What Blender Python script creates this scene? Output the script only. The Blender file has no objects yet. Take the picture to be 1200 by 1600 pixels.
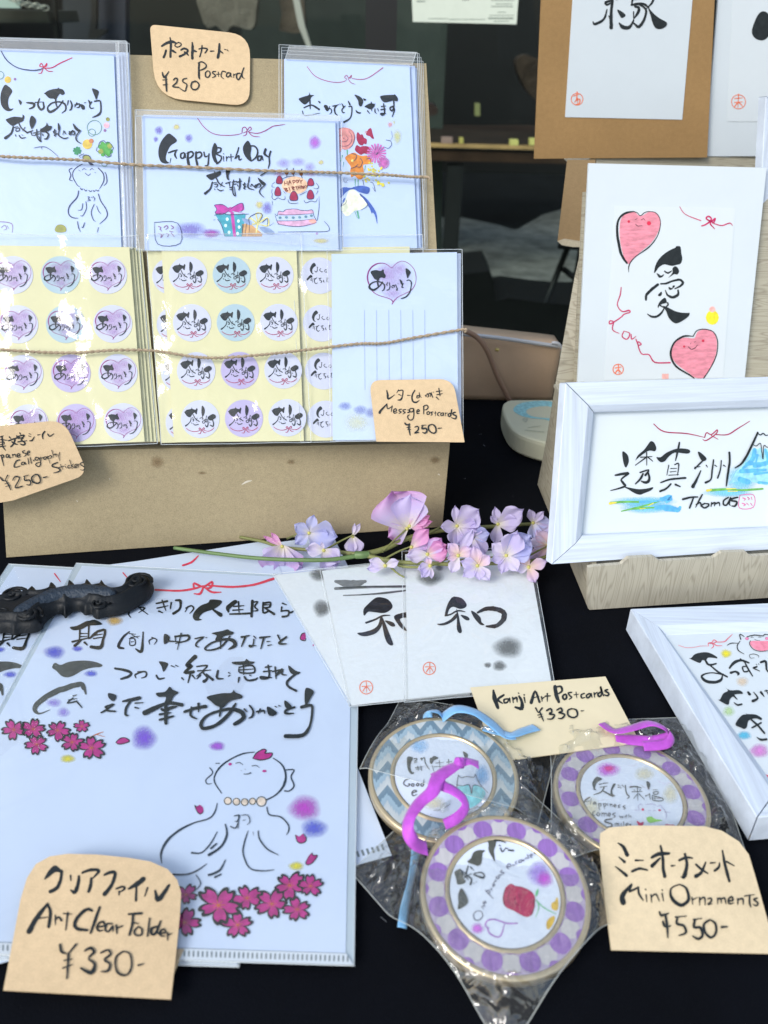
import bpy, bmesh, math, random
from mathutils import Vector, Matrix, noise
random.seed(7)
C = bpy.context.scene.collection
SC = bpy.context.scene
TZ = 0.72                      # height of the table top
PITCH, ROLL, FPX = math.radians(31.1), math.radians(1.5), 1300.0
CAM = Vector((0, 0, TZ + 0.374))
FW = Vector((0, math.cos(PITCH), -math.sin(PITCH)))
_r = Vector((1, 0, 0)); _u = Vector((0, math.sin(PITCH), math.cos(PITCH)))
RT = _r * math.cos(ROLL) + _u * math.sin(ROLL)
UP = -_r * math.sin(ROLL) + _u * math.cos(ROLL)
# ---------------- camera, world, sun, exposure ----------------
cam = bpy.data.cameras.new('camera'); camo = bpy.data.objects.new('camera', cam); C.objects.link(camo)
cam.sensor_fit = 'VERTICAL'; cam.sensor_height = 36; cam.lens = FPX / 1600 * 36
cam.clip_start = 0.02; cam.clip_end = 500
camo.matrix_world = Matrix(((RT.x, UP.x, -FW.x, CAM.x), (RT.y, UP.y, -FW.y, CAM.y), (RT.z, UP.z, -FW.z, CAM.z), (0, 0, 0, 1)))
cam.dof.use_dof = True; cam.dof.focus_distance = 0.60; cam.dof.aperture_fstop = 10
SC.camera = camo
world = bpy.data.worlds.new('World'); SC.world = world; world.use_nodes = True
wn = world.node_tree; wn.nodes.clear()
sky = wn.nodes.new('ShaderNodeTexSky'); sky.sky_type = 'NISHITA'; sky.sun_disc = False
SUN_EL, SUN_AZ = math.radians(36), math.radians(222)
sky.sun_elevation = SUN_EL; sky.sun_rotation = SUN_AZ; sky.air_density = 1.0; sky.dust_density = 1.6; sky.ozone_density = 1.6
bg = wn.nodes.new('ShaderNodeBackground'); bg.inputs[1].default_value = 0.115
wo = wn.nodes.new('ShaderNodeOutputWorld')
# thin broken cloud over the whole sky
wtc = wn.nodes.new('ShaderNodeTexCoord'); wno = wn.nodes.new('ShaderNodeTexNoise'); wno.inputs['Scale'].default_value = 3.2; wno.inputs['Detail'].default_value = 5
wrp = wn.nodes.new('ShaderNodeValToRGB'); wrp.color_ramp.elements[0].position = .47; wrp.color_ramp.elements[1].position = .66
wmx = wn.nodes.new('ShaderNodeMix'); wmx.data_type = 'RGBA'; wmx.inputs[7].default_value = (7.4, 7.8, 7.7, 1)
wn.links.new(wtc.outputs['Generated'], wno.inputs['Vector']); wn.links.new(wno.outputs['Fac'], wrp.inputs[0])
wn.links.new(wrp.outputs[0], wmx.inputs[0]); wn.links.new(sky.outputs[0], wmx.inputs[6])
wn.links.new(wmx.outputs[2], bg.inputs[0]); wn.links.new(bg.outputs[0], wo.inputs[0])
sun = bpy.data.lights.new('sun', 'SUN'); sun.energy = 1.4; sun.angle = math.radians(24); sun.color = (1, .975, .92)
suno = bpy.data.objects.new('sun', sun); C.objects.link(suno)
sd = Vector((math.sin(SUN_AZ) * math.cos(SUN_EL), math.cos(SUN_AZ) * math.cos(SUN_EL), math.sin(SUN_EL)))
suno.rotation_euler = sd.to_track_quat('Z', 'Y').to_euler()
SC.view_settings.view_transform = 'Standard'; SC.view_settings.look = 'None'; SC.view_settings.gamma = 1
SC.view_settings.use_curve_mapping = False; SC.view_settings.exposure = 0.84
SC.cycles.transparent_max_bounces = 32; SC.cycles.max_bounces = 10

# ---------------- materials ----------------
MATS = {}
def mat(name, col=(.8, .8, .8), rough=.6, metal=0, spec=.5, bump=None, var=None, alpha=None, sheen=0):
    """var=(scale, amount, stretch) colour variation; bump=(scale, strength)"""
    if name in MATS: return MATS[name]
    m = bpy.data.materials.new(name); m.use_nodes = True; nt = m.node_tree; N = nt.nodes; L = nt.links
    b = N['Principled BSDF']; b.inputs['Base Color'].default_value = (*col, 1); b.inputs['Roughness'].default_value = rough
    b.inputs['Metallic'].default_value = metal; b.inputs['Specular IOR Level'].default_value = spec
    if var or bump: tc = N.new('ShaderNodeTexCoord')
    if var:
        mp = N.new('ShaderNodeMapping'); mp.inputs['Scale'].default_value = var[2] if len(var) > 2 else (1, 1, 1)
        no = N.new('ShaderNodeTexNoise'); no.inputs['Scale'].default_value = var[0]; no.inputs['Detail'].default_value = 6; no.inputs['Roughness'].default_value = .65
        rp = N.new('ShaderNodeValToRGB'); a = var[1]
        rp.color_ramp.elements[0].position = .3; rp.color_ramp.elements[1].position = .7
        rp.color_ramp.elements[0].color = (*[c * (1 - a) for c in col], 1); rp.color_ramp.elements[1].color = (*[min(1, c * (1 + a)) for c in col], 1)
        L.new(tc.outputs['Object'], mp.inputs[0]); L.new(mp.outputs[0], no.inputs['Vector']); L.new(no.outputs['Fac'], rp.inputs[0]); L.new(rp.outputs[0], b.inputs['Base Color'])
    if bump:
        n2 = N.new('ShaderNodeTexNoise'); n2.inputs['Scale'].default_value = bump[0]; n2.inputs['Detail'].default_value = 4
        bp = N.new('ShaderNodeBump'); bp.inputs['Strength'].default_value = bump[1]; bp.inputs['Distance'].default_value = bump[2] if len(bump) > 2 else .001
        L.new(tc.outputs['Object'], n2.inputs['Vector']); L.new(n2.outputs['Fac'], bp.inputs['Height']); L.new(bp.outputs[0], b.inputs['Normal'])
    if alpha is not None: b.inputs['Alpha'].default_value = alpha
    if sheen: b.inputs['Sheen Weight'].default_value = sheen
    MATS[name] = m; return m
def mat_ink(name, col=(.012, .016, .018), alpha=1.0, rough=.5, dry=0):
    """ink whose density varies like brushed ink"""
    if name in MATS: return MATS[name]
    m = mat(name, col, rough, spec=.3, alpha=alpha)
    N = m.node_tree.nodes; L = m.node_tree.links; b = N['Principled BSDF']
    tc = N.new('ShaderNodeTexCoord'); no = N.new('ShaderNodeTexNoise'); no.inputs['Scale'].default_value = 260; no.inputs['Detail'].default_value = 3
    rp = N.new('ShaderNodeValToRGB'); rp.color_ramp.elements[0].position = .35; rp.color_ramp.elements[1].position = .75
    rp.color_ramp.elements[0].color = (*col, 1); rp.color_ramp.elements[1].color = (*[min(1, c * 1.5 + .004) for c in col], 1)
    L.new(tc.outputs['Object'], no.inputs['Vector']); L.new(no.outputs['Fac'], rp.inputs[0]); L.new(rp.outputs[0], b.inputs['Base Color'])
    return m
def mat_blob(name, col, dens=.8, streak=0):
    """watercolour patch: the print fades out towards the rim (attribute fade) with paper grain"""
    if name in MATS: return MATS[name]
    m = bpy.data.materials.new(name); m.use_nodes = True; N = m.node_tree.nodes; L = m.node_tree.links
    b = N['Principled BSDF']; b.inputs['Base Color'].default_value = (*col, 1); b.inputs['Roughness'].default_value = .7; b.inputs['Specular IOR Level'].default_value = .2
    at = N.new('ShaderNodeAttribute'); at.attribute_name = 'fade'
    tc = N.new('ShaderNodeTexCoord'); no = N.new('ShaderNodeTexNoise'); no.inputs['Scale'].default_value = 1300; no.inputs['Detail'].default_value = 3
    mp = N.new('ShaderNodeMapping'); mp.inputs['Scale'].default_value = (1, .35, 1)
    L.new(tc.outputs['Object'], mp.inputs[0]); L.new(mp.outputs[0], no.inputs['Vector'])
    mr = N.new('ShaderNodeMapRange'); mr.inputs[1].default_value = .3; mr.inputs[2].default_value = .7; mr.inputs[3].default_value = .72; mr.inputs[4].default_value = 1.22
    L.new(no.outputs['Fac'], mr.inputs[0])
    m1 = N.new('ShaderNodeMath'); m1.operation = 'MULTIPLY'; L.new(at.outputs['Fac'], m1.inputs[0]); L.new(mr.outputs[0], m1.inputs[1])
    m2 = N.new('ShaderNodeMath'); m2.operation = 'MULTIPLY'; m2.use_clamp = True; m2.inputs[1].default_value = dens; L.new(m1.outputs[0], m2.inputs[0])
    L.new(m2.outputs[0], b.inputs['Alpha']); MATS[name] = m; return m
def mat_film(name, gloss=.07, rough=.06, bump=(30, .25, .002), tint=(.995, .995, .995), veil=0.0, lw=.35):
    """clear plastic film: lets light through and mirrors the sky"""
    if name in MATS: return MATS[name]
    m = bpy.data.materials.new(name); m.use_nodes = True; N = m.node_tree.nodes; L = m.node_tree.links
    N.remove(N['Principled BSDF']); out = N['Material Output']
    tr = N.new('ShaderNodeBsdfTransparent'); tr.inputs[0].default_value = (*tint, 1)
    gl = N.new('ShaderNodeBsdfGlossy'); gl.inputs['Roughness'].default_value = rough
    fr = N.new('ShaderNodeLayerWeight'); fr.inputs[0].default_value = .5      # facing term, the same from both sides of the film
    pw = N.new('ShaderNodeMath'); pw.operation = 'POWER'; pw.inputs[1].default_value = 4.0; L.new(fr.outputs['Facing'], pw.inputs[0])
    ad = N.new('ShaderNodeMath'); ad.operation = 'MULTIPLY_ADD'; ad.inputs[1].default_value = .8; ad.inputs[2].default_value = gloss; ad.use_clamp = True
    mx = N.new('ShaderNodeMixShader')
    tc = N.new('ShaderNodeTexCoord'); no = N.new('ShaderNodeTexNoise'); no.inputs['Scale'].default_value = bump[0]; no.inputs['Detail'].default_value = 3; no.inputs['Distortion'].default_value = .8
    bp = N.new('ShaderNodeBump'); bp.inputs['Strength'].default_value = bump[1]; bp.inputs['Distance'].default_value = bump[2]
    L.new(tc.outputs['Object'], no.inputs['Vector']); L.new(no.outputs['Fac'], bp.inputs['Height'])
    L.new(bp.outputs[0], gl.inputs['Normal']); L.new(bp.outputs[0], fr.inputs['Normal'])
    L.new(pw.outputs[0], ad.inputs[0]); L.new(ad.outputs[0], mx.inputs[0]); L.new(tr.outputs[0], mx.inputs[1]); L.new(gl.outputs[0], mx.inputs[2])
    last = mx
    if veil:
        df = N.new('ShaderNodeBsdfDiffuse'); df.inputs[0].default_value = (.8, .82, .82, 1)
        m2 = N.new('ShaderNodeMixShader'); m2.inputs[0].default_value = veil
        L.new(mx.outputs[0], m2.inputs[1]); L.new(df.outputs[0], m2.inputs[2]); last = m2
    L.new(last.outputs[0], out.inputs[0]); MATS[name] = m; return m
def mat_wood(name, c1, c2, scale=120, axis=(1, .12, 1), dist=3, rough=.55, d='X', rot=0):
    if name in MATS: return MATS[name]
    m = mat(name, c1, rough); N = m.node_tree.nodes; L = m.node_tree.links; b = N['Principled BSDF']
    tc = N.new('ShaderNodeTexCoord'); mp = N.new('ShaderNodeMapping'); mp.inputs['Scale'].default_value = axis
    mp.inputs['Rotation'].default_value = (0, 0, rot); wv = N.new('ShaderNodeTexWave'); wv.bands_direction = d; wv.inputs['Scale'].default_value = scale; wv.inputs['Distortion'].default_value = dist; wv.inputs['Detail'].default_value = 3; wv.inputs['Detail Scale'].default_value = .35
    rp = N.new('ShaderNodeValToRGB'); rp.color_ramp.elements[0].position = .05; rp.color_ramp.elements[1].position = .5
    rp.color_ramp.elements[0].color = (*c2, 1); rp.color_ramp.elements[1].color = (*c1, 1)
    L.new(tc.outputs['Object'], mp.inputs[0]); L.new(mp.outputs[0], wv.inputs['Vector']); L.new(wv.outputs['Fac'], rp.inputs[0])
    L.new(rp.outputs[0], b.inputs['Base Color']); return m
def mat_grain(name, c1, c2, stretch, k=9, scale=14, rough=.6):
    """printed wood grain: irregular contour lines of a stretched noise, with paler bands"""
    m = mat(name, c1, rough); N = m.node_tree.nodes; L = m.node_tree.links; b = N['Principled BSDF']
    tc = N.new('ShaderNodeTexCoord'); mp = N.new('ShaderNodeMapping'); mp.inputs['Scale'].default_value = stretch; mp.inputs['Rotation'].default_value = (0, 0, .10)
    no = N.new('ShaderNodeTexNoise'); no.inputs['Scale'].default_value = scale; no.inputs['Detail'].default_value = 1.5; no.inputs['Roughness'].default_value = .4
    mu = N.new('ShaderNodeMath'); mu.operation = 'MULTIPLY'; mu.inputs[1].default_value = k; pp = N.new('ShaderNodeMath'); pp.operation = 'PINGPONG'; pp.inputs[1].default_value = .5
    n2 = N.new('ShaderNodeTexNoise'); n2.inputs['Scale'].default_value = scale * 9; n2.inputs['Detail'].default_value = 3
    ad = N.new('ShaderNodeMath'); ad.operation = 'MULTIPLY_ADD'; ad.inputs[1].default_value = .35
    rp = N.new('ShaderNodeValToRGB'); rp.color_ramp.elements[0].position = .14; rp.color_ramp.elements[1].position = .46; rp.color_ramp.elements[0].color = (*c2, 1); rp.color_ramp.elements[1].color = (*c1, 1)
    L.new(tc.outputs['Object'], mp.inputs[0]); L.new(mp.outputs[0], no.inputs['Vector']); L.new(mp.outputs[0], n2.inputs['Vector']); L.new(no.outputs['Fac'], mu.inputs[0]); L.new(mu.outputs[0], pp.inputs[0])
    L.new(n2.outputs['Fac'], ad.inputs[0]); L.new(pp.outputs[0], ad.inputs[2]); L.new(ad.outputs[0], rp.inputs[0]); L.new(rp.outputs[0], b.inputs['Base Color']); return m
def mat_kraft(name, col, speck=.18):
    """brown board: fine fibres, faint blotches"""
    if name in MATS: return MATS[name]
    m = mat(name, col, .8, spec=.25, bump=(900, .25, .0003)); N = m.node_tree.nodes; L = m.node_tree.links; b = N['Principled BSDF']
    tc = N.new('ShaderNodeTexCoord')
    def nz(s, a0, a1, det=3):
        n = N.new('ShaderNodeTexNoise'); n.inputs['Scale'].default_value = s; n.inputs['Detail'].default_value = det
        r = N.new('ShaderNodeMapRange'); r.inputs[1].default_value = .3; r.inputs[2].default_value = .7; r.inputs[3].default_value = a0; r.inputs[4].default_value = a1
        L.new(tc.outputs['Object'], n.inputs['Vector']); L.new(n.outputs['Fac'], r.inputs[0]); return r
    a = nz(1300, 1 - speck, 1 + speck); c = nz(14, .93, 1.07); d = nz(240, .95, 1.05)
    x = N.new('ShaderNodeMath'); x.operation = 'MULTIPLY'; L.new(a.outputs[0], x.inputs[0]); L.new(c.outputs[0], x.inputs[1])
    y = N.new('ShaderNodeMath'); y.operation = 'MULTIPLY'; L.new(x.outputs[0], y.inputs[0]); L.new(d.outputs[0], y.inputs[1])
    vm = N.new('ShaderNodeVectorMath'); vm.operation = 'SCALE'; vm.inputs[0].default_value = col; L.new(y.outputs[0], vm.inputs['Scale'])
    L.new(vm.outputs[0], b.inputs['Base Color']); return m

M_INK = lambda: mat_ink('black_ink')
M_CARDBLUE = lambda: mat('card_white_blue', (.49, .61, .85), .45, var=(60, .015))
M_PAPER = lambda: mat('white_paper', (.66,.71,.75), .7, var=(40, .02), bump=(700, .08, .0003))
M_WASHI = lambda: mat('textured_white_paper', (.71, .76, .78), .8, var=(220, .03), bump=(420, .3, .0004))
M_TAG = lambda: mat_kraft('buff_card', (.62, .46, .28), .07)
M_TAG2 = lambda: mat_kraft('pale_buff_card', (.68, .55, .36), .05)
M_KRAFT = lambda: mat_kraft('kraft_board', (.335, .275, .168))
M_SLEEVE = lambda: mat_film('clear_sleeve', gloss=.05, bump=(24, .6, .003))
M_SEAM = lambda: mat('plastic_edge', (.78, .84, .88), .25, alpha=.42)
M_RED = lambda: mat_ink('red_ink', (.42, .02, .05))
M_SEAL = lambda: mat_ink('orange_seal_ink', (.80, .17, .08), alpha=.85)
M_NAVY = lambda: mat_ink('navy_ink', (.03, .04, .10))
def flat(name, col, alpha=1): return mat_ink(name, col, alpha=alpha)

# ---------------- objects ----------------
def link(name, me, parent=None, m=None):
    o = bpy.data.objects.new(name, me); C.objects.link(o)
    if parent: o.parent = parent
    if m is not None and me is not None and not me.materials:
        for k in (m if isinstance(m, (list, tuple)) else [m]): me.materials.append(k)
    return o
def tag(o, label=None, cat=None, group=None, kind=None):
    if label: o['label'] = label
    if cat: o['category'] = cat
    if group: o['group'] = group
    if kind: o['kind'] = kind
    return o
def mesh_of(verts, faces, smooth=False, name='mesh', idx=None, fade=None):
    me = bpy.data.meshes.new(name); me.from_pydata([tuple(v) for v in verts], [], faces)
    if idx: me.polygons.foreach_set('material_index', idx)
    if smooth: me.polygons.foreach_set('use_smooth', [True] * len(me.polygons))
    if fade:
        a = me.attributes.new('fade', 'FLOAT', 'POINT'); a.data.foreach_set('value', fade)
    me.update(); return me
class Plane:
    def __init__(s, o, u, v):
        s.o = Vector(o); s.u = Vector(u).normalized(); v = Vector(v); s.v = (v - s.u * v.dot(s.u)).normalized(); s.n = s.u.cross(s.v)
    def hit(s, x, y, h=0):
        d = FW + RT * ((x - 600) / FPX) + UP * ((800 - y) / FPX)
        t = (s.o + s.n * h - CAM).dot(s.n) / d.dot(s.n); return CAM + d * t
    def loc(s, x, y, h=0):
        p = s.hit(x, y, h) - s.o; return Vector((p.dot(s.u), p.dot(s.v), h))
    def w(s, a, b, h=0): return s.o + s.u * a + s.v * b + s.n * h
def hz(x, y, z=0): return TBL.hit(x, y, z)
TBL = Plane((0, .5, TZ), (1, 0, 0), (0, 1, 0))
def lean(pl, pr, z, ang):
    """plane rising from the line seen between two picture points at height z, leaning back by ang degrees"""
    a = TBL.hit(*pl, z); b = TBL.hit(*pr, z); u = (b - a).normalized(); back = Vector((-u.y, u.x, 0)); t = math.radians(ang)
    return Plane(a, u, Vector((0, 0, 1)) * math.cos(t) + back * math.sin(t))
class Thing:
    """an Empty lying on a plane; its parts are authored in the plane's own coordinates"""
    def __init__(s, name, label, cat, pl, anchor, h=0, group=None):
        s.pl = pl; s.o = pl.loc(*anchor, h); w = pl.w(*s.o)
        e = bpy.data.objects.new(name, None); C.objects.link(e); e.empty_display_size = .02
        e.matrix_world = Matrix(((pl.u.x, pl.v.x, pl.n.x, w.x), (pl.u.y, pl.v.y, pl.n.y, w.y), (pl.u.z, pl.v.z, pl.n.z, w.z), (0, 0, 0, 1)))
        tag(e, label, cat, group); s.e = e
    def q(s, x, y, h=0): return s.pl.loc(x, y, h) - s.o
    def part(s, name, me, m=None, parent=None): return link(name, me, parent or s.e, m)
    def sheet(s, name, pts, h0, h1, m, parent=None, smooth=0, bulge=0):
        if smooth: pts = spline_closed(pts, smooth)
        top = [s.q(x, y, h1) for x, y in pts]
        return s.part(name, prism(top, h0 - s.o.z, h1 - s.o.z), m, parent)
    def ink(s, name, data, zoom, h, m, parent=None):
        v, f = [], []
        trace(data, zoom, lambda x, y, k: s.q(x, y, h) + Vector((0, 0, k)), v, f)
        return s.part(name, mesh_of(v, f), m, parent)
    def blob(s, name, blobs, zoom, h, m, parent=None):
        v, f, fa = [], [], []
        for i, b in enumerate(blobs):
            blob_geo(b, zoom, lambda x, y, k: s.q(x, y, h) + Vector((0, 0, k)), v, f, fa, i)
        return s.part(name, mesh_of(v, f, fade=fa), m, parent)
def prism(top, z0, z1):
    n = len(top); v = [(p[0], p[1], z1) for p in top] + [(p[0], p[1], z0) for p in top]
    ar = sum(top[i][0] * top[(i + 1) % n][1] - top[(i + 1) % n][0] * top[i][1] for i in range(n))
    r = range(n)
    if ar < 0: v = [v[n - 1 - i] for i in r] + [v[2 * n - 1 - i] for i in r]
    f = [list(r), [n + i for i in reversed(r)]] + [[i, n + i, n + (i + 1) % n, (i + 1) % n] for i in r]
    return mesh_of(v, f)
def cr(p0, p1, p2, p3, t):
    return [0.5 * ((2 * b) + (-a + c) * t + (2 * a - 5 * b + 4 * c - d) * t * t + (-a + 3 * b - 3 * c + d) * t ** 3) for a, b, c, d in zip(p0, p1, p2, p3)]
def spline(pts, n=4):
    if len(pts) < 3:
        a, b = pts[0], pts[-1]; return [[a[k] + (b[k] - a[k]) * i / n for k in range(len(a))] for i in range(n + 1)]
    P = [pts[0]] + list(pts) + [pts[-1]]; out = []
    for i in range(1, len(P) - 2):
        for j in range(n): out.append(cr(P[i - 1], P[i], P[i + 1], P[i + 2], j / n))
    out.append(list(pts[-1])); return out
def spline_closed(pts, n=4):
    m = len(pts); out = []
    for i in range(m):
        for j in range(n): out.append(cr(pts[i - 1], pts[i], pts[(i + 1) % m], pts[(i + 2) % m], j / n))
    return out
def parse(data):
    """'w12 x,y,w x,y / F x,y x,y ... / P ...' -> strokes"""
    res = []; w = 10
    for chunk in data.split('/'):
        tk = chunk.split()
        if not tk: continue
        kind = 'S'; pts = []
        for t in tk:
            if t[0] == 'w': w = float(t[1:])
            elif t in 'FP': kind = t
            else:
                c = [float(k) for k in t.split(',')]
                pts.append((c[0], c[1], c[2] if len(c) > 2 else None))
        if kind == 'S':
            n = len(pts); q = []
            for i, (x, y, ww) in enumerate(pts):
                if ww is None:
                    ww = w
                    if i == 0: ww = w * .85
                    if i == n - 1: ww = w * .5
                q.append((x, y, ww))
            pts = q
        if pts: res.append((kind, pts))
    return res
def trace(data, zoom, fn, V, F, sub=4):
    x0, y0, s = zoom; k = 0
    for kind, pts in parse(data):
        k += 1.2e-5
        if kind in 'FP':
            P = [(x0 + x / s, y0 + y / s) for x, y, _ in pts]
            if kind == 'F': P = spline_closed(P, 3)
            a = sum(P[i][0] * P[(i + 1) % len(P)][1] - P[(i + 1) % len(P)][0] * P[i][1] for i in range(len(P)))
            if a > 0: P.reverse()
            b = len(V); V += [fn(x, y, k) for x, y in P]; F.append(list(range(b, b + len(P)))); continue
        P = [(x0 + x / s, y0 + y / s, max(w, 1) / s / 2) for x, y, w in pts]
        if len(P) == 1: P = [P[0], (P[0][0] + .3, P[0][1], P[0][2])]
        Q = spline(P, sub); b = len(V); n = len(Q)
        dx0 = Q[1][0] - Q[0][0]; dy0 = Q[1][1] - Q[0][1]
        for i in range(n):
            a = Q[max(0, i - 1)]; c = Q[min(n - 1, i + 1)]; dx, dy = c[0] - a[0], c[1] - a[1]; l = math.hypot(dx, dy) or 1
            nx, ny = -dy / l, dx / l; w = max(.15, Q[i][2]); jt = .12 * w
            w1 = w + random.uniform(-jt, jt); w2 = w + random.uniform(-jt, jt)
            V.append(fn(Q[i][0] + nx * w1, Q[i][1] + ny * w1, k)); V.append(fn(Q[i][0] - nx * w2, Q[i][1] - ny * w2, k))
        for i in range(n - 1): F.append([b + 2 * i, b + 2 * i + 2, b + 2 * i + 3, b + 2 * i + 1])
        for e, nb in ((0, 1), (n - 1, n - 2)):               # brush ends
            cx, cy, w = Q[e]; w = max(.15, w); ang = math.atan2(cy - Q[nb][1], cx - Q[nb][0]); bb = len(V)
            L = [(cx + w * math.cos(ang + t) * 1.0, cy + w * math.sin(ang + t)) for t in (-1.57, -1, -.45, .1, .6, 1.1, 1.57)]
            V += [fn(x, y, k) for x, y in L]; F.append(list(range(bb, bb + len(L)))[::-1])
def blob_geo(b, zoom, fn, V, F, fa, i=0, irr=.05):
    x0, y0, s = zoom; cx, cy, rx, ry = b[:4]; rings = 7; n = 28; base = len(V); ph = cx * .13 + i
    V.append(fn(x0 + cx / s, y0 + cy / s, i * 1e-5)); fa.append(1.0)
    for r in range(1, rings + 1):
        t = r / rings
        for j in range(n):
            a = 2 * math.pi * j / n; k = 1 + irr * math.sin(3 * a + ph) * t + irr * .6 * math.sin(5 * a + ph * 2) * t
            V.append(fn(x0 + (cx + rx * t * k * math.cos(a)) / s, y0 + (cy + ry * t * k * math.sin(a)) / s, i * 1e-5))
            fa.append(max(0, 1 - t ** 1.5) ** 1.15 if not (len(b) > 4 and b[4]) else (1 if t < .86 else (1 - t) / .14))
    for j in range(n): F.append([base, base + 1 + (j + 1) % n, base + 1 + j])
    for r in range(rings - 1):
        for j in range(n):
            a = base + 1 + r * n; F.append([a + j, a + (j + 1) % n, a + n + (j + 1) % n, a + n + j])
def box_me(x0, x1, y0, y1, z0, z1):
    v = [(x, y, z) for z in (z0, z1) for y in (y0, y1) for x in (x0, x1)]
    return mesh_of(v, [[0, 2, 3, 1], [4, 5, 7, 6], [0, 1, 5, 4], [2, 6, 7, 3], [0, 4, 6, 2], [1, 3, 7, 5]])
def hexa(c):    # eight corners: four below, four above (same order)
    return mesh_of(c, [[3, 2, 1, 0], [4, 5, 6, 7], [0, 1, 5, 4], [1, 2, 6, 5], [2, 3, 7, 6], [3, 0, 4, 7]])
def tube_geo(path, rad, n=8, V=None, F=None):
    V = [] if V is None else V; F = [] if F is None else F; b = len(V); P = [Vector(p) for p in path]; up = Vector((0, 0, 1)); N = len(P)
    for i, p in enumerate(P):
        d = (P[min(N - 1, i + 1)] - P[max(0, i - 1)]).normalized(); a = d.cross(up)
        if a.length < 1e-4: a = d.cross(Vector((0, 1, 0)))
        a.normalize(); c = d.cross(a); r = rad[i] if isinstance(rad, (list, tuple)) else rad
        for j in range(n):
            t = 2 * math.pi * j / n; V.append(p + (a * math.cos(t) + c * math.sin(t)) * r)
    for i in range(N - 1):
        for j in range(n): F.append([b + i * n + j, b + i * n + (j + 1) % n, b + (i + 1) * n + (j + 1) % n, b + (i + 1) * n + j])
    F.append([b + j for j in range(n)]); F.append([b + (N - 1) * n + j for j in reversed(range(n))]); return V, F
def lathe(prof, n=96):
    V = []; F = []; m = len(prof)
    for j in range(n):
        a = 2 * math.pi * j / n
        for r, z in prof: V.append((r * math.cos(a), r * math.sin(a), z))
    for j in range(n):
        k = (j + 1) % n
        for i in range(m - 1): F.append([j * m + i, k * m + i, k * m + i + 1, j * m + i + 1])
    return mesh_of(V, F, smooth=True)
def copy_tree(o, parent=None):
    c = o.copy(); C.objects.link(c); c.parent = parent
    for ch in list(o.children): copy_tree(ch, c)
    return c
def local(me_fn, pl, center, scale=1.0, h=0.0):
    """print authored on a plane, re-centred on a point so that it can be repeated"""
    c = pl.loc(*center, h); return lambda x, y, k: (pl.loc(x, y, h) - c) * scale + Vector((0, 0, k))
# =================== setting ===================
def struct(name, me, m): return tag(link(name, me, None, m), kind='structure')
struct('ground', mesh_of([(-60, -60, 0), (60, -60, 0), (60, 60, 0), (-60, 60, 0)], [[0, 1, 2, 3]]), mat('pavement', (.13, .13, .125), .9, var=(1.5, .12), bump=(40, .3, .004)))
def vwall(y): return Plane((0, y, 0), (1, 0, 0), (0, 0, 1))
def card_at(name, y, pts, m, th=.02, label=None, cat=None, parent=None, smooth=0):
    """a thing standing upright at distance y, its outline given as seen, with its own thickness"""
    p = vwall(y)
    if smooth: pts = spline_closed(pts, smooth)
    P = [p.loc(a, b) for a, b in pts]; cx = sum(q.x for q in P) / len(P); z0 = min(q.y for q in P)
    me = prism([(q.x - cx, q.y - z0) for q in P], -th, 0)
    for v in me.vertices: x_, y_, z_ = v.co; v.co = (x_, -z_, y_)
    me.flip_normals() if hasattr(me, 'flip_normals') else None
    o = link(name, me, parent, m); o.location = (cx, y, z0)
    if label: tag(o, label, cat)
    return o
DK = mat('black_and_dim_paint', (.0025, .003, .003), .5, var=(3, .3)); DK2 = mat('charcoal_board', (.008, .010, .010), .6, var=(4, .4))  # black fittings, and indoor dimness put into the colour as no roof shades it
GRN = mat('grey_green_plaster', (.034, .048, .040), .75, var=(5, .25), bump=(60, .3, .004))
struct('shop_floor', mesh_of([(-4, 1.95, .012), (5, 1.95, .012), (5, 7, .012), (-4, 7, .012)], [[0, 1, 2, 3]]), mat('dim_floor', (.008, .01, .012), .5, var=(4, .4)))  # dimness of the shop floor put into its colour
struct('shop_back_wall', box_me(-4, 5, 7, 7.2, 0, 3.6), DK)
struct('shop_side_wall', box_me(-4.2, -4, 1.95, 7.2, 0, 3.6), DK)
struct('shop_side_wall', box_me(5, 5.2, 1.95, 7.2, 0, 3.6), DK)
0 and struct('shop_ceiling', box_me(-4.2, 5.2, 1.95, 7.2, 3.6, 3.7), DK)
0 and struct('shop_front_wall', box_me(-4.2, 5.2, 1.95, 2.1, 2.5, 3.7), GRN)
# grey slab put in for the pavement's reflection in the shop window
P_ = [hz(x, y, .02 - TZ) for x, y in [(560, 352), (640, 344), (715, 341), (770, 352), (806, 362), (850, 337), (905, 322), (1000, 326), (1010, 560), (560, 560)]]
struct('reflected_pavement_slab', prism([(p.x, p.y) for p in P_], .0, .03), mat('reflected_pavement', (.25, .255, .235), .9, var=(11, .45), bump=(25, .6, .01)))
# shop window: frame and pane
win = bpy.data.objects.new('shop_window', None); C.objects.link(win); win.location = (0, 2.0, 0)
tag(win, 'tall shop window with black frame behind the stall table', 'window')
p2 = vwall(2.0)
for (xa, xb) in ((572, 620), (1290, 1330), (-330, -290)):
    a = p2.loc(xa, 40); b = p2.loc(xb, 40); link('frame', box_me(a.x, b.x, -.03, .03, 0, 2.5), win, DK)
link('frame', box_me(p2.loc(-290, 40).x, p2.loc(1290, 40).x, -.029, .029, 0, .09), win, DK)
M_GLASS = mat_film('window_glass', gloss=.006, rough=.02, bump=(2, .02, .001), tint=(.80, .84, .82))
for xa, xb in ((-290, 572), (620, 1290)):
    a = p2.loc(xa, 40); b = p2.loc(xb, 40); link('pane', box_me(a.x, b.x, -.003, .003, .09, 2.5), win, M_GLASS)
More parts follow.
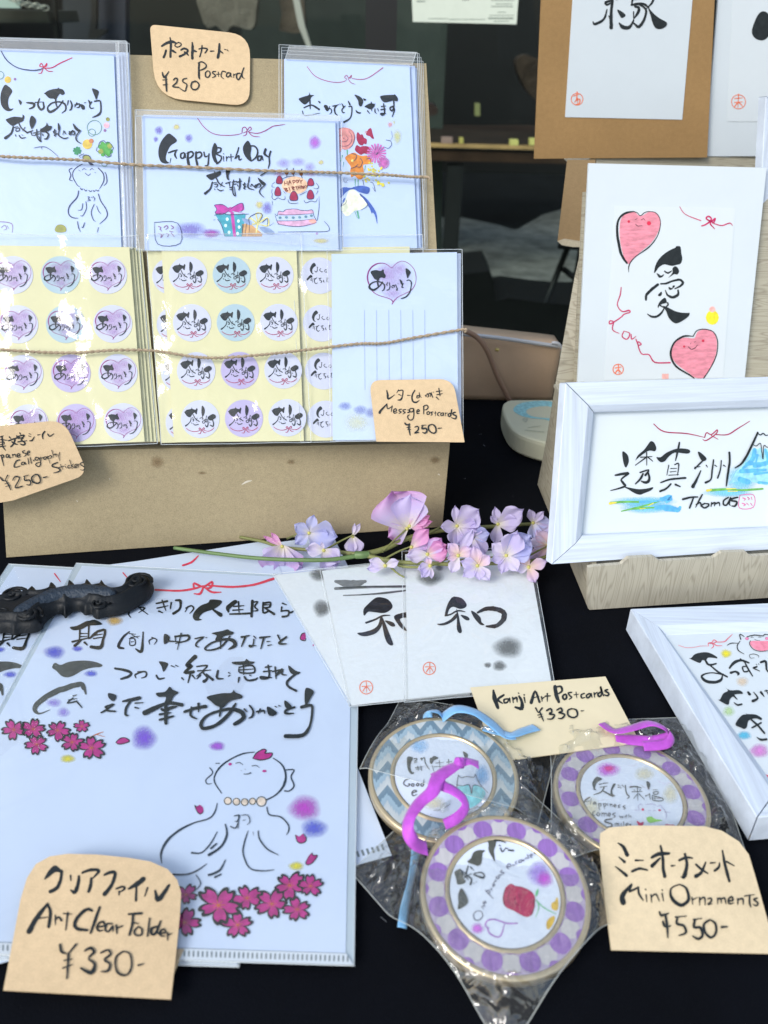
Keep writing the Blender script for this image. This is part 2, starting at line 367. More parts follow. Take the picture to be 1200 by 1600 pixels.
# inside the shop: roofless, its dimness put into the colours
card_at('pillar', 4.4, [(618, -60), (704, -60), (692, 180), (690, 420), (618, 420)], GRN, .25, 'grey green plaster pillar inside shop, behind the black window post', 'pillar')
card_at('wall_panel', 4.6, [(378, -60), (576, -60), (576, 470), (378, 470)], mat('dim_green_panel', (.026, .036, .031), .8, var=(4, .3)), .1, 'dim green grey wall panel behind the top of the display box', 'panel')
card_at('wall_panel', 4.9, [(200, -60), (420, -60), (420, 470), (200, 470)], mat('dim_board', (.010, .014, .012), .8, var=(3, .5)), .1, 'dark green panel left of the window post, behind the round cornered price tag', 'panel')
ct = bpy.data.objects.new('wooden_counter', None); C.objects.link(ct); ct.location = (.2, 3.9, 0); tag(ct, 'dark brown wooden counter with its lit edge painted bright, inside the shop', 'counter')
pc = vwall(3.9)
def cbox(name, x0, y0, x1, y1, d0, d1, m):
    a = pc.loc(x0, y0); b = pc.loc(x1, y1); return link(name, box_me(a.x - .2, b.x - .2, d0, d1, b.y, a.y), ct, m)
cbox('top', 560, 226.5, 1000, 231, .0, .5, mat('dark_counter_top', (.035, .022, .014), .5, var=(8, .4)))
cbox('painted_lit_edge', 560, 226, 1000, 231.5, -.02, -.001, mat('lit_edge_tan', (.62, .40, .17), .4, var=(8, .3)))  # light on the counter's front edge painted as a bright tan strip
cbox('front_board', 560, 232, 1000, 259, .0, .04, mat('walnut', (.06, .032, .018), .4, var=(8, .4)))
for x in (574, 700, 980): cbox('leg', x, 259, x + 16, 395, .02, .07, DK2)
card_at('wall_shelf', 5.2, [(650, 205), (1000, 205), (1000, 224), (650, 224)], mat('walnut2', (.05, .03, .02), .5, var=(6, .4)), .3, 'brown shelf along the wall just above the counter edge', 'shelf')
for (x, y, w, h, c, l) in ((690, 215, 17, 9, (.45, .30, .25), 'small pink grey box left of the others on the dark counter'), (718, 216, 6, 8, (.75, .65, .18), 'tiny yellow jar beside pink grey box on the dark counter'),
                        (797, 219, 13, 8, (.85, .78, .25), 'yellow packet standing on the counter, left of the larger one'), (828, 217, 22, 10, (.85, .78, .25), 'wide yellow packet at the right end of the counter'), (742, 162, 8, 19, (.8, .78, .30), 'thin yellow tag hanging in the dark above the counter')):
    card_at('counter_item' if y > 200 else 'hanging_tag', 3.88 if y > 200 else 5, [(x, y), (x + w, y), (x + w, y + h), (x, y + h)], mat('c%d' % x, c, .5), .04, l, 'packet' if y > 200 else 'tag')
card_at('draped_cloth', 4.9, [(806, 100), (820, 86), (842, 94), (858, 112), (870, 150), (846, 160), (822, 140)], mat('dim_tan_cloth', (.05, .034, .022), .9, var=(9, .5), bump=(12, .8, .03)), .12, 'dim tan cloth draped over a chair in the dark shop', 'cloth', smooth=3)
card_at('stool_cushion', 3.6, [(662, 170), (672, 163), (683, 168), (683, 178), (668, 181)], mat('brown_cushion', (.04, .02, .015), .7), .1, 'small dark brown cushion by the pillar', 'cushion', smooth=3)
# notice on the window
nt_ = bpy.data.objects.new('window_notice', None); C.objects.link(nt_); tag(nt_, 'pale paper notice with rows of small print taped to the shop window', 'notice')
pn = Plane((0, 1.985, 0), (1, 0, 0), (0, 0, 1))
a = pn.loc(727, -40); nt_.location = (a.x, 1.985, a.y)
P = [pn.loc(x, y) - a for x, y in [(640, -90), (816, -90), (807, 38), (645, 34)]]
me = prism([(q.x, q.y) for q in P], 0, .0006)
nm = link('paper', me, nt_, mat('notice_paper', (.62, .68, .58), .6, var=(20, .04))); nm.rotation_euler = (math.pi / 2, 0, 0)
V, F = [], []
random.seed(3)
def dash_row(x0, x1, y, wd, sz):
    x = x0
    while x < x1:
        l = random.uniform(1.5, 4.5); trace('w%g %g,%g %g,%g' % (sz, x, y, min(x + l, x1), y + .05 * l), (0, 0, 1), lambda px, py, k: pn.loc(px, py) - a + Vector((0, 0, .001 + k)), V, F, 1); x += l + random.uniform(.6, 1.6)
for r in ((652, 664, 2, 0, 2.6), (670, 700, 29, 0, 1.3), (702, 758, 30.2, 0, 1.3), (768, 803, .5, 0, 1.6), (775, 800, 6, 0, 1.5), (768, 802, 10, 0, 1.8), (778, 790, 19, 0, 1.5), (765, 803, 24, 0, 1.3), (764, 802, 28.5, 0, 3), (772, 795, 33, 0, 1.4), (655, 700, -8, 0, 1.5), (655, 690, -14, 0, 1.5), (723, 733, 0, 0, 2), (660, 800, -30, 0, 6)): dash_row(*r)
nm2 = link('small_print', mesh_of(V, F), nt_, flat('faint_print', (.16, .2, .17))); nm2.rotation_euler = (math.pi / 2, 0, 0)
# left background: things hanging and standing in the shop
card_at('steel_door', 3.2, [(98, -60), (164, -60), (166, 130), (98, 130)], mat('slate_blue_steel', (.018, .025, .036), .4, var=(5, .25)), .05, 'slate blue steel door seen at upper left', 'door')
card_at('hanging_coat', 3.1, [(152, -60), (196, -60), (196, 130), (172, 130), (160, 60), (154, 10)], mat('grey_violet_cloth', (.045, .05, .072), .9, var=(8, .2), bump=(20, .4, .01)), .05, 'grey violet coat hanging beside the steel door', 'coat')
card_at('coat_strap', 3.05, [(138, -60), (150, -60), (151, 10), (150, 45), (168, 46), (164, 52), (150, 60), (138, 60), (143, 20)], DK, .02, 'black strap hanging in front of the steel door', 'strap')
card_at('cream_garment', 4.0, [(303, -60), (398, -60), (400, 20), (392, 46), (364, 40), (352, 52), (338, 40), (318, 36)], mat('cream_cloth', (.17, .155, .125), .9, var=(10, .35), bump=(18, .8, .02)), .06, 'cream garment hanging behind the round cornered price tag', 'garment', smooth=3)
card_at('cream_garment', 4.1, [(425, -60), (470, -60), (478, 50), (460, 52), (436, 48), (440, 20)], mat('beige_cloth', (.12, .095, .07), .9, var=(10, .4), bump=(18, .8, .02)), .06, 'beige cloth hanging beside the leaning white slat', 'garment')
card_at('white_slat', 3.9, [(446, -60), (456, -60), (476, 40), (487, 75), (480, 75), (466, 40)], mat('white_slat', (.55, .54, .48), .6), .02, 'narrow white slat leaning inside the shop', 'slat')
card_at('wooden_crate', 2.6, [(-60, 14), (72, 17), (78, 36), (-60, 35)], mat('dim_wood', (.04, .045, .036), .8, var=(9, .4)), .25, 'dim wooden crate edge under the metal chain', 'crate')
card_at('sign_board', 2.5, [(-60, -60), (26, -60), (31, 13), (-60, 11)], mat('pale_mint_board', (.58, .72, .66), .5), .01, 'pale mint board at the top left corner', 'board')
card_at('easel_leg', 2.62, [(78, -30), (83, -30), (90, 60), (84, 62)], DK2, .02, 'dark easel leg right of the metal chain', 'easel leg')
ch = bpy.data.objects.new('metal_chain', None); C.objects.link(ch); tag(ch, 'pale metal chain hanging in front of the dark crate', 'chain')
pq = vwall(2.45); a = pq.loc(45, 5); ch.location = (a.x, 2.45, a.y); ring = []
for i in range(9):
    t = i / 8; x = 18 + 52 * t; y = -3 + 14 * t ** .8 + 1.5 * math.sin(5 * t)
    c = pq.loc(x, y) - a; V, F = tube_geo([(c.x + .0095 * math.cos(k * math.pi / 6), (.0045 * math.sin(k * math.pi / 6)) if i % 2 else 0, c.y - .004 * t + (.0058 if i % 2 == 0 else .003) * math.sin(k * math.pi / 6)) for k in range(13)], .0016, 5)
    link('chain_link', mesh_of(V, F, True), ch, mat('pale_steel', (.55, .55, .48), .3, .8))
st = bpy.data.objects.new('folding_stool', None); C.objects.link(st); st.location = (.9, 2.95, 0); tag(st, 'black folding stool with slanting legs left of the wood grain stand', 'stool')
ps = vwall(2.95)
for (pts) in (((888, 384), (853, 472)), ((908, 388), (893, 474)), ((880, 420), (900, 436)), ((872, 384), (930, 388)), ((938, 384), (975, 474))):
    Pth = [ps.loc(*q) for q in pts]; V, F = tube_geo([(q.x - .9, 0, q.y) for q in Pth], .011, 6); link('leg' if pts[0][1] != 384 or pts[0][0] in (888, 938) else 'seat', mesh_of(V, F, True), st, DK)
card_at('black_silhouette', 3.0, [(722, 428), (764, 424), (772, 440), (774, 470), (796, 466), (840, 472), (880, 476), (940, 476), (940, 560), (722, 560)], DK, .3, 'black bag silhouette and dark shape put in for the reflected table, behind the handbag', 'silhouette')  # bag silhouette and the table's dark reflection in the glass, built as one solid

# =================== table ===================
tb = bpy.data.objects.new('display_table', None); C.objects.link(tb); tb.location = (0, .55, 0); tag(tb, 'long stall table draped in black cloth', 'table')
M_CLOTH = mat('black_cloth', (.0016, .0023, .0045), .9, spec=.10, bump=(1400, .7, .0005), var=(9, .35))
V, F = [], []; nx, ny = 90, 60
for j in range(ny + 1):
    for i in range(nx + 1):
        x = -.95 + 1.9 * i / nx; y = -.45 + .92 * j / ny
        V.append((x, y, TZ - .0009 + .0008 * noise.noise(Vector((x * 7, y * 5, 1))) - .0004 * abs(noise.noise(Vector((x * 14, y * 22, 4))))))
for j in range(ny):
    for i in range(nx): a = j * (nx + 1) + i; F.append([a, a + 1, a + nx + 2, a + nx + 1])
link('cloth_top', mesh_of(V, F, True), tb, M_CLOTH)
V, F = [], []; n = 160; per = []
for x0, y0, x1, y1, k in ((-.95, -.45, .95, -.45, 60), (.95, -.45, .95, .47, 30), (.95, .47, -.95, .47, 60), (-.95, .47, -.95, -.45, 30)):
    for i in range(k): per.append((x0 + (x1 - x0) * i / k, y0 + (y1 - y0) * i / k))
m = len(per)
for z, g in ((TZ - .0009, 0), (TZ - .02, .006), (.35, .03), (.02, .04)):
    for i, (x, y) in enumerate(per):
        s = 1 + g * (.6 + .9 * math.sin(i * .9)); V.append((x * s, y * s, z))
for r in range(3):
    for i in range(m): F.append([r * m + i, (r + 1) * m + i, (r + 1) * m + (i + 1) % m, r * m + (i + 1) % m])
link('cloth_skirt', mesh_of(V, F, True), tb, M_CLOTH)
random.seed(5); V, F = [], []
for i in range(150):
    x, y = random.uniform(-.4, .4), random.uniform(-.35, .4); a = random.random() * 6.28; l = random.uniform(.0003, .0022); a2 = a + random.uniform(-.8, .8)
    z = TZ + .0004; tube_geo([(x, y, z), (x + l * math.cos(a), y + l * math.sin(a), z + .0002), (x + l * math.cos(a) + l * math.cos(a2), y + l * math.sin(a) + l * math.sin(a2), z)], random.uniform(.00005, .00012), 3, V, F)
tag(link('lint', mesh_of(V, F), tb, mat('lint_fibre', (.30, .32, .36), .9)), kind='stuff')
link('table_board', box_me(-.93, .93, -.43, .45, TZ - .03, TZ - .004), tb, mat('table_wood', (.3, .22, .14)))
for x in (-.88, .88):
    for y in (-.38, .4): link('leg', box_me(x - .015, x + .015, y - .015, y + .015, 0, TZ - .03), tb, mat('leg_steel', (.3, .3, .3), .4, .8))
# =================== display box with cards (left) ===================
A = lean((60, 702), (700, 689), .083, 33.5)
KR = M_KRAFT()
dbx = bpy.data.objects.new('display_box', None); C.objects.link(dbx); dbx.location = (-.12, .58, TZ)
tag(dbx, 'brown cardboard display box holding postcards and sticker sheets', 'display box')
inv = Matrix.Translation(dbx.location).inverted()
def W(me): me.transform(inv); return me
bl, br = hz(10, 871), hz(691, 823); tl, tr = hz(0, 706, .0822), hz(703, 692, .0822)
tr = Plane(bl, br - bl, tl - bl).hit(703, 692); bk = Vector((A.v.x, A.v.y, 0)).normalized()
th = bk * .004
link('front_panel', W(hexa([bl, br, br + th, bl + th, tl, tr, tr + th, tl + th])), dbx, KR)
dp = bk * .17
e3 = Vector((0, 0, -.0022))
link('ledge', W(hexa([tl + e3, tr + e3, tr + e3 + dp, tl + e3 + dp, tl + Vector((0, 0, -.0002)), tr + Vector((0, 0, -.0002)), tr + dp, tl + dp])), dbx, KR)
for s, (b_, t_) in ((1, (bl, tl)), (-1, (br, tr))):
    sx = A.u * .004 * s; z_ = Vector((0, 0, -.0025))
    link('side_panel', W(hexa([b_ + th, b_ + th + sx, b_ + dp + sx, b_ + dp, t_ + th + z_, t_ + th + sx + z_, t_ + dp + sx + z_, t_ + dp + z_])), dbx, KR)
# inclined back board
pts = [A.loc(x, y, 0) for x, y in ((-60, 78), (200, 84), (666, 99), (668, 250))]
p0 = A.loc(-60, 695); p1 = A.loc(699, 687)
top = [(pts[0].x, pts[0].y), (pts[2].x, pts[2].y), (p1.x, .004), (p0.x, .004)]
me = prism(top, -.006, 0); me.transform(Matrix(((A.u.x, A.v.x, A.n.x, A.o.x), (A.u.y, A.v.y, A.n.y, A.o.y), (A.u.z, A.v.z, A.n.z, A.o.z), (0, 0, 0, 1))))
link('back_panel', W(me), dbx, KR)
# strut behind the inclined board
t0 = A.w((pts[0].x + pts[2].x) / 2, pts[2].y * .9, -.006)
link('back_strut', W(hexa([Vector((t0.x - .1, t0.y + .06, TZ)), Vector((t0.x + .1, t0.y + .06, TZ)), Vector((t0.x + .1, t0.y + .064, TZ)), Vector((t0.x - .1, t0.y + .064, TZ)), t0 + Vector((-.1, 0, 0)), t0 + Vector((.1, 0, 0)), t0 + Vector((.1, .004, 0)), t0 + Vector((-.1, .004, 0))])), dbx, KR)
# stains on the front panel
Fp = Plane(bl, (br - bl), (tl + tr - bl - br))
for i, b in enumerate([(246, 722, 13, 11), (680, 719, 10, 7), (316, 739, 9, 3), (455, 722, 8, 5)]):
    v, f, fa = [], [], []; blob_geo(b, (0, 0, 1), lambda x, y, k: Fp.hit(x, y, .0003 + k), v, f, fa, i)
    link('stain', W(mesh_of(v, f, fade=fa)), dbx, mat_blob('grease_stain', (.22, .14, .07), .55))
v, f = [], []
trace('w1.5 378,757,.8 385,753,3 393,751,.8 / w2 685,741 687,742 / w1.2 171,748 172,749 / w1.2 120,782 121,784', (0, 0, 1), lambda x, y, k: Fp.hit(x, y, .0003 + k), v, f)
link('scuff_mark', W(mesh_of(v, f)), dbx, mat('pale_scuff', (.6, .55, .45), .8))

def film(t, name, quad, h, amp=.0006, n=22, m=None, seam=True, freq=22, seed=0, fn=None):
    """clear sleeve: a slightly rippled film with sealed edges; quad = TL, TR, BR, BL as seen"""
    q = [t.q(x, y, h) for x, y in quad]; V, F = [], []
    for j in range(n + 1):
        for i in range(n + 1):
            s, r = i / n, j / n
            p = (q[0] * (1 - s) + q[1] * s) * (1 - r) + (q[3] * (1 - s) + q[2] * s) * r
            edge = min(s, 1 - s, r, 1 - r); e = min(1, edge * 8)
            z = amp * (noise.noise(Vector((p.x * freq, p.y * freq, seed))) + .5 * noise.noise(Vector((p.x * freq * 2.7, p.y * freq * 2.7, seed + 4)))) + amp * .8 * e
            if fn: z += fn(p, e)
            V.append((p.x, p.y, p.z + z))
    for j in range(n):
        for i in range(n): a = j * (n + 1) + i; F.append([a, a + n + 1, a + n + 2, a + 1])
    o = t.part(name, mesh_of(V, F, True), m or M_SLEEVE())
    if seam:
        V2, F2 = [], []
        loop = [0, n, (n + 1) * (n + 1) - 1, (n + 1) * n]
        for a, b in zip(loop, loop[1:] + loop[:1]):
            A_, B_ = Vector(V[a]), Vector(V[b]); steps = n
            st = (b - a) // n
            tube_geo([Vector(V[a + st * k]) + Vector((0, 0, .0002)) for k in range(n + 1)], .00028, 4, V2, F2)
        t.part('sealed_edge', mesh_of(V2, F2, True), M_SEAM())
    return o
CARD = M_CARDBLUE()
M_CRINK = lambda: mat_film('crinkled_sleeve', gloss=.04, rough=.05, bump=(42, .42, .004))
# ---- stacked cards behind the first one: each is a card of its own ----
M_FLAP = lambda: mat_film('folded_film_flap', gloss=.07, rough=.12, bump=(30, .5, .003), veil=.22)
def plain_card(label, quad, h, group, m=None, sleeve=None, cat='postcard', name='postcard', seed=0):
    t = Thing(name, label, cat, A, quad[3], h, group); t.sheet('card', quad, h, h + .0004, m or CARD)
    if sleeve: film(t, 'sleeve', sleeve, h + .0008, .0002, 8, seed=seed)
    return t
for i in range(4):
    d = 5 * (i + 1); g = 'sleeved postcards stacked under the clover thank you card'
    plain_card(('topmost', 'second', 'third', 'lowest')[i] + ' pale blue postcard stacked under the clover thank you card', [(-20, 78 - i), (181 + d, 85 - i), (193 + d, 390), (-20, 390)], .0006 + .0016 * (3 - i), g, sleeve=[(-30, 60 + i), (198 + i * 2, 66 + i), (210 + i * 2, 390), (-30, 390)] if i in (0, 2) else None, seed=i)
for i in range(3):
    d = 2.5 * (i + 1)
    plain_card(('topmost pale blue card', 'middle pale blue card', 'lowest, brown card')[i] + ' stacked under the bouquet postcard', [(450, 94 + 3 * i), (646 + d, 103 + 3 * i), (655 + d, 388), (450, 388)], .0006 + .0016 * (2 - i), 'sleeved cards stacked under the bouquet postcard', m=(KR if i == 2 else CARD), sleeve=[(440, 74 + 5 * i), (655 + 3 * i, 84 + 6 * i), (664 + 2 * i, 388), (440, 388)], seed=i + 9)
TXT = mat_ink('black_ink')
# ---- clover thank-you card ----
t = Thing('postcard', 'portrait postcard with clovers, little bird and praying figure, at the left of the top row', 'postcard', A, (90, 388), .0076)
h = .0076
t.sheet('card', [(-40, 76), (178, 85), (190, 390), (-40, 390)], h, h + .0004, CARD); h += .0006
Z = (0, 120, 6)
t.ink('lettering', "F 45,75 80,90 110,120 112,145 85,190 75,240 85,290 105,300 125,295 110,315 75,322 40,305 10,260 3,190 15,130 / F 172,212 205,235 190,265 / w20 248,243,10 285,245 320,255,24 310,285 275,300,12 / w18 370,205,12 355,260 380,305,22 410,290 405,240,16 / w12 330,240 395,235 / F 412,155 425,148 450,130 500,115 540,110 545,98 555,110 590,120 606,150 600,165 580,170 560,160 535,195 525,215 500,205 460,200 430,170 / w16 520,200 525,250 535,285 / w14 590,225 540,290 470,330,26 445,290 490,245 560,235 610,260,18 615,310 580,340 / w16 640,225 632,265 / 660,225,10 675,265 665,305 650,312 / w14 700,265 745,255 740,285 720,290 / 720,245 700,285 / F 755,255 790,270 795,300 775,308 760,290 / w8 790,245 808,242 / F 825,215 850,235 845,262 835,250 / w12 860,235 840,270 850,295 878,292 / F 862,115 890,115 925,135 920,170 903,215 890,190 / w14 885,230 935,225 945,260 945,320 925,355,20 870,380,10 / F 55,405 80,390 130,375 180,378 210,380 212,355 228,372 215,415 180,430 150,445 120,460 90,445 / w18 125,470 105,530 50,575,26 / w12 175,430 200,480 255,525,16 / w9 135,475 170,465 / 150,485 180,480 180,505 150,510 150,485 / 235,475 210,510 / w12 145,545 150,560 / 180,550 200,575 240,570 / w8 205,545 215,550 / F 300,365 335,400 330,440 300,490 290,480 278,440 280,400 / w14 265,520 310,505 / 290,520 300,550 / w9 310,530 340,525 330,550 305,550 / w12 345,495 350,570 385,610 365,560 / 345,520 375,515 / 345,540 375,535 / F 375,500 430,460 440,430 455,460 488,465 470,500 420,520 390,520 / w16 420,510 455,540 440,580 415,585 / w12 400,540 405,555 / w12 385,490 380,600 / w12 500,515 530,508 / 515,495 505,530 530,525 / 535,535 510,550 525,562 / F 545,432 565,470 560,505 545,500 / w12 555,510 550,550 600,580 640,570 / 600,510 590,545 / 600,510 620,540 / w12 650,515 670,540 / 680,505 660,545 650,530 690,510 700,540 680,548 / F 685,438 730,485 760,505 740,520 700,490 / w12 750,510 715,560 720,600 760,628", Z, h, TXT)
Z = (0, 80, 5.333)
t.ink('drawn_figure', "w7 685,940 620,985 605,1040 640,1110 665,1130 / w10 820,975 860,1020 865,1080 830,1145 / w8 600,975 575,990 590,1030 580,1070 605,1080 / 875,1010 885,1030 890,1090 865,1120 / w5 685,990 700,978 720,988 / 750,990 765,978 782,988 / w6 710,1015 735,1035 755,1020 / w5 655,990 670,1000 / 790,1010 800,1015 / w7 670,1140 680,1155 690,1145 / 700,1150 715,1165 725,1155 / 740,1160 755,1170 765,1160 / 775,1160 785,1168 795,1160 / 800,1155 815,1165 825,1155 / w9 655,1165 640,1220 580,1290 570,1350 600,1385 650,1392 / w8 820,1190 840,1250 885,1320 890,1380 830,1440 / w6 715,1255 720,1310 690,1370 670,1370 / 690,1270 680,1320 650,1325 / 785,1275 760,1340 775,1400 795,1420 / 805,1290 820,1330 840,1355 / w6 730,1215 745,1215 735,1235 755,1240 725,1250 / 760,1215 775,1225 / 775,1210 790,1230 780,1250 / w7 645,1420 655,1470 670,1505 / 705,1430 690,1470 680,1465 / 820,1470 810,1510 / w5 285,808 330,798 380,800 430,830 485,880 / 345,800 350,820 / w8 10,0 60,80 150,140 260,160 330,155 360,140 / w5 700,855 660,875 680,890 / w6 695,900 690,880 715,866 745,875 760,900 / F 735,925 760,930 780,945 755,950", Z, h, M_NAVY())
t.ink('red_cord', "w9 360,140,9 430,138 500,100 600,55,7 / w8 355,130 330,125 345,100 365,130 390,100 385,125 360,130 / 360,135 345,180 320,185 / 365,135 400,165 440,168", Z, h, M_RED())
def disc(cx, cy, r, r2=None): r2 = r2 or r; return 'P ' + ' '.join('%.1f,%.1f' % (cx + r * math.cos(k * .5236), cy + r2 * math.sin(k * .5236)) for k in range(12))
def ring_(cx, cy, r, w): return 'w%g ' % w + ' '.join('%.1f,%.1f,%g' % (cx + r * math.cos(k * .5236), cy + r * math.sin(k * .5236), w) for k in range(13))
t.ink('yellow_spots', ' / '.join([disc(65, 237, 29), disc(728, 775, 42)]), Z, h, flat('ochre_print', (.62, .45, .08), .9))
t.ink('orange_spot', disc(760, 748, 20), Z, h + .00005, flat('rust_print', (.45, .18, .08)))
t.ink('pink_spot', disc(888, 618, 25), Z, h, flat('pink_print', (.70, .42, .50)))
t.ink('purple_spots', ' / '.join([disc(874, 660, 12), disc(125, 233, 11)]), Z, h, flat('purple_print', (.22, .12, .26)))
def clover(cx, cy, r, rot=.3):
    s = []
    for k in range(4):
        a = rot + k * math.pi / 2; ca, sa = math.cos(a), math.sin(a)
        P = [(0, 0), (.35, -.42), (.8, -.5), (1, -.2), (.85, 0), (1, .2), (.8, .5), (.35, .42)]
        s.append('F ' + ' '.join('%.1f,%.1f' % (cx + r * (x * ca - y * sa), cy + r * (x * sa + y * ca)) for x, y in P))
    return ' / '.join(s)
t.ink('clover', clover(878, 815, 66, .75), Z, h, flat('green_print', (.07, .30, .06)))
t.ink('clover_leaves', clover(915, 790, 22, .2) + ' / ' + clover(840, 835, 22, .2), Z, h + .00004, flat('moss_print', (.30, .34, .07)))
t.ink('clover', clover(643, 830, 36, .3), Z, h, flat('deep_green_print', (.04, .22, .10)))
t.ink('bird', "F 690,895 700,872 730,868 755,885 765,915 745,930 715,915 / " + disc(898, 567, 17) + " / F 455,1490 475,1450 520,1445 550,1470 545,1505 480,1510", Z, h, flat('olive_print', (.25, .26, .07)))
t.ink('drawn_rings', ring_(787, 636, 60, 6) + ' / ' + ring_(765, 678, 30, 6) + ' / ' + ring_(0, 200, 32, 6) + ' / ' + ring_(870, 940, 22, 5), Z, h, flat('grey_green_print', (.14, .26, .2)))
t.ink('clover_outline', "w5 820,800 830,760 865,745 885,765 910,760 935,790 945,810 920,840 925,870 890,882 868,855 / 810,800 805,830 840,845", Z, h + .0001, M_NAVY())
t.ink('seal', "w7 -20,1420 95,1435 102,1510 / w5 10,1470 40,1450 55,1480 30,1490 / 60,1455 75,1480", Z, h, flat('plum_print', (.2, .12, .25)))
film(t, 'sleeve', [(-40, 58), (197, 64), (206, 390), (-40, 390)], h + .0006, seed=1)
film(t, 'folded_flap', [(-40, 59), (186, 65), (186, 84.5), (-40, 76)], h + .0012, .0003, 12, m=M_FLAP(), seed=31)
film(t, 'folded_flap', [(181, 65), (199, 66), (208, 388), (193, 388)], h + .0014, .0006, 12, m=M_FLAP(), seed=35)
# ---- bouquet card ----
h = .0060
t = Thing('postcard', 'portrait postcard with a tied flower bouquet, at the right end of the top row', 'postcard', A, (545, 388), h)
t.sheet('card', [(444, 92), (640, 102), (652, 388), (445, 388)], h, h + .0004, CARD); h += .0006
Z = (450, 100, 6)
t.ink('lettering', "F 100,325 150,305 195,290 198,262 210,288 245,292 220,310 205,340 160,380 120,355 / w18 205,340 208,420 / w14 150,410 220,385 290,425,20 / F 280,345 305,355 298,372 / w9 135,440 150,480 200,480 300,460 / w14 340,400 370,435 / F 338,385 370,390 375,420 350,425 / w10 390,400 370,440 350,420 / 350,425 400,420 408,450 390,470 / w14 420,395 465,385,8 / 455,392 435,420 445,465 465,480 / w8 470,380 480,385 / 485,375 492,380 / F 500,365 525,395 520,420 / w12 535,395 505,430 515,455 530,455 / w12 565,350 580,380,16 / 570,400 595,400 598,450 580,510 525,545,18 / F 622,288 680,310 705,345 690,395 665,390 655,340 / F 705,322 735,335 715,345 / F 635,430 660,450 685,455 670,468 640,455 / F 718,398 770,370 815,385 780,425 735,410 / w12 780,360 785,440 / w14 745,440 765,465 / w7 790,380 800,370 / 810,378 820,372 / w10 815,420 815,450 830,465 / 840,420 848,445 / w14 875,400 915,395 / 870,430 915,422 / 895,375 905,460 880,480 870,465 915,465 / F 862,310 900,295 990,290 1000,285 1028,320 1025,350 980,345 900,360 / w14 990,330 990,410 970,440 955,415 985,400 995,440 975,495", Z, h, TXT)
t.ink('red_cord', "w7 180,25 250,110 350,155 450,172 520,165 550,145 / 550,140 530,125 550,105 570,130 595,105 590,128 565,135 / 565,140 590,175 630,190 / 600,135 680,145 760,125 890,35,9", Z, h, flat('dusky_red_ink', (.30, .07, .13)))
Z = (510, 180, 8.89)
t.ink('peony', "F 110,230 160,190 240,170 330,190 385,240 400,320 370,410 320,460 260,480 215,470 180,530 130,560 112,400", Z, h, flat('salmon_print', (.55, .23, .22)))
t.ink('red_blooms', "F 420,260 440,235 470,270 500,265 520,310 560,335 555,400 520,395 500,420 450,400 420,330 / F 550,270 580,200 620,180 640,250 660,325 630,320 600,290 / F 395,480 420,415 470,440 500,430 560,430 600,450 610,500 570,540 520,530 480,550 430,520", Z, h, flat('wine_print', (.28, .02, .06)))
t.ink('orange_blooms', "F 260,590 320,540 390,520 440,550 500,565 560,560 620,590 630,640 580,680 510,690 520,780 505,870 450,890 390,840 345,860 330,770 340,720 300,660", Z, h, flat('orange_print', (.55, .20, .035)))
def daisy(cx, cy, r, n=18): return ' / '.join('w%g %.0f,%.0f,%g %.0f,%.0f,%g' % (r * .16, cx + .1 * r * math.cos(a), cy + .1 * r * math.sin(a), r * .1, cx + r * math.cos(a), cy + r * math.sin(a), r * .2) for a in [k * 6.283 / n for k in range(n)])
t.ink('pink_daisies', daisy(695, 530, 125) + ' / ' + daisy(795, 665, 75), Z, h + .00004, flat('orchid_print', (.45, .12, .36)))
t.ink('mimosa', ' / '.join(disc(random.gauss(x, 22), random.gauss(y, 24), 14) for x, y in [(640, 690), (600, 760), (660, 760), (700, 820), (570, 830), (640, 850), (560, 900), (690, 900), (730, 960), (800, 980), (760, 750)] for _ in range(4)), Z, h + .00006, flat('acid_yellow_print', (.55, .50, .06)))
t.ink('blue_ribbon', "F 180,1040 240,1000 340,1010 400,990 500,980 600,1010 580,1090 500,1080 440,1060 390,1030 320,1040 260,1080 200,1150 190,1100 / w22 470,1100 560,1190,40 620,1280,50 680,1370,30 705,1500,6 / w24 250,1160 200,1270 / P 600,1290 630,1370 650,1330", Z, h + .00008, flat('royal_blue_print', (.05, .10, .36)))
t.ink('wrap_paper', "F 310,1050 370,1030 440,1080 560,1210 550,1260 480,1310 390,1330 310,1400 260,1390 195,1290 260,1190", Z, h + .00003, flat('cream_print', (.66, .70, .55)))
t.ink('stems', "w26 290,490 290,550 / w20 220,560 200,640 / w16 400,890 400,980 / 440,900 440,980 / w30 430,1340 450,1430,20 / w10 395,1340 430,1430 / w8 240,650 230,720 / w12 540,700 530,780", Z, h + .00002, flat('teal_green_print', (.10, .32, .20)))
t.ink('drawn_outlines', "w6 115,225 175,190 240,170 / 240,320,18 236,325 / 160,330 175,290 220,280 / 190,350 230,370 280,360 300,320 270,280 / 150,400 220,430 300,420 350,360 350,280 310,220 / 370,240 390,300 370,400 320,460 / w9 350,530 420,560 400,620 360,640 / 470,600 500,650 470,720 410,710 / 340,740 400,720 440,680 / 560,610 600,600 620,640 / w6 610,930 650,950 680,1060 640,1000 / 660,540 700,420 / 690,550 760,440 / 690,550 790,460,4 / 470,1090 560,1200 560,1270 480,1320 / 190,1275 260,1230 285,1180 / w7 830,345 890,360 905,410 860,460 800,440 / w4 900,220 915,300 890,350 / w4 250,860 240,920 290,940 / 300,900 270,930 / w10 505,900 520,980 / w5 770,800 850,800 / 640,905 660,910", Z, h + .00012, M_NAVY())
t.ink('yellow_eye', disc(362, 632, 18), Z, h + .00015, flat('lemon_print', (.75, .66, .2)))
t.blob('soft_tints', [(985, 300, 70, 120), (940, 100, 20, 40)], Z, h + .00001, mat_blob('lemon_wash', (.66, .66, .25), .7))
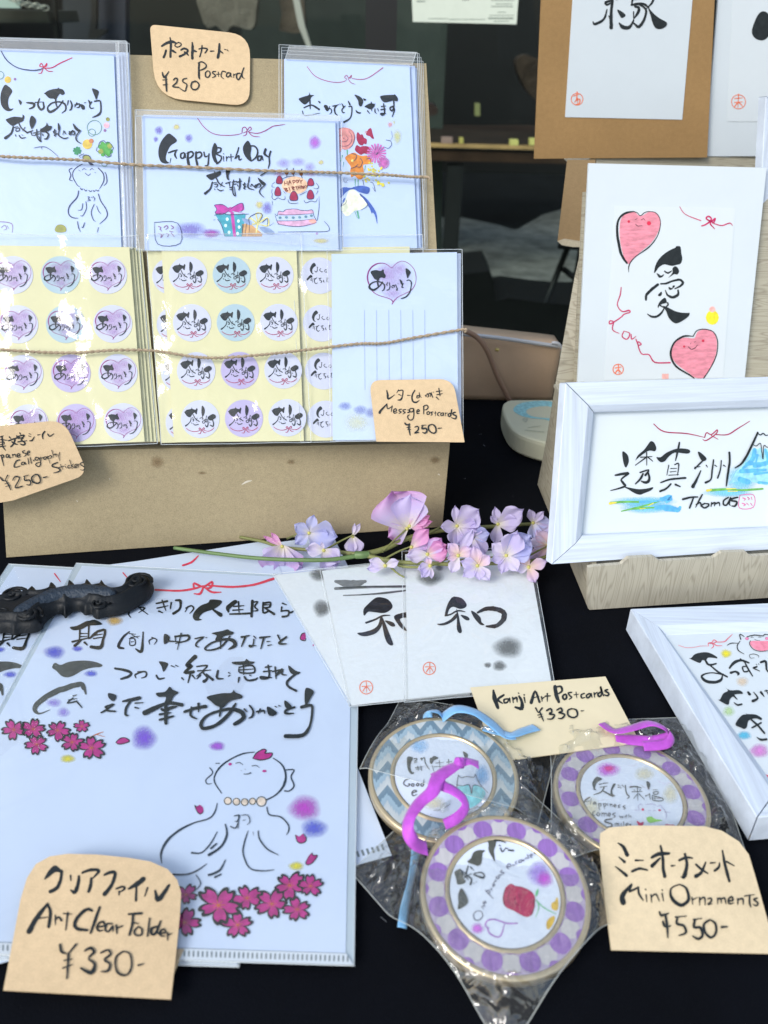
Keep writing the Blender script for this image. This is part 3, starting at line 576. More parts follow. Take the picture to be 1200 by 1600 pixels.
t.blob('soft_tints', [(885, 130, 40, 45), (560, 235, 40, 30)], Z, h + .00001, mat_blob('coral_wash', (.75, .35, .33), .8))
film(t, 'sleeve', [(436, 70), (652, 82), (664, 388), (436, 388)], h + .0006, seed=2)
film(t, 'folded_flap', [(452, 72), (650, 83), (644, 101.5), (446, 92)], h + .0012, .0003, 12, m=M_FLAP(), seed=32)
# ---- birthday card ----
h = .0100
t = Thing('postcard', 'landscape birthday postcard with a cake and gift boxes, middle of the top row', 'postcard', A, (375, 391), h)
t.sheet('card', [(221, 181), (524, 189), (529, 391), (226, 391)], h, h + .0004, CARD)
t2 = Thing('postcard', 'pale blue postcard in clear sleeve, hidden under the birthday postcard', 'postcard', A, (375, 391), .0078); t2.sheet('card', [(224, 179), (529, 187), (534, 391), (228, 391)], .0078, .0082, CARD)
h += .0006; Z = (225, 180, 5.714)
t.ink('lettering', "F 215,165 240,170 290,215 285,240 240,270 210,320 195,370 200,405 225,425 190,432 150,415 130,360 130,300 150,240 185,190 / w16 220,335 260,320 300,310 / w18 290,310,12 275,350 290,385,10 / w8 240,385 230,430 / w15 355,335 330,345 330,380 355,380 365,340 370,380 / w24 395,330,14 390,390 400,440,26 / w16 385,340 425,325 440,350 420,375 395,385 / w20 465,330 465,390 475,440,22 / w16 460,340 500,330 515,355 495,380 470,385 / w15 535,330 545,370 575,360 / w15 580,345 575,400 570,445 545,450 / F 628,248 650,270 655,310 640,360 650,400 660,430 630,420 608,370 605,310 / w14 640,290 685,295 680,325 645,345 690,370 680,410 650,432,18 / w11 710,370 712,412 / 710,345 713,348 / 735,370 737,410 / 738,385 755,368 / 775,350 778,412 / 760,375 800,370 / w13 845,290 830,340 810,390 / 820,385 845,360 850,400 872,390 / F 925,228 950,260 958,300 950,350 960,400 955,415 920,390 890,340 885,280 / w14 950,275 990,280 1015,320 1000,375 955,412 / w15 1045,365 1020,370 1015,400 1040,400 1050,365 1062,402 / w22 1085,305,20 1075,345 1105,370,14 / w14 1130,325,16 1118,370 1120,430 1108,475 / F 555,540 590,525 625,515 625,495 640,512 680,500 685,530 640,560 600,580 570,560 / w16 610,600 590,660 545,700,22 / w12 645,560 670,610 720,640 / w9 620,605 650,600 / 630,620 655,617 650,640 630,640 / 700,600 680,640 / w10 630,660 635,668 / 655,660 680,675 710,668 / F 740,480 770,495 755,540 760,580 740,570 730,510 / w12 730,610 775,595 / 760,600 765,640 / w10 765,650 790,645 785,665 765,665 / 800,580 790,640 795,700 815,720 805,640 / w12 790,600 830,590 / 795,620 825,615 / w15 830,600 870,590 / 855,570 855,640 845,670 / w10 835,625 840,640 / w11 885,620 910,615 / 898,605 892,635 910,632 / 905,640 890,655 905,662 / w12 940,555 935,590 930,610 / 930,610 930,650 980,668 / 960,620 950,640 / 965,620 980,640 / w11 995,625 1010,645 / 1020,615 995,650 990,635 1030,615 1040,635 1025,650 / F 1015,560 1060,590 1088,615 1070,630 1040,610 / w10 1075,630 1035,670 1035,700 1070,735 / w14 1042,540 1095,510", Z, h, TXT)
t.ink('red_cord', "w7 478,28 540,110 620,165 720,180 820,175 875,160 / w8 875,155 880,115 905,108 920,140 885,158 / 920,140 945,105 958,125 930,145 / 920,145 910,175 885,185 / 930,145 970,185 1035,193 / 935,150 1010,162 1080,140 1150,100 1205,90 1260,82", Z, h, flat('plum_red_ink', (.26, .04, .12)))
t.blob('violet_tints', [(132, 135, 42, 45), (105, 215, 25, 30), (400, 205, 40, 45)], Z, h, mat_blob('violet_wash', (.22, .18, .55), .75))
t.blob('yellow_tints', [(290, 105, 38, 34)], Z, h, mat_blob('yellow_wash', (.70, .62, .22), .9))
Z = (230, 290, 4)
t.blob('violet_tints', [(270, 275, 110, 55), (400, 295, 70, 30), (750, 140, 38, 45)], Z, h, mat_blob('violet_wash', (.22, .18, .55), .75))
t.blob('magenta_tints', [(400, 300, 60, 30), (1060, 300, 10, 10)], Z, h + .00002, mat_blob('magenta_wash', (.50, .12, .50), .7))
t.blob('yellow_tints', [(700, 120, 30, 30), (1085, 345, 60, 20)], Z, h, mat_blob('yellow_wash', (.70, .62, .22), .9))
t.ink('gift_box', "P 425,182 615,176 612,200 590,318 485,318 465,240 440,205", Z, h + .00003, flat('teal_print', (.05, .28, .36)))
t.ink('gift_dots', ' / '.join(disc(x, y, 9, 11) for x, y in ((490, 250), (512, 292), (570, 222), (575, 260), (500, 210), (565, 300))), Z, h + .00006, flat('pale_aqua_print', (.5, .72, .78)))
t.ink('gift_bow', "P 520,165 540,165 556,318 538,318 / F 420,120 470,120 515,150 470,180 425,170 435,150 / F 515,150 590,110 605,150 570,165 615,176 / F 505,140 530,135 535,160 510,165", Z, h + .00008, flat('fuchsia_print', (.42, .05, .30)))
t.ink('small_gift', "P 592,240 640,235 720,300 716,318 590,318", Z, h + .00003, flat('caramel_print', (.50, .30, .14)))
t.ink('small_gift_bow', "w10 690,235 640,240 640,200 690,235 680,175 715,180 690,235 750,200 755,250 690,240 / w14 690,240 680,300", Z, h + .00008, flat('gold_print', (.55, .52, .22)))
t.ink('blue_leaves', "F 590,205 640,215 655,245 620,240 / F 700,260 760,265 798,300 740,300", Z, h + .00009, flat('slate_print', (.22, .30, .48)))
t.ink('drawn_outlines', "w4 420,185 470,172 510,182 610,178 635,178 / 440,210 465,250 485,318 / 415,215 425,213 / 420,122 470,118 515,148 / 420,125 435,150 425,172 470,180 512,155 / 520,148 560,120 595,110 600,140 585,165 / 640,240 638,200 690,172 720,185 700,230 / 720,230 752,205 750,255 / w4 600,250 592,318 / w3 620,240 612,318 / 640,240 635,318 / w4 45,230 190,235 207,360 65,365 45,230", Z, h + .00012, M_NAVY())
t.ink('seal', "w7 70,255 85,262 78,275 / 80,270 90,285 / 105,262 120,250 130,262 115,275 / 150,250 165,262 150,272 / w6 70,300 90,305 85,325 105,300 / 120,300 135,305 125,322 / 150,295 160,310 170,318 / 85,325 95,318 / 140,285 165,290", Z, h, flat('plum_print', (.32, .14, .25)))
Z = (410, 240, 10)
def ell(cx, cy, rx, ry): return 'F ' + ' '.join('%.0f,%.0f' % (cx + rx * math.cos(k * .785), cy + ry * math.sin(k * .785)) for k in range(8))
t.ink('plaque', ell(505, 495, 205, 138), Z, h + .00003, flat('biscuit_print', (.66, .45, .30)))
SB = [(265, 410, 58, 68), (240, 590, 56, 76), (490, 662, 72, 80), (750, 640, 62, 78), (755, 445, 58, 64)]
egg = lambda cx, cy, rx, ry: 'F ' + ' '.join('%.0f,%.0f' % (cx + rx * x, cy + ry * y) for x, y in ((0, -1), (.55, -.7), (.95, .2), (.8, .85), (0, 1), (-.8, .85), (-.95, .2), (-.55, -.7)))
t.ink('strawberries', ' / '.join(egg(*s) for s in SB), Z, h + .00005, M_NAVY())
t.ink('strawberry_flesh', ' / '.join(egg(a, b, c * .84, d * .86) for a, b, c, d in SB), Z, h + .00009, flat('strawberry_print', (.27, .02, .06)))
t.ink('cake_layers', "F 255,905 330,915 375,878 520,868 600,892 700,892 780,885 795,930 600,950 400,962 250,955 / F 225,1060 400,1055 600,1050 800,1020 845,1070 800,1100 650,1130 450,1130 280,1110", Z, h + .00002, flat('rose_print', (.55, .33, .48)))
t.ink('cake_apricot', "F 720,1050 800,1022 845,1070 790,1095", Z, h + .00004, flat('apricot_print', (.65, .33, .28)))
t.ink('berries', ' / '.join(disc(x, y, 24, 20) for x, y in ((275, 1000), (375, 995), (480, 1000), (580, 995), (678, 985), (765, 970))), Z, h + .00004, flat('teal_grey_print', (.12, .24, .30)))
t.ink('candles', ell(378, 292, 30, 42) + ' / ' + ell(478, 290, 28, 40) + ' / ' + ell(605, 305, 30, 44), Z, h + .00006, flat('brown_print', (.24, .09, .03)))
t.ink('candle_wicks', "w22 385,235 375,260 / 485,235 480,262 / 615,245 605,268 / w16 380,330 380,370 / 485,325 490,350 / 610,345 622,385", Z, h + .0001, M_NAVY())
t.ink('cake_lettering', "w15 345,440 350,500 / 385,430 390,490 / 345,470 390,460 / 410,490 425,420 450,475 / 412,460 445,450 / 475,420 485,480 / 475,420 510,425 505,450 480,455 / 530,415 540,470 / 530,415 560,420 560,445 535,450 / 575,410 600,430 / 625,415 600,440 605,465 / 345,545 370,600 / 345,545 385,545 360,575 400,575 375,600 / 415,530 435,590 / 460,520 480,580 / 460,520 495,525 475,550 505,570 / 515,520 545,515 / 530,518 545,570 / 560,510 570,555 / 585,505 595,550 / 562,535 590,530 / 605,505 615,550 / 605,505 635,525 615,550 / 645,550 650,505 670,540 / 675,500 690,515 / 705,495 690,540", Z, h + .0001, flat('maroon_ink', (.16, .03, .02)))
t.ink('drawn_cake', "w8 195,940 230,970 255,900 320,910 370,875 520,865 600,885 700,890 780,880 800,960 850,1045 870,960 885,830 885,670 / w7 230,1050 400,1050 600,1045 800,1018 / 200,970 230,1060 270,1110 / 260,955 500,955 780,935 / w8 240,1100 450,1135 650,1130 840,1075 / w6 120,1125 180,1080 / w9 970,1060 1040,1150 1010,1215 700,1220 240,1225 / w8 150,490 150,520 190,525 / 155,620 150,690 190,720 240,690 300,715 350,710 350,660 / 400,720 420,770 500,780 560,770 / 650,730 680,770 760,740 830,755 860,700 / 840,460 880,520 850,550 800,540 / 870,580 840,640 / 190,450 150,480 / 150,560 140,620 / 330,590 370,635 / 580,650 640,620 700,590 / 150,740 160,810 / 300,400 400,360 500,355", Z, h + .00008, M_NAVY())
t.blob('violet_tints', [(330, 150, 130, 90), (560, 130, 130, 80), (740, 210, 100, 90)], Z, h, mat_blob('pale_violet_wash', (.35, .25, .60), .45))
t.blob('pink_tints', [(260, 320, 90, 60), (760, 310, 90, 60)], Z, h, mat_blob('pink_wash', (.65, .35, .60), .45))
t.blob('yellow_tints', [(915, 135, 55, 50)], Z, h, mat_blob('yellow_wash', (.70, .62, .22), .9))
t.blob('rose_tint', [(-350 + 120, -80, 10, 10), (280, -380, 10, 10)], Z, h, mat_blob('pink_wash', (.65, .35, .60), .45))
Z = (450, 100, 6)
t.blob('magenta_tints', [(250, 735, 66, 75)], Z, h, mat_blob('orchid_wash', (.48, .14, .62), .85))
film(t, 'sleeve', [(211, 171), (533, 181), (536, 392), (213, 392)], h + .0006, .0009, seed=3)
film(t, 'folded_flap', [(213, 172), (531, 182), (531, 189), (213, 181)], h + .0016, .0003, 12, m=M_FLAP(), seed=33)
film(t, 'folded_flap', [(212, 182), (222, 182), (226, 390), (213, 390)], h + .0016, .0003, 12, m=M_FLAP(), seed=34)
film(t, 'folded_flap', [(214, 366), (470, 363), (530, 363), (530, 388)], h + .0024, .0012, 16, m=mat_film('folded_film_faint', gloss=.08, rough=.06, bump=(40, .7, .004), veil=.08), seed=36, seam=False)
# =================== sticker sheets ===================
YEL = mat('cream_backing_paper', (.62, .60, .36), .55, var=(30, .02))
MS = {k: mat('sticker_' + k, c, .5) for k, c in (('lilac', (.52, .55, .68)), ('aqua', (.36, .49, .56)), ('violet', (.42, .38, .60)))}
HEART = "w10 520,240,7 440,180 350,160,14 250,190,22 170,270,20 140,380,22 165,490,16 220,600,12 320,665 480,715 540,765,18 525,800,14 / w8 520,240,7 600,160 690,130 790,170 870,260 900,370 890,480 830,580,12 720,640 620,690 545,765,16"
ARI = "F 190,295 270,270 350,285 375,262 395,265 400,310 425,350 420,385 395,395 360,385 330,400 300,425 255,410 225,370 / w28 315,400,30 300,450 310,520,24 / w20 375,460,24 330,520 240,580,34 175,550,34 180,500,24 250,455 340,455 405,500,24 400,570 370,595,12 / w16 455,465 440,500 455,510 / 480,465,10 492,520 480,570 445,585,14 / w18 520,530 535,550 / 530,515 560,510 555,545 / w16 580,500 605,560 600,580,26 / w8 610,485 625,480 / F 640,415 680,440 690,500 665,490 / w16 700,480 685,510 680,540 705,540 / F 735,250 775,255 818,305 795,350 768,400 750,350 / w14 755,435 790,425 825,460,20 820,540 800,620,20 740,690,20 670,715,16"
ZM = (560, 395, 10)
KAN = "F 135,420 150,430 200,385 300,365 315,325 330,362 400,385 425,350 450,370 440,430 430,490 405,480 380,450 330,490 290,550 240,550 190,510 / w20 300,570,14 290,640 240,700 175,750,34 / w20 345,490 400,590 490,655,22 / w18 320,570 350,560 / 330,600 360,595 355,640 330,640 / w14 440,575 410,640 / w20 315,685 325,705 / 355,700,14 390,735,22 465,720,20 / w12 425,670 440,680 / F 555,295 600,340 618,420 590,520 560,540 540,470 540,360 / w20 505,585 545,560 / 560,550,16 565,610 / w18 550,600 590,590 / 560,650 620,640 610,690 565,690 560,650 / w18 655,530 640,600 / 600,620 700,600 / 640,600 650,680 / 680,620 690,720,22 660,785,26 625,730,14 / 620,655 690,650 / F 680,570 720,530 800,490 860,520 865,570 830,600 770,635 710,625 / w22 790,620 815,700 800,770,30 740,740,20 / w14 725,670 735,695"
KRED = "w16 520,850 480,830 500,800 540,840 590,795 605,830 560,850 / 540,855 510,930 460,930 / 560,860 600,910 650,915 / w14 190,805 260,855 370,885 470,870 520,850 / 600,860 700,880 790,840 830,795"
ZK = (260, 390, 15)
HON = "F 415,425 475,505 400,570 360,650 370,740 405,760 370,775 310,720 285,620 330,500 / w22 520,560 510,680 470,710,26 430,670 / w16 500,550 540,570 / w20 625,605 585,650 650,710 690,690 / w18 800,640 760,640 740,690 790,720 820,670 / F 315,795 370,865 290,900 210,975 185,940 220,880 / w20 310,935 360,920 / 310,970 370,960 / 345,900 370,1030 / w22 500,885 430,950 430,1030 480,1070 520,1040 / 400,925 480,900 / w20 560,910 650,900 / 610,890 590,970 640,980 640,1030 610,1040 / w20 710,960 705,1010 740,1025 / w20 800,900 860,900 / 830,880 810,1000 860,1020"
ZH = (470, 390, 20)
def local_mesh(data, zoom, pl, center, scale=1, h=0, blob=None):
    v, f, fa = [], [], []; c = pl.loc(*center, h); fn = lambda x, y, k: ((pl.loc(x, y, h) - c) * scale).to_2d().to_3d() + Vector((0, 0, k))
    if blob:
        for i, b in enumerate(blob): blob_geo(b, zoom, fn, v, f, fa, i)
        return mesh_of(v, f, fade=fa)
    trace(data, zoom, fn, v, f, 3); return mesh_of(v, f)
hS = .0105
m_heart = local_mesh(HEART, ZM, A, (612, 440), .66); m_ari = local_mesh(ARI, ZM, A, (612, 440), .66)
m_hfill = local_mesh('', ZM, A, (612, 440), .66, blob=[(520, 430, 420, 300), (420, 300, 200, 150), (650, 240, 150, 120), (540, 650, 170, 110)])
m_kan = local_mesh(KAN, ZK, A, (294, 430)); m_kred = local_mesh(KRED, ZK, A, (294, 430))
m_hon = local_mesh(HON, ZH, A, (499, 431))
R_ST = .0144
m_disc = {k: mesh_of([(R_ST * math.cos(a * math.pi / 18), R_ST * math.sin(a * math.pi / 18), z) for z in (.00008, -.0001) for a in range(36)], [list(range(36)), list(range(71, 35, -1))] + [[i, 36 + i, 36 + (i + 1) % 36, (i + 1) % 36] for i in range(36)]) for k in MS}
for k in MS: m_disc[k].materials.append(MS[k])
m_heart.materials.append(flat('plum_magenta_ink', (.22, .03, .16))); m_ari.materials.append(TXT); m_kan.materials.append(TXT); m_hon.materials.append(TXT); m_kred.materials.append(flat('crimson_ink', (.30, .02, .07)))
m_hfill.materials.append(mat_blob('lilac_tint', (.50, .26, .60), .34))
def sticker(t, a, b, h, col, kind):
    s = link('sticker', m_disc[col], t.e); s.location = (a - t.o.x, b - t.o.y, h - t.o.z)
    if kind == 'heart': subs = (('heart_tint', m_hfill, .00015), ('heart_outline', m_heart, .0002), ('lettering', m_ari, .0003))
    elif kind == 'kan': subs = (('lettering', m_kan, .0002), ('red_cord', m_kred, .0003))
    else: subs = (('lettering', m_hon, .0002),)
    for n_, me, dz in subs: o = link(n_, me, s); o.location = (0, 0, dz)
def sheet_pack(label, quad, h, kind, cols, grid, group=None):
    """quad of one sheet; grid = picture points of first row left, first row step, first column last"""
    t = Thing('sticker_sheet', label, 'sticker sheet', A, quad[3], h, group); t.sheet('backing_sheet', quad, h, h + .0003, YEL)
    (p00, p10, p01) = [A.loc(*g, h) for g in grid]; dx = p10 - p00; dy = (p01 - p00) / 3
    for r in range(4):
        for c, col in enumerate(cols[r]):
            if col: q = p00 + dx * c + dy * r; sticker(t, q.x, q.y, h + .0005, col, kind)
    return t
L_, A_, V_ = 'lilac', 'aqua', 'violet'
for i in range(4):
    d = 6 * (i + 1)
    plain_card(('topmost', 'second', 'third', 'lowest')[i] + ' cream sheet edge stacked under the heart sticker sheet', [(-20, 386), (203 + d * .8, 386 + i), (226 + d, 690), (0, 697)], .0030 + .0016 * (3 - i), 'sticker sheets stacked under the heart stickers', YEL, cat='sticker sheet', name='sticker_sheet')
t = sheet_pack('sticker sheet of heart stickers in rows of three, leftmost of the sheets', [(-24, 383), (202, 386), (226, 690), (0, 700)], hS, 'heart', [(L_, A_, L_), (L_, A_, L_), (L_, V_, L_), (L_, V_, L_)], ((21, 430), (95, 430), (45, 662)))
film(t, 'sleeve', [(-30, 366), (216, 368), (246, 693), (0, 703)], hS + .0022, .0028, 34, m=M_CRINK(), freq=34, seed=5)
t = sheet_pack('mostly hidden calligraphy sticker sheet, its edge showing right of the heart sheet', [(229, 386), (330, 385), (350, 690), (252, 692)], .0075, 'kan', [(L_,), (L_,), (L_,), (L_,)], ((268, 432), (340, 430), (289, 660)))
t = sheet_pack('sticker sheet of round black calligraphy stickers with red cords, in the middle', [(252, 386), (463, 385), (475, 689), (272, 691)], hS - .0008, 'kan', [(L_, A_, L_), (L_, A_, L_), (L_, V_, L_), (L_, V_, L_)], ((294, 430), (362, 430), (313, 655)))
film(t, 'sleeve', [(228, 366), (470, 364), (486, 691), (252, 695)], hS + .0012, .0028, 34, m=M_CRINK(), freq=34, seed=6)
t = sheet_pack('sticker sheet with two line hiragana stickers, partly under the message postcard', [(463, 387), (640, 385), (650, 686), (476, 689)], .0072, 'hon', [(L_, A_), (L_, L_), (L_, V_), (L_, V_)], ((499, 431), (570, 431), (509, 655)))
film(t, 'sleeve', [(455, 368), (660, 367), (668, 688), (470, 691)], .0092, .0024, 30, m=M_CRINK(), freq=34, seed=7)
# =================== message postcard ===================
for i in range(3): plain_card(('topmost', 'middle', 'lowest')[i] + ' plain card stacked under the lined message postcard', [(520, 400), (716 + i * 2, 396), (718 + i * 1.5, 686), (524, 689)], .0100 + .001 * (2 - i), 'message postcards stacked under the lined one', mat('pale_blue_white_card', (.54, .62, .78), .5))
h = .0135
t = Thing('message_postcard', 'lined message postcard with a lilac heart at its top, right of the stickers', 'postcard', A, (600, 686), h)
t.sheet('card', [(518, 397), (714, 394), (716, 685), (520, 688)], h, h + .0004, mat('lined_card', (.50, .61, .80), .5)); h += .0006
t.blob('heart_tint', [(520, 430, 400, 300), (420, 300, 200, 150), (650, 240, 150, 120), (540, 650, 170, 110)], ZM, h, mat_blob('lilac_tint', (.50, .26, .60), .34))
t.ink('heart_outline', HEART, ZM, h + .00005, flat('plum_magenta_ink', (.22, .03, .16))); t.ink('lettering', ARI, ZM, h + .0001, TXT)
Z = (380, 360, 3.333)
t.ink('writing_lines', ' / '.join("w1.6 %g,415,1.6 %g,%g,1.6" % (x, x + 3, 830) for x in (631, 694, 758, 820, 883, 945)), Z, h, flat('faint_blue_line', (.22, .28, .45)))
t.blob('blue_tints', [(530, 915, 40, 25), (610, 935, 40, 28), (660, 950, 30, 30)], Z, h, mat_blob('periwinkle_wash', (.25, .30, .62), .7))
t.blob('yellow_tint', [(590, 1000, 80, 60)], Z, h, mat_blob('cream_wash', (.70, .72, .50), .6))
film(t, 'sleeve', [(511, 390), (722, 390), (724, 687), (517, 690)], h + .0008, .0010, 22, seed=8)
# =================== twine ===================
M_TW = mat('jute_twine', (.36, .28, .19), .9, var=(400, .35), bump=(900, .8, .0006))
def twine(label, pts, hh):
    P = spline([(x, y) for x, y in pts], 24); P3 = [A.hit(x, y, hh + .0003 * math.sin(i * .21)) for i, (x, y) in enumerate(P)]
    V, F = [], []
    for s in range(2):
        path = []
        for i, p in enumerate(P3):
            a = i * .85 + s * math.pi; path.append(p + (A.v * math.cos(a) + A.n * math.sin(a)) * .00056)
        tube_geo(path, [.00072 + .00009 * math.sin(i * 1.7 + s) for i in range(len(path))], 5, V, F)
    for k in range(0, len(P3), 3):      # loose fibres
        p = P3[k]; d = Vector((random.gauss(0, 1), random.gauss(0, .6), random.gauss(0, 1))).normalized() * random.uniform(.0012, .0026)
        tube_geo([p, p + d * .6, p + d + Vector((0, 0, .0004))], .00005, 3, V, F)
    o = link('twine', mesh_of(V, F, True), None, M_TW); tag(o, label, 'twine'); return o
twine('brown jute twine across the top row of postcards', [(-40, 239), (0, 244), (60, 247), (125, 250), (205, 257), (300, 261), (400, 266), (470, 268), (530, 270), (600, 273), (640, 276), (668, 277), (672, 281)], .0135)
twine('thin grey brown twine across the sticker sheets and message postcard', [(-40, 543), (0, 546), (60, 550), (120, 551), (180, 547), (240, 548), (300, 557), (340, 559), (400, 555), (450, 550), (500, 544), (560, 537), (600, 536), (650, 527), (722, 515), (727, 518)], .0162)
# =================== price tags ===================
def price_tag(label, pl, outline, texts, zoom, h=0, m=None, smooth=3, th=.0007, back=None, group=None, anchor=None):
    t = Thing('price_tag', label, 'price tag', pl, anchor or outline[-1], h, group)
    t.sheet('card', outline, h, h + th, m or M_TAG(), smooth=smooth)
    t.ink('lettering', texts, zoom, h + th + .00012, TXT)
    if back: t.part('back_leaf', back(t), m or M_TAG())
    return t
def rounded(c, r):
    """corner list (x, y, radius) -> outline"""
    out = []; n = len(c)
    for i in range(n):
        x, y, rr = c[i]; px, py = c[i - 1][:2]; nx_, ny_ = c[(i + 1) % n][:2]
        if rr < 1: out.append((x, y)); continue
        l1 = math.hypot(px - x, py - y); l2 = math.hypot(nx_ - x, ny_ - y)
        a = (x + (px - x) * rr / l1, y + (py - y) * rr / l1); b = (x + (nx_ - x) * rr / l2, y + (ny_ - y) * rr / l2)
        for k in range(7): t = k / 6; out.append(((1 - t) ** 2 * a[0] + 2 * t * (1 - t) * x + t * t * b[0], (1 - t) ** 2 * a[1] + 2 * t * (1 - t) * y + t * t * b[1]))
    return out
price_tag('round cornered buff price tag for postcards, on the top edge of the cardboard display', A, rounded([(234, 38, 10), (391, 54, 34), (390, 166, 26), (243, 152, 44)], 1),
 "w26 133,240,22 190,205,34 250,188,34 300,205,20 / 230,140,14 240,200 237,290 235,365,28 / 182,290 172,330 155,370,28 / 250,290 270,300 298,318,16 / w14 328,197,14 292,220 290,240 320,252 355,235 358,210 328,197,14 / w24 360,285 395,268 435,285 430,310 400,335 345,360,30 / 400,310 425,325 445,350,12 / w30 490,200,16 495,260 490,330 492,385,30 / 510,295,26 540,305,14 / w18 570,275 610,265 665,272 655,300 640,320,16 / 605,235 600,290 578,365,16 / w20 705,300 745,298 / 808,215,20 805,300,30 790,375,30 / w24 820,300 850,325 / w14 870,280 890,285 / 900,285 912,300 / w24 570,440 568,520 570,600 578,630,8 / w16 560,440 600,425 650,455 650,490 610,515 575,525 / w15 670,530 645,555 650,600 680,605 700,570 690,540 670,530 / w14 765,540 735,540 730,560 755,575 760,595 725,610 / w12 795,545 798,600 / 775,572 815,568 / 880,545,16 845,535 830,570 830,600 860,625 / w15 940,560 905,555 890,585 905,605 935,580 940,555 940,590 955,605,6 / w13 975,570 975,610 / 975,585 1000,565 / w16 1050,560 1015,565 1010,610 1030,635 1055,600 1095,495,12 / 1075,560 1075,600 1100,622,7 / w22 140,550,12 150,590 170,605 215,540,10 / 182,590,14 185,690 190,770,16 / w12 145,640 200,632 / w14 150,698 200,688 / w16 270,640 290,620 315,625 305,670 260,715,14 330,725,16 / w14 425,620 385,630 380,660 425,690 420,730 400,770 330,725 / w16 520,660,14 490,665 475,715 500,750 545,745 570,700 550,665 520,650,14", (235, 40, 7.5), h=.0022, smooth=0)
# tag propped against the stickers' box front
Fr = Plane(bl + Vector((0, 0, 0)), (br - bl), (tl + tr - bl - br)); 
price_tag('tilted buff price tag for calligraphy stickers at the left edge of the cardboard box', Fr, rounded([(-60, 672, 1), (100, 656, 26), (138, 741, 22), (20, 782, 1), (-60, 796, 1)], 1),
 "w22 0,195 45,180 / 10,230 95,240 / w16 5,265 50,262 60,285 / 0,300 60,290 / w22 25,185 35,270 30,330 / 0,325 75,315 / w20 40,330 75,375 / w22 125,195 145,215 / 115,245 200,215,20 260,200,16 / 200,230,24 180,290 145,325,20 / 160,260 200,285 235,295 / w20 265,140 275,160 / 225,180 225,215 / 230,190 310,170 320,185 285,210 / 245,215 310,205 280,235 / 280,235 330,270 330,295 300,300 270,285 / 240,260 360,245 / w14 390,150 415,160 / 385,180 415,190 / w20 400,245 430,240 460,190,8 / w16 505,168 540,160 / w22 600,120 570,165 575,220 / w18 640,155 665,185 720,150 / w16 5,440 20,460 50,580 / 10,440 40,435 50,460 20,485 / w13 110,430 85,430 85,465 110,465 120,430 130,475 155,462,5 / w13 165,425 175,470 / 172,440 200,425 215,465 / 230,445 265,440 255,415 230,430 240,465 280,455 / 330,375 305,385 310,405 345,415 345,440 320,455 / 365,415 395,400 385,380 365,400 370,435 400,430 / w16 265,500 220,515 190,575 205,600 275,580 / w12 320,530 290,540 290,565 320,560 335,530 340,560 355,550,5 / 375,480 385,555,12 / 405,465 420,545,12 / 445,500 455,515,12 / w13 510,470 480,465 470,495 500,505 525,470 545,550 520,590 480,570 490,545 540,530 / w12 545,460 558,505 / 552,480 580,465 / 610,455 585,470 595,495 620,480 625,455 640,490 / w12 640,450 670,545 / 645,460 680,440 690,465 665,485 / 695,370 720,470 / 712,440 740,420 755,460 / 750,420 775,440 / 800,400 790,450 800,510 / w18 770,535 710,560 705,590 770,605 805,630 790,655 720,675 / w12 810,560 845,630 / 790,600 870,580 / 875,560 880,565 / 880,590 890,615 / w12 930,570 910,585 920,610 955,600 / 935,500 970,620 / 955,580 990,550 / 965,580 1000,610 / 1005,590 1035,575 1025,555 1005,570 1010,605 1040,595 / 1045,555 1055,600 / 1050,570 1070,550 / 1115,530,16 1080,545 1090,570 1135,600 1120,635 1075,630 / w20 5,730 35,770 60,780 / 105,705 75,760 / w18 75,770 120,840 145,900,12 / w12 70,820 120,805 / 80,855 145,835 / w17 175,770 200,725 250,725 260,760 205,870 300,850,16 / w17 330,720 335,775 390,765 415,800 400,835 360,830 / w14 320,720 385,700 / w20 480,690,16 430,730 435,780 480,810 535,800 540,750 510,700 480,690 / w20 585,735,20 635,722", (0, 660, 8.571), h=.0170, smooth=0, anchor=(60, 780))
MP = lean((588, 691), (725, 691), .084, 16)
def mpback(t):
    q = [t.q(x, y, 0) for x, y in ((600, 600), (706, 600), (722, 690), (592, 690))]
    return hexa([Vector((q[3].x, 0, -.001)), Vector((q[2].x, 0, -.001)), Vector((q[1].x, q[1].y, -.0006)), Vector((q[0].x, q[0].y, -.0006)), Vector((q[3].x, 0, -.0003)), Vector((q[2].x, 0, -.0003)), Vector((q[1].x, q[1].y, -.0001)), Vector((q[0].x, q[0].y, -.0001))])
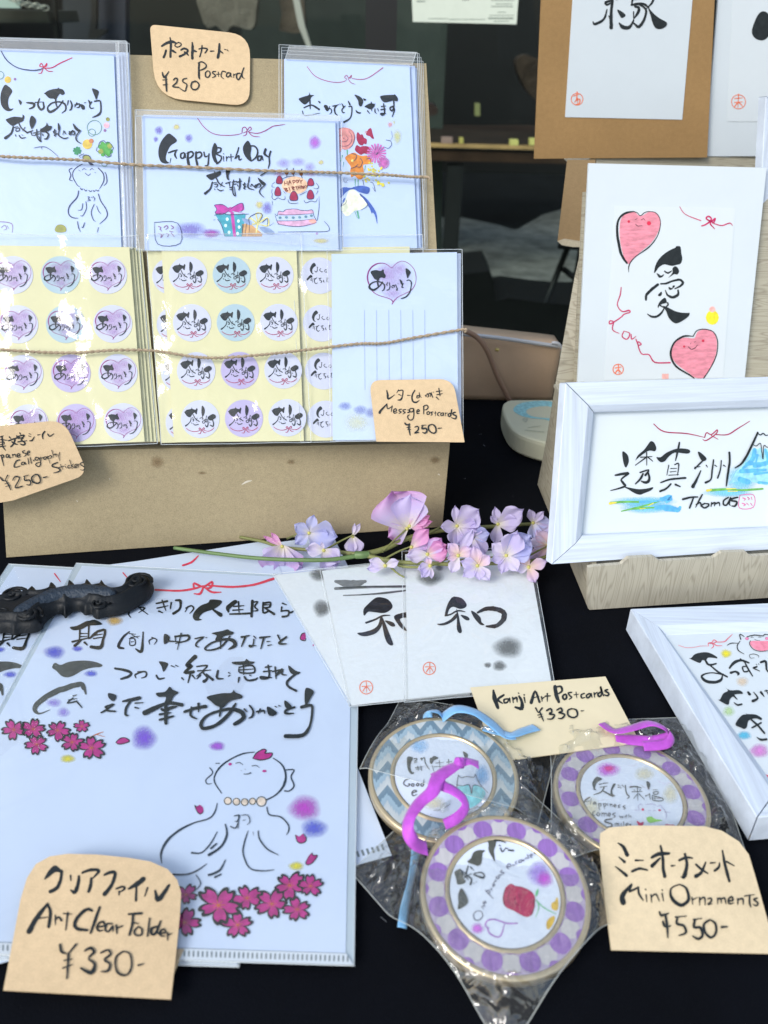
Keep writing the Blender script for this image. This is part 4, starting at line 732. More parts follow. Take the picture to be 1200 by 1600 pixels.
price_tag('buff price tag for message postcards standing on the corner of the cardboard box', A, rounded([(577, 594, 18), (708, 592, 22), (726, 691, 1), (588, 690, 1)], 1),
 "w26 195,120,14 205,170 215,225,26 295,175,8 / w16 340,115 320,150 / 345,125 395,120 390,190 370,235,24 330,240 / 345,170 375,185 / w14 455,182,14 490,182 / w20 545,120 510,190 520,255 560,270 600,245,8 / w12 570,185 620,180 / 600,150 605,200 575,215 570,195 600,190 630,210 / w15 675,185 700,170 / 690,190 680,200 / 700,160 720,190 700,205 / w15 715,165 740,155 740,200 / w20 750,160 770,210 / w10 755,145 760,150 / 775,140 782,148 / w16 815,135 885,125 / 820,175 890,160 / 845,95 855,165 860,190 / w18 815,205 845,235 / w28 105,400,30 120,370 195,290,14 / w14 195,290 205,350 265,315 / w16 262,315 250,385 / w14 280,385 315,375 305,350 280,365 285,405 325,395 / 380,355 350,360 350,380 375,390 345,410 / 430,360 400,365 400,385 425,395 395,415 / w14 455,365 480,370 470,395 450,395 475,400 / w14 525,345 485,350 480,385 520,385 530,350 530,450 505,490 465,480 455,440 480,425 / 570,385 600,380 590,360 570,375 575,410 600,405 / w20 655,320 655,415 / w14 650,320 690,305 710,330 690,360 660,365 / w13 715,385 695,395 700,420 725,415 725,390 710,385 / 770,390 745,395 760,415 745,435 / w10 790,405 815,400 / 800,385 800,440 / w12 860,395 835,400 830,430 850,440 / 895,400 870,410 870,435 895,430 900,400 905,435 / 925,400 925,440 / 925,410 950,400 / w15 985,405 960,420 965,445 990,435 1005,355 995,440 / w18 1050,395 1025,400 1020,420 1060,440 1050,475 1000,460 / w22 420,530 440,550 475,545 / 475,540 470,600 485,680 / w12 445,585 490,580 / 455,612 495,608 / w16 545,580 570,570 590,585 580,620 540,655 590,645,14 / w20 640,560 635,600 680,595 695,630 670,655 640,645 / w14 630,560 685,553 / w18 755,545,14 715,565 720,620 770,655 805,640 805,590 780,555 755,545 / w15 835,595,15 880,590", (580, 595, 8), h=.0185, smooth=0)

# =================== wood-grain stand (right) ===================
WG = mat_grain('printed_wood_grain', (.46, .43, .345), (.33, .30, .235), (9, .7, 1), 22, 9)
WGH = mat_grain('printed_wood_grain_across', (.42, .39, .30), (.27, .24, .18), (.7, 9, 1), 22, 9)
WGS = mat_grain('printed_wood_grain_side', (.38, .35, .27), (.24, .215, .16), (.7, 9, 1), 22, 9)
LV = lean((903, 600), (1163, 592), .09, 15)
B1 = lean((925, 953), (1200, 934), 0, 0)
SD = Plane(hz(840, 757), hz(919, 951) - hz(840, 757), (0, 0, 1))     # left side face
std = bpy.data.objects.new('display_stand', None); C.objects.link(std); std.location = B1.o; tag(std, 'stepped cardboard display stand printed with pale wood grain', 'display stand')
inv2 = Matrix.Translation(std.location).inverted()
def plane_mat(p): return Matrix(((p.u.x, p.v.x, p.n.x, p.o.x), (p.u.y, p.v.y, p.n.y, p.o.y), (p.u.z, p.v.z, p.n.z, p.o.z), (0, 0, 0, 1)))
def on(pl, pts, h0, h1, name, m, parent, inv_=None):
    """a board with its own object space along the plane so that the print follows it"""
    q = [pl.loc(x, y, h1) for x, y in pts]; me = prism(q, h0, h1); o = link(name, me, parent, m)
    o.matrix_local = (Matrix.Translation(parent.location).inverted() if parent else Matrix()) @ plane_mat(pl)
    return o
lip = [(919, 887), (930, 885), (970, 882), (982, 872), (1021, 870), (1032, 877), (1114, 872), (1128, 863), (1165, 862), (1173, 869), (1300, 862), (1330, 925), (1200, 934), (921, 953), (918, 947)]
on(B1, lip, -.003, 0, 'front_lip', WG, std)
def dpt(x, y, Y): return vwall(Y).hit(x, y)
sp_ = [hz(919, 951), hz(840, 757), dpt(853, 690, .69), dpt(867, 604, .71), dpt(884, 510, .735), dpt(898, 432, .76), dpt(911, 375, .775)]
fr_ = [hz(919, 951), dpt(925, 890, .494), dpt(928, 800, .52), dpt(915, 680, .57)] + [LV.hit(x_, y_, -.012) for x_, y_ in ((908, 590), (925, 470), (930, 375))]
V = sp_ + fr_; V = V + [v + Vector((.003, 0, 0)) for v in V]; F = []
for o_ in (0, 14):
    for i in range(6): F.append([o_ + i, o_ + i + 1, o_ + 8 + i, o_ + 7 + i])
for i in range(6): F += [[i, i + 1, 15 + i, 14 + i], [7 + i, 8 + i, 22 + i, 21 + i]]
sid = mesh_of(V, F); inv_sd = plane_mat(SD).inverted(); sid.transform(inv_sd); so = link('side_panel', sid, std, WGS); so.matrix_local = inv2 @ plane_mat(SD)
# steps: ledges and risers
def ledge(z, y0, y1, x0=-.01, x1=.33, name='ledge'):
    bk = Vector((B1.v.x, B1.v.y, 0)); b = Vector((-B1.u.y, B1.u.x, 0)); o = B1.o + Vector((0, 0, 0)); P = [o + B1.u * x0 + b * y0, o + B1.u * x1 + b * y0, o + B1.u * x1 + b * y1, o + B1.u * x0 + b * y1]
    me = hexa([Vector((p.x, p.y, TZ + z - .003)) for p in P] + [Vector((p.x, p.y, TZ + z)) for p in P]); me.transform(inv2); link(name, me, std, WG)
ledge(.030, .002, .10, x0=.004); ledge(.086, .13, .22, x0=.03)
M_MATB = mat('white_mount_board', (.62, .68, .72), .6, var=(30, .015), bump=(600, .08, .0003))
# planes for the things that stand on it
FR = lean((866, 884), (1200, 860), .031, 22)
K3 = lean((835, 248), (1105, 250), .2465, 1)
# riser boards
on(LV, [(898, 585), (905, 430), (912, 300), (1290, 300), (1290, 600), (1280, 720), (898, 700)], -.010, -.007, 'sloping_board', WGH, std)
T3 = lean((903, 262), (1195, 262), .238, 4)
on(T3, [(904, 262), (943, 242), (991, 245), (1001, 234), (1044, 232), (1055, 242), (1140, 246), (1154, 236), (1180, 235), (1260, 238), (1260, 330), (912, 330)], -.002, 0, 'top_lip', WGH, std)
a3, b3 = T3.w(*T3.loc(905, 264).to_2d()), T3.w(*T3.loc(1260, 262).to_2d()); y3 = Vector((0, .09, 0)); z3 = Vector((0, 0, -.003))
me = hexa([a3 + z3, b3 + z3, b3 + z3 + y3, a3 + z3 + y3, a3, b3, b3 + y3, a3 + y3]); me.transform(inv2); link('ledge', me, std, WG)
V_ = [T3.w(*T3.loc(x, y).to_2d(), 0) for x, y in ((892, 263), (905, 263), (943, 243), (937, 240))]
me = hexa([v + Vector((0, .0, -.0025)) for v in V_] + V_); me.transform(inv2); link('corner_flap', me, std, KR)
Kp = lean((871, 378), (912, 384), .175, 0)
on(Kp, [(886, 250), (930, 250), (935, 384), (912, 383), (871, 377)], -.003, 0, 'kraft_wing', mat_kraft('dark_kraft', (.26, .18, .095)), std)  # wing in a darker kraft tone
on(Kp, [(871, 377), (880, 374), (912, 379), (912, 386), (895, 386), (878, 383)], .0002, .004, 'corrugated_edge', mat_kraft('corrugated', (.45, .40, .30)), std)
# ---- standing white frame with Thomas name art ----
WW = mat('white_washed_wood', (.57, .635, .73), .6, var=(38, .16, (.25, 9, 1)), bump=(130, .35, .0006))
WWV = mat('white_washed_wood_upright', (.57, .635, .73), .6, var=(38, .16, (9, .25, 1)), bump=(130, .35, .0006))
def frame_thing(label, pl, outer, inner, depth, art_h, base=0, h0=0, sides=(1, 1, 1, 1)):
    t = Thing('picture_frame', label, 'picture frame', pl, outer[3], h0)
    O = [t.q(x, y, h0 + depth) for x, y in outer]; I = [t.q(x, y, h0 + depth) for x, y in inner]
    for k in range(4):
        a, b, c, d = O[k], O[(k + 1) % 4], I[(k + 1) % 4], I[k]
        # each rail: outer wall, flat top, inner slope to the rebate
        g = .0004; ux = (b - a).normalized() * g
        a = a + ux; d = d + ux; b = b - ux; c = c - ux
        mid = lambda p, q, s: p * (1 - s) + q * s
        rows = []
        for (s, z) in ((0, -depth), (0, -.0006), (.02, 0), (.74, 0), (.78, -.0004), (.97, -.0030), (1, -.0040), (1, -depth * .75)):
            rows.append((mid(a, d, s) + Vector((0, 0, z)), mid(b, c, s) + Vector((0, 0, z))))
        V = [p for r in rows for p in r]; n = len(rows)
        F = [[2 * i, 2 * i + 1, 2 * i + 3, 2 * i + 2] for i in range(n - 1)] + [[2 * i for i in range(n)], [2 * i + 1 for i in reversed(range(n))]]
        o = t.part('rail', mesh_of(V, F), WW if k in (0, 2) else WWV)
    ctr = sum(I, Vector()) / 4
    ap = [p + (p - ctr).normalized() * .0012 for p in I]
    t.part('art_paper', prism([(p.x, p.y) for p in ap], h0 + art_h - t.o.z - .0006, h0 + art_h - t.o.z), M_MATB)
    bkq = [p + (ctr - p).normalized() * .001 for p in O]
    t.part('backing_board', prism([(p.x, p.y) for p in bkq], h0 - t.o.z + .0002, h0 - t.o.z + .002), KR)
    return t
F1o = [(884, 598), (1276, 590), (1272, 850), (862, 882)]; F1i = [(931, 645), (1222, 636), (1200, 828), (912, 838)]
F1i = [(931, 645), (1226, 636), (1214, 825), (912, 838)]; F1o = [(884, 598), (1274, 587), (1260, 855), (862, 882)]
t = frame_thing('white washed wooden frame standing on the stand, holding name art with a blue mountain', FR, F1o, F1i, .012, .0040)
h = .0040 + .0002
Z = (950, 680, 4.8)
BLU = flat('azure_print', (.10, .38, .66), .92); LBL = flat('pale_azure_print', (.30, .62, .80), .8)
t.blob('water_wash', [(270, 500, 260, 45, 0), (300, 545, 230, 45, 0), (900, 430, 200, 40, 0), (1000, 330, 130, 110, 0)], Z, h, mat_blob('aqua_wash', (.20, .60, .80), 1.0))
t.ink('mountain_wash', "F 1090,95 1120,105 1150,95 1160,165 1172,100 1200,110 1240,170 1215,300 1205,370 1150,368 1050,345 950,350 905,375 930,330 965,270 1000,235 1050,160", Z, h + .00004, LBL)
t.ink('mountain_strokes', "w34 1100,110 1085,180 1010,250 / 1180,110,20 1200,200 1100,230,30 / w46 990,330 1050,350,40 / w26 1100,290 1200,280 / w24 1130,355 1205,358 / w40 1000,270 1180,260 / w24 1120,150 1110,200 / w28 1040,215,26 1200,210 / w36 400,480 470,470,44 440,500 / 360,545,26 440,540,40 520,560 540,540,20 / w20 240,500 380,492 / w24 430,560 500,570", Z, h + .00007, BLU)
t.ink('green_strokes', "w15 20,508,18 120,500 250,500 380,495,12 / w15 770,412,22 900,405 1000,412 1160,402,14 / w13 200,550,18 300,545 430,540 / 100,570,8 230,540 380,498", Z, h + .0001, flat('grass_green_print', (.12, .35, .07)))
t.ink('yellow_strokes', "w18 15,512,20 60,506 / 745,415,20 775,410 / w9 240,552 280,548 / 890,402 960,400 / 900,420 970,420 / 340,510 300,530", Z, h + .00013, flat('straw_print', (.66, .55, .08)))
t.ink('lettering', "F 110,120 148,150 155,200 135,242 120,220 110,170 / w18 55,300,12 110,290,20 155,285,16 100,330,12 115,360,18 125,385,16 20,415,6 / F 115,385 170,395 230,405 290,400 340,390 320,415 270,435 240,446 200,435 150,405 / F 300,70 320,45 345,55 362,95 350,120 310,115 265,140 215,180 205,190 225,150 270,110 / w10 290,130 290,225 / w10 245,165 330,160 / w12 280,170 205,225 / w12 300,165 335,195 / w12 240,280 305,260 280,300,16 / w16 300,280 310,330,18 285,355,22 250,345,10 / w16 262,290 240,330 205,365 / F 362,165 395,165 440,130 520,100 600,105 615,125 590,138 500,130 450,165 425,195 390,200 / w14 535,55 520,130 505,190 / w9 455,225 440,300 / w10 500,220 530,215 520,300 / w8 470,250 515,248 / 465,275 510,270 / w8 455,300 530,295 / w14 395,355,10 470,330 580,320,14 / w14 470,365,12 435,400 390,420,16 / w18 505,370 540,385 / F 672,125 700,135 738,175 715,195 690,175 / w14 715,185 650,250,12 / w10 650,240 690,235 / w20 695,265,8 665,330,16 635,385,26 / w10 735,225 745,240 / w12 790,185 780,260 770,330 730,355,16 / w10 800,225 815,235 / w10 848,190 840,260 820,320,12 / 865,225,10 880,235 / w16 908,130,16 910,200 895,300 885,380,10 / w14 560,480,16 620,465 670,462,10 / w14 640,465 610,545,12 / w12 705,445 680,490 655,540 / 660,520 690,505 695,535 / 725,510 700,525 720,545 750,530 750,515 725,512 / 775,505 770,535 / 775,515 800,505 795,530 / 800,515 830,505 835,530 / w12 900,465 865,490 865,520 890,520 920,465 905,510 915,525 / w14 970,465 930,475 925,490 965,500 950,530 925,530 / w16 1120,-20,14 1050,130,18 1000,210 950,245,8 / w6 1085,70 1110,80 1140,60 1150,120 1160,180 1165,80 1190,90 1205,85 / w8 1120,-15 1140,-2 1160,-15 1180,0 1210,-5", Z, h + .0002, TXT)
t.ink('seal', "w5 990,450,5 1092,448 1090,540 985,545 990,450,5 / w7 1010,470 1030,478 1020,490 / 1045,465 1060,475 1050,485 / 1075,465 1080,485 / 1005,510 1030,520 1015,530 / 1040,510 1055,525 / 1070,510 1082,530", Z, h + .0001, flat('rose_seal_ink', (.55, .08, .25)))
Z = (840, 580, 3.333)
t.ink('red_cord', "w6 605,275 660,315 780,325 870,345 / 870,345 880,320 905,330 935,305 930,325 880,360 860,355 / 905,335 940,355 / 930,330 990,330 1040,300 1105,260", Z, h, flat('crimson_ink', (.42, .03, .10)))
# ---- love art on white mount ----
t = Thing('art_board', 'white mounted art with two pink hearts and one large black character, behind the standing frame', 'art print', LV, (1030, 598), 0)
t.sheet('mount_board', [(920, 255), (1198, 262), (1163, 597), (902, 606)], -.0025, 0, M_MATB)
h = .0002
Z = (840, 230, 3.333)
t.sheet('art_paper', [(961, 322), (1149, 325), (1130, 590), (944, 594)], .0001, .0004, mat('art_white', (.645, .70, .735), .7, var=(50, .01)))
h = .0006
PK = mat('pink_crayon', (.74, .26, .33), .8, var=(420, .28, (.25, 1, 1)))
t.ink('pink_heart', "F 500,337 535,360 580,337 615,342 638,382 628,440 590,500 530,550 490,588 475,608 452,578 432,500 427,420 442,360", Z, h, PK)
t.ink('pink_heart', "F 815,995 832,962 870,950 915,965 933,1010 928,1080 898,1150 865,1200 820,1200 790,1178 722,1128 698,1080 706,1020 760,992", Z, h, PK)
t.ink('drawn_outlines', "w12 465,603,10 445,575 430,540,14 415,450,13 420,380,10 455,345 500,335,6 / w4 500,335,5 520,342 535,357 555,342 580,335 620,345 640,390 625,460 580,520,7 510,570 478,610,6 474,650 / w10 810,985,4 760,985 710,1020,9 693,1080,11 720,1140,10 790,1185,8 815,1203 / w5 810,985,5 830,955 870,948 915,962 937,1010 932,1080 900,1150 865,1203,6 / w3 508,378 520,370 / 540,378 552,372 560,382 / 510,400 520,410 545,408 / w4 785,1040 800,1052 820,1045 832,1030 / w3 795,1025 800,1018 / 815,1015 825,1012", Z, h + .00008, TXT)
t.ink('cheeks', disc(580, 396, 11) + ' / ' + disc(475, 387, 7) + ' / ' + disc(862, 1008, 7) + ' / ' + disc(763, 1038, 6), Z, h + .0001, flat('cherry_print', (.55, .02, .06)))
t.ink('red_cord', "w4 740,310 770,350 850,382,5 / w8 855,410 880,400 905,375 890,360 878,372 905,385 925,370 915,395 905,385 900,400 922,425 / w6 920,398 960,408 1000,395 1015,408 / w6 435,730 430,770 415,820,5 440,855 475,850,8 480,860 450,870 435,885 380,920,7 375,905 395,910 390,950 425,970 / 450,958 440,985 465,1000 480,970 450,958 / 487,975 490,1000 512,985 / 512,1000 525,1030 540,1025 520,1015 540,1075,6 580,1080 610,1120,7 690,1122,7", Z, h, flat('raspberry_ink', (.45, .02, .10)))
t.ink('seal', ring_(420, 1157, 27, 5) + " / w8 405,1150 435,1145 / 420,1135 425,1180 / 405,1175 420,1160 438,1178", Z, h, M_SEAL())
t.ink('yellow_dot', disc(910, 887, 34, 38), Z, h, flat('bright_yellow_print', (.78, .64, .03)))
t.ink('pink_dots', disc(910, 845, 16) + ' / ' + "P 648,1180 682,1180 682,1207 648,1207", Z, h + .00005, flat('peach_print', (.70, .36, .33)))
t.ink('black_character', "F 360,570 375,480 420,390 500,310 590,255 645,230 655,212 705,212 720,250 725,310 738,380 715,445 660,462 600,475 550,465 500,455 460,470 420,500 385,550 / F 393,570 430,590 455,605 495,585 475,620 440,635 415,620 / w20 500,545,16 545,570,24 600,540,10 / F 640,480 675,500 695,550 670,590 630,585 590,610 550,632 590,590 610,550 605,510 / w30 410,725,34 340,780,40 260,860,36 250,930,26 / w26 450,715,20 520,710 600,680 700,660,30 745,700,34 710,745 640,780,16 / F 555,755 600,775 610,740 640,740 625,765 590,795 560,790 / w30 510,800,10 540,865,26 610,895,34 680,860,34 680,800,20 / F 410,870 455,820 465,850 445,880 / F 505,900 530,960 510,975 470,985 430,1010 415,1040 408,1010 440,950 / w24 430,1000,14 490,1030,20 / 540,970,20 545,1000 500,1035 / w26 270,1120,12 330,1155,26 400,1150,28 460,1100 500,1030,14 / F 480,1010 560,1040 640,1080 720,1100 800,1105 835,1105 820,1150 740,1210 660,1245 600,1220 550,1160 520,1080", (980, 360, 8.571), h, TXT)
# ---- kraft mounted character at the top ----
t = Thing('art_board', 'large character on white paper mounted on brown kraft board, top of the stand', 'art print', K3, (970, 248), 0)
KM = mat_kraft('kraft_mount', (.34, .205, .085), .1)
t.sheet('mount_board', [(849, -70), (1120, -70), (1105, 246), (835, 248)], -.0025, 0, KM)
t.sheet('art_paper', [(899, -70), (1088, -70), (1066, 187), (883, 183)], .0001, .0006, M_MATB)
t.ink('black_character', "w26 395,5 340,20 350,45,20 400,20 / w26 400,-60 400,15 390,120 390,260,34 / w16 370,150 385,200 / w22 350,90,12 320,180 240,225,26 220,205 / F 445,90 500,115 525,145 495,168 475,155 / w24 590,-10 580,45 / w24 580,45 640,36 700,40 740,70,16 / w18 785,-10,26 770,30 720,80 / w26 615,60 650,75 640,120 605,170,12 / w14 600,110 600,200 / w30 465,215,12 500,255,36 560,255 600,190,14 / w22 650,40,14 715,90 700,180 650,250,30 600,215 / F 735,70 790,130 850,175 910,210 905,245 860,270 810,265 780,220 760,150 / w26 540,-70,20 700,-80 / w22 600,-10 800,-25 / w24 440,-10 420,-90", (890, 0, 6), .0008, TXT)
t.ink('seal', ring_(70, 930, 55, 8) + ' / ' + "w12 40,900 95,880 / 70,860 65,930 45,960 / 60,940 95,930 90,970 50,980 / 75,920 75,975", (890, 0, 6), .0008, M_SEAL())
t = Thing('art_board', 'white mounted art with a black drop shape, cut off at the top right corner', 'art print', K3, (1150, 243), -.006)
t.sheet('mount_board', [(1128, -70), (1300, -70), (1290, 244), (1102, 244)], -.0085, -.006, M_MATB)
t.sheet('art_paper', [(1148, -70), (1300, -70), (1290, 190), (1136, 190)], -.0059, -.0056, mat('art_white', (.645, .70, .735)))
t.ink('black_character', "F 1185,22 1196,18 1206,30 1207,45 1198,60 1188,63 1178,58 1175,46 / w10 1215,30 1225,60", (0, 0, 1), -.0054, TXT)
t.ink('seal', ring_(1154, 159, 11, 1.3) + " / w2 1148,154 1160,153 / 1154,147 1153,168 / 1148,166 1154,160 1161,167 / 1148,160 1160,159", (0, 0, 1), -.0054, M_SEAL())
FR2 = lean((1180, 461), (1290, 456), .155, 10)
t = frame_thing('white washed frame cut off by the right edge, standing beside the hearts art', FR2, [(1197, 150), (1420, 155), (1410, 452), (1180, 461)], [(1232, 185), (1390, 190), (1380, 420), (1217, 427)], .010, .004)
# =================== clear folders on the table ===================
FOLD = mat('printed_clear_folder', (.56, .65, .79), .38, var=(12, .03))
FWHITE = mat('folder_print_white', (.55, .65, .81), .32, var=(10, .03))
MAG = flat('magenta_petal_print', (.34, .02, .17)); VIO = mat_blob('violet_crayon', (.20, .10, .62), 1.0)
def flower(cx, cy, r, rot, sq=.82):
    fills, lines = [], []
    for k in range(5):
        a = rot + k * 1.2566 + random.uniform(-.12, .12); ca, sa = math.cos(a), math.sin(a); rr = r * random.uniform(.85, 1.08)
        T = lambda x, y: '%.1f,%.1f' % (cx + rr * (x * ca - y * sa), cy + sq * rr * (x * sa + y * ca))
        P = [(.06, 0), (.35, -.27), (.72, -.33), (1.02, -.22), (.86, -.02), (1.05, .16), (.74, .33), (.36, .26)]
        fills.append('F ' + ' '.join(T(x, y) for x, y in P))
        w = r * .07
        lines.append('w%.1f ' % w + ' '.join('%s,%.1f' % (T(x, y), w * q) for (x, y), q in zip([(.2, -.16), (.35, -.28), (.72, -.34), (1.04, -.23), (.86, -.02), (1.07, .16), (.74, .34), (.4, .28)], (.4, .9, 1.6, 2.2, 1.2, 2.2, 1.3, .5))))
    cen = ' / '.join('w%.1f %.1f,%.1f %.1f,%.1f' % (r * .05, cx, cy, cx + .3 * r * math.cos(rot + .6 + j * .9), cy + .25 * r * math.sin(rot + .6 + j * .9)) for j in range(7))
    return fills, lines, cen
def make_folder(label, full=True):
    h = .0030
    t = Thing('clear_folder', label, 'clear folder', TBL, (170, 1200), h)
    t.sheet('back_sheet', rounded([(119, 880, 3), (562, 905, 1), (553, 1509, 8), (-200, 1485, 1)], 1), h, h + .0003, mat('milky_film', (.55, .66, .74), .3, alpha=.72))
    t.sheet('printed_sheet', [(128, 884), (551, 908), (540, 1489), (-190, 1465)], h + .0004, h + .0007, FWHITE)
    h += .0009
    Z = (190, 920, 4.138); Z2 = (40, 960, 5); Z3 = (170, 1010, 3.636)
    G = mat_ink('soot_ink', (.010, .014, .014))
    t.ink('lettering', "w10 60,130 45,165 60,185 / 100,100 130,95 / 110,120 150,125 110,155 / 120,130 170,165 / w12 225,95 295,80,14 / 230,125 300,110 / 262,75 285,140 / w14 240,145 265,155 / w14 320,90 315,130 / w14 350,75 380,80,18 375,130 335,160,18 / w10 430,115 410,150 / 415,125 450,110 465,130 440,160 / F 575,70 640,75 645,95 600,130 530,155 500,190 520,200 480,207 460,185 470,150 510,110 560,90 / w30 590,135,10 640,170,26 / w22 735,85,26 690,120,28 690,150 / w12 725,115 790,110 / 720,140 785,135 / 700,165 830,160,14 / 755,85 760,165 / w14 845,80,18 840,180,16 / w10 845,90 880,85 860,115 880,140 850,145 / w12 915,90 915,155 950,145,10 / 915,95 960,90 955,120 920,122 / 915,105 955,105 / 925,125 985,165,16 / w12 1040,95 1065,105 / 1035,120 1030,150 / 1035,145 1080,145 1075,175 1040,182,14 / w10 1095,155,14 1110,145 / F 275,295 310,310 305,340 275,360 / w12 300,340 380,345 / w10 345,310 350,345 / w12 345,310 430,305,16 425,335 350,355 / w10 385,290 360,395 / w10 475,325 530,315 490,345 480,370 500,380 / w7 525,315 535,312 / 545,320 552,316 / F 582,290 650,275 685,265 700,275 725,285 710,300 660,310 640,345 605,335 615,305 / w12 640,340 640,390 / w12 700,310 640,380 560,400,10 540,385 600,345 700,330,20 735,365,26 690,395 / w16 775,315 825,305 / 800,315 775,375 / w10 855,310 870,325 / w10 855,330 850,365 835,380 825,370 870,372 / w16 895,320 960,312 / 920,320 900,390 / w9 940,345 960,343 / 945,370 970,365 / w14 1010,305 1030,345 / 1065,315 1020,350 1030,360 1065,360", Z, h, G)
    t.ink('lettering', "w14 810,135,10 760,180,18 725,250,22 765,265,14 / w9 810,150 860,155 / 820,180 890,170 / 830,160 880,185 / w9 810,190 850,190 855,235 815,240 815,190 / 825,215 845,213 / w14 918,140 915,200 905,290,26 860,270,10 / w10 1000,185 965,205 970,235 / 985,180 1025,200 1005,235 / F 345,100 400,90 470,55 500,50 540,42 600,75 560,85 490,90 440,115 375,125 / w20 425,100 420,200 / 495,70 490,190 / w12 430,150 485,150 / 430,175 480,172 / w18 365,215 510,180 / w22 430,205,14 385,245,24 / w20 460,220 480,240 / w20 570,130,14 530,160 500,190,10 / w20 560,135 620,125 605,200 585,260,30 510,255,22 / w12 535,165 600,155 / 530,190 600,180 / w10 370,640,10 400,630 / 335,670 400,660 / 370,655 325,695 400,680,12 / w16 405,690 440,730 / F 645,618 690,625 710,640 700,670 680,680 650,655 / w16 590,770,12 640,740 620,725,12 690,705 630,750 700,760,14", Z2, h, G)
    t.ink('grey_brush_strokes', "F 215,390 235,378 275,395 340,370 450,360 540,370 600,395 580,412 530,415 450,435 380,475 325,492 280,480 240,440 208,418 / w45 455,575,36 430,545,40 330,570,44 200,620,44 90,700,40 75,750,34 110,775,14 190,745,4 / w30 460,580 470,620,14", Z2, h, mat_ink('diluted_ink', (.055, .062, .06)))
    t.ink('lettering', "w16 35,125,12 90,135 125,150 115,170 70,185,12 / w10 190,145 150,160 155,180 / 165,145 210,145 210,170 185,180 / F 285,85 335,95 330,120 310,145 300,115 / w12 270,165 285,185 315,180,8 / w8 355,110 375,118 / 380,108 395,115 / w22 490,60,26 440,110,18 470,110 430,150,14 480,145,18 / w16 465,150 450,205 / w12 415,180 425,190 / 475,165 490,185 / w10 500,115 560,110 530,140 / 505,140 580,135 / w12 540,140 500,170 / 535,150 560,180 540,200,18 / 520,165 500,185 / 555,160 590,190,16 / w14 620,140 615,180 650,185,6 / w8 680,150 690,155 / 680,170 690,165 / F 700,90 770,85 780,72 800,85 830,90 800,105 720,105 / w12 765,100 765,160 / w10 740,120 815,110 825,150 745,150 740,120 / 745,135 820,130 / w14 740,180,12 735,205 / w12 770,175 790,195 830,190 845,180 / w8 800,165 810,170 / w12 890,120 925,115 / 880,145 925,140 / 905,110 910,175 870,185 865,175 925,180 / w12 945,120 950,185 / w10 930,145 990,135 945,170 985,130 985,160 1010,165 / F 1020,110 1060,140 1090,150 1060,165 1030,150 / w14 1060,160 1015,200 1020,230 1065,255,12 / w20 80,315,10 130,305 175,295,20 / w14 130,305 100,350 95,390 110,395 / w10 150,325 195,322 / w12 150,350 170,355 / F 268,268 320,260 345,232 365,250 397,265 370,285 350,320 320,320 325,290 285,290 / w24 205,380,30 270,350 340,325,18 415,335,22 / w18 300,360,14 320,365 360,350 385,345 / w16 290,390 350,380 / 290,420 365,400,12 / w22 325,320,16 325,370 325,440,18 / w18 430,375,14 490,355 550,345,20 / w14 470,350 465,395 500,415 / w14 510,330,16 510,375 / F 557,290 640,270 695,268 710,250 720,265 755,280 755,298 700,310 670,330 650,350 610,340 580,315 / w20 640,335 630,400 / w20 720,330,12 680,390 610,450,20 540,470,20 525,440 570,390,14 680,360,18 750,375,26 765,410,24 715,445,20 / w12 770,360 785,375 / 800,340,10 820,370 815,400 795,412 / w12 840,375 880,370 885,385 / 860,360 850,385 / F 900,345 945,370 955,385 930,400 905,390 / w8 945,345 955,350 / 965,340 975,345 / F 1000,310 1040,345 1020,360 1000,345 / w14 1055,350 1010,365 1005,385 1050,385 / F 1120,240 1165,260 1145,300 1120,345 1112,300 / w14 1095,350,18 1150,340,16 1155,390 1140,460 1100,510,22 1005,515,24", Z3, h, G)
    t.blob('violet_patches', [(200, 520, 80, 78), (-10 - 20, 0, 1, 1)], Z3, h, VIO)
    t.blob('blue_patches', [(225, 295, 95, 58), (405, 268, 50, 26), (510, 462, 60, 30)], Z2, h, mat_blob('blue_crayon', (.10, .12, .60), .95))
    t.blob('violet_patches', [(295, 765, 60, 45), (220, 690, 70, 40)], Z2, h, mat_blob('violet_faint', (.28, .18, .66), .6))
    t.blob('yellow_patches', [(695, 50, 75, 42)], Z2, h, mat_blob('amber_wash', (.62, .40, .10), .9))
    # drawn praying figure
    Z5 = (240, 1160, 4.286)
    t.ink('drawn_figure', "w9 675,65,6 600,75 520,110 450,160,12 410,220 410,270 455,340,6 / w10 800,105,6 860,150 885,220,14 870,290,16 820,350 755,385,10 / w7 415,140,4 440,140,6 / 375,170 395,205 350,250 360,278 390,275 / w9 885,185 940,185 920,230 940,290,11 910,325 878,325,10 / w5 550,140 575,135 598,150 / 658,158 685,155 708,168 / w6 605,212 630,212 650,205,9 / w4 585,190 590,188 / 612,180 615,183 / w9 425,410,5 410,465 370,510 270,540 170,590,14 90,660,16 50,740,14 55,810 / w9 758,435 775,485 850,500 900,550 905,590 890,618,4 / w9 425,600,5 380,680 320,740 255,740,12 / w14 420,680,12 385,710,14 / w14 480,550,8 490,620 450,700 370,755,18 / w9 632,595,5 605,680 600,750 640,840 720,862 805,855,5 / w9 700,595 710,650 760,715 835,755 / w4 665,600 670,625 / w10 130,885,12 220,885 290,860 355,815,4 / w14 480,790,6 440,860 370,890,16 / w14 410,905 450,885,10 / w7 285,890 315,950 265,1005 / w8 540,495 575,490 560,530 545,530 / 515,565 550,575 570,520 / 570,490 565,580 / w6 600,525 615,520 / 590,490 630,490 645,530 625,555", Z5, h + .00003, mat_ink('blue_black_ink', (.012, .025, .04)))
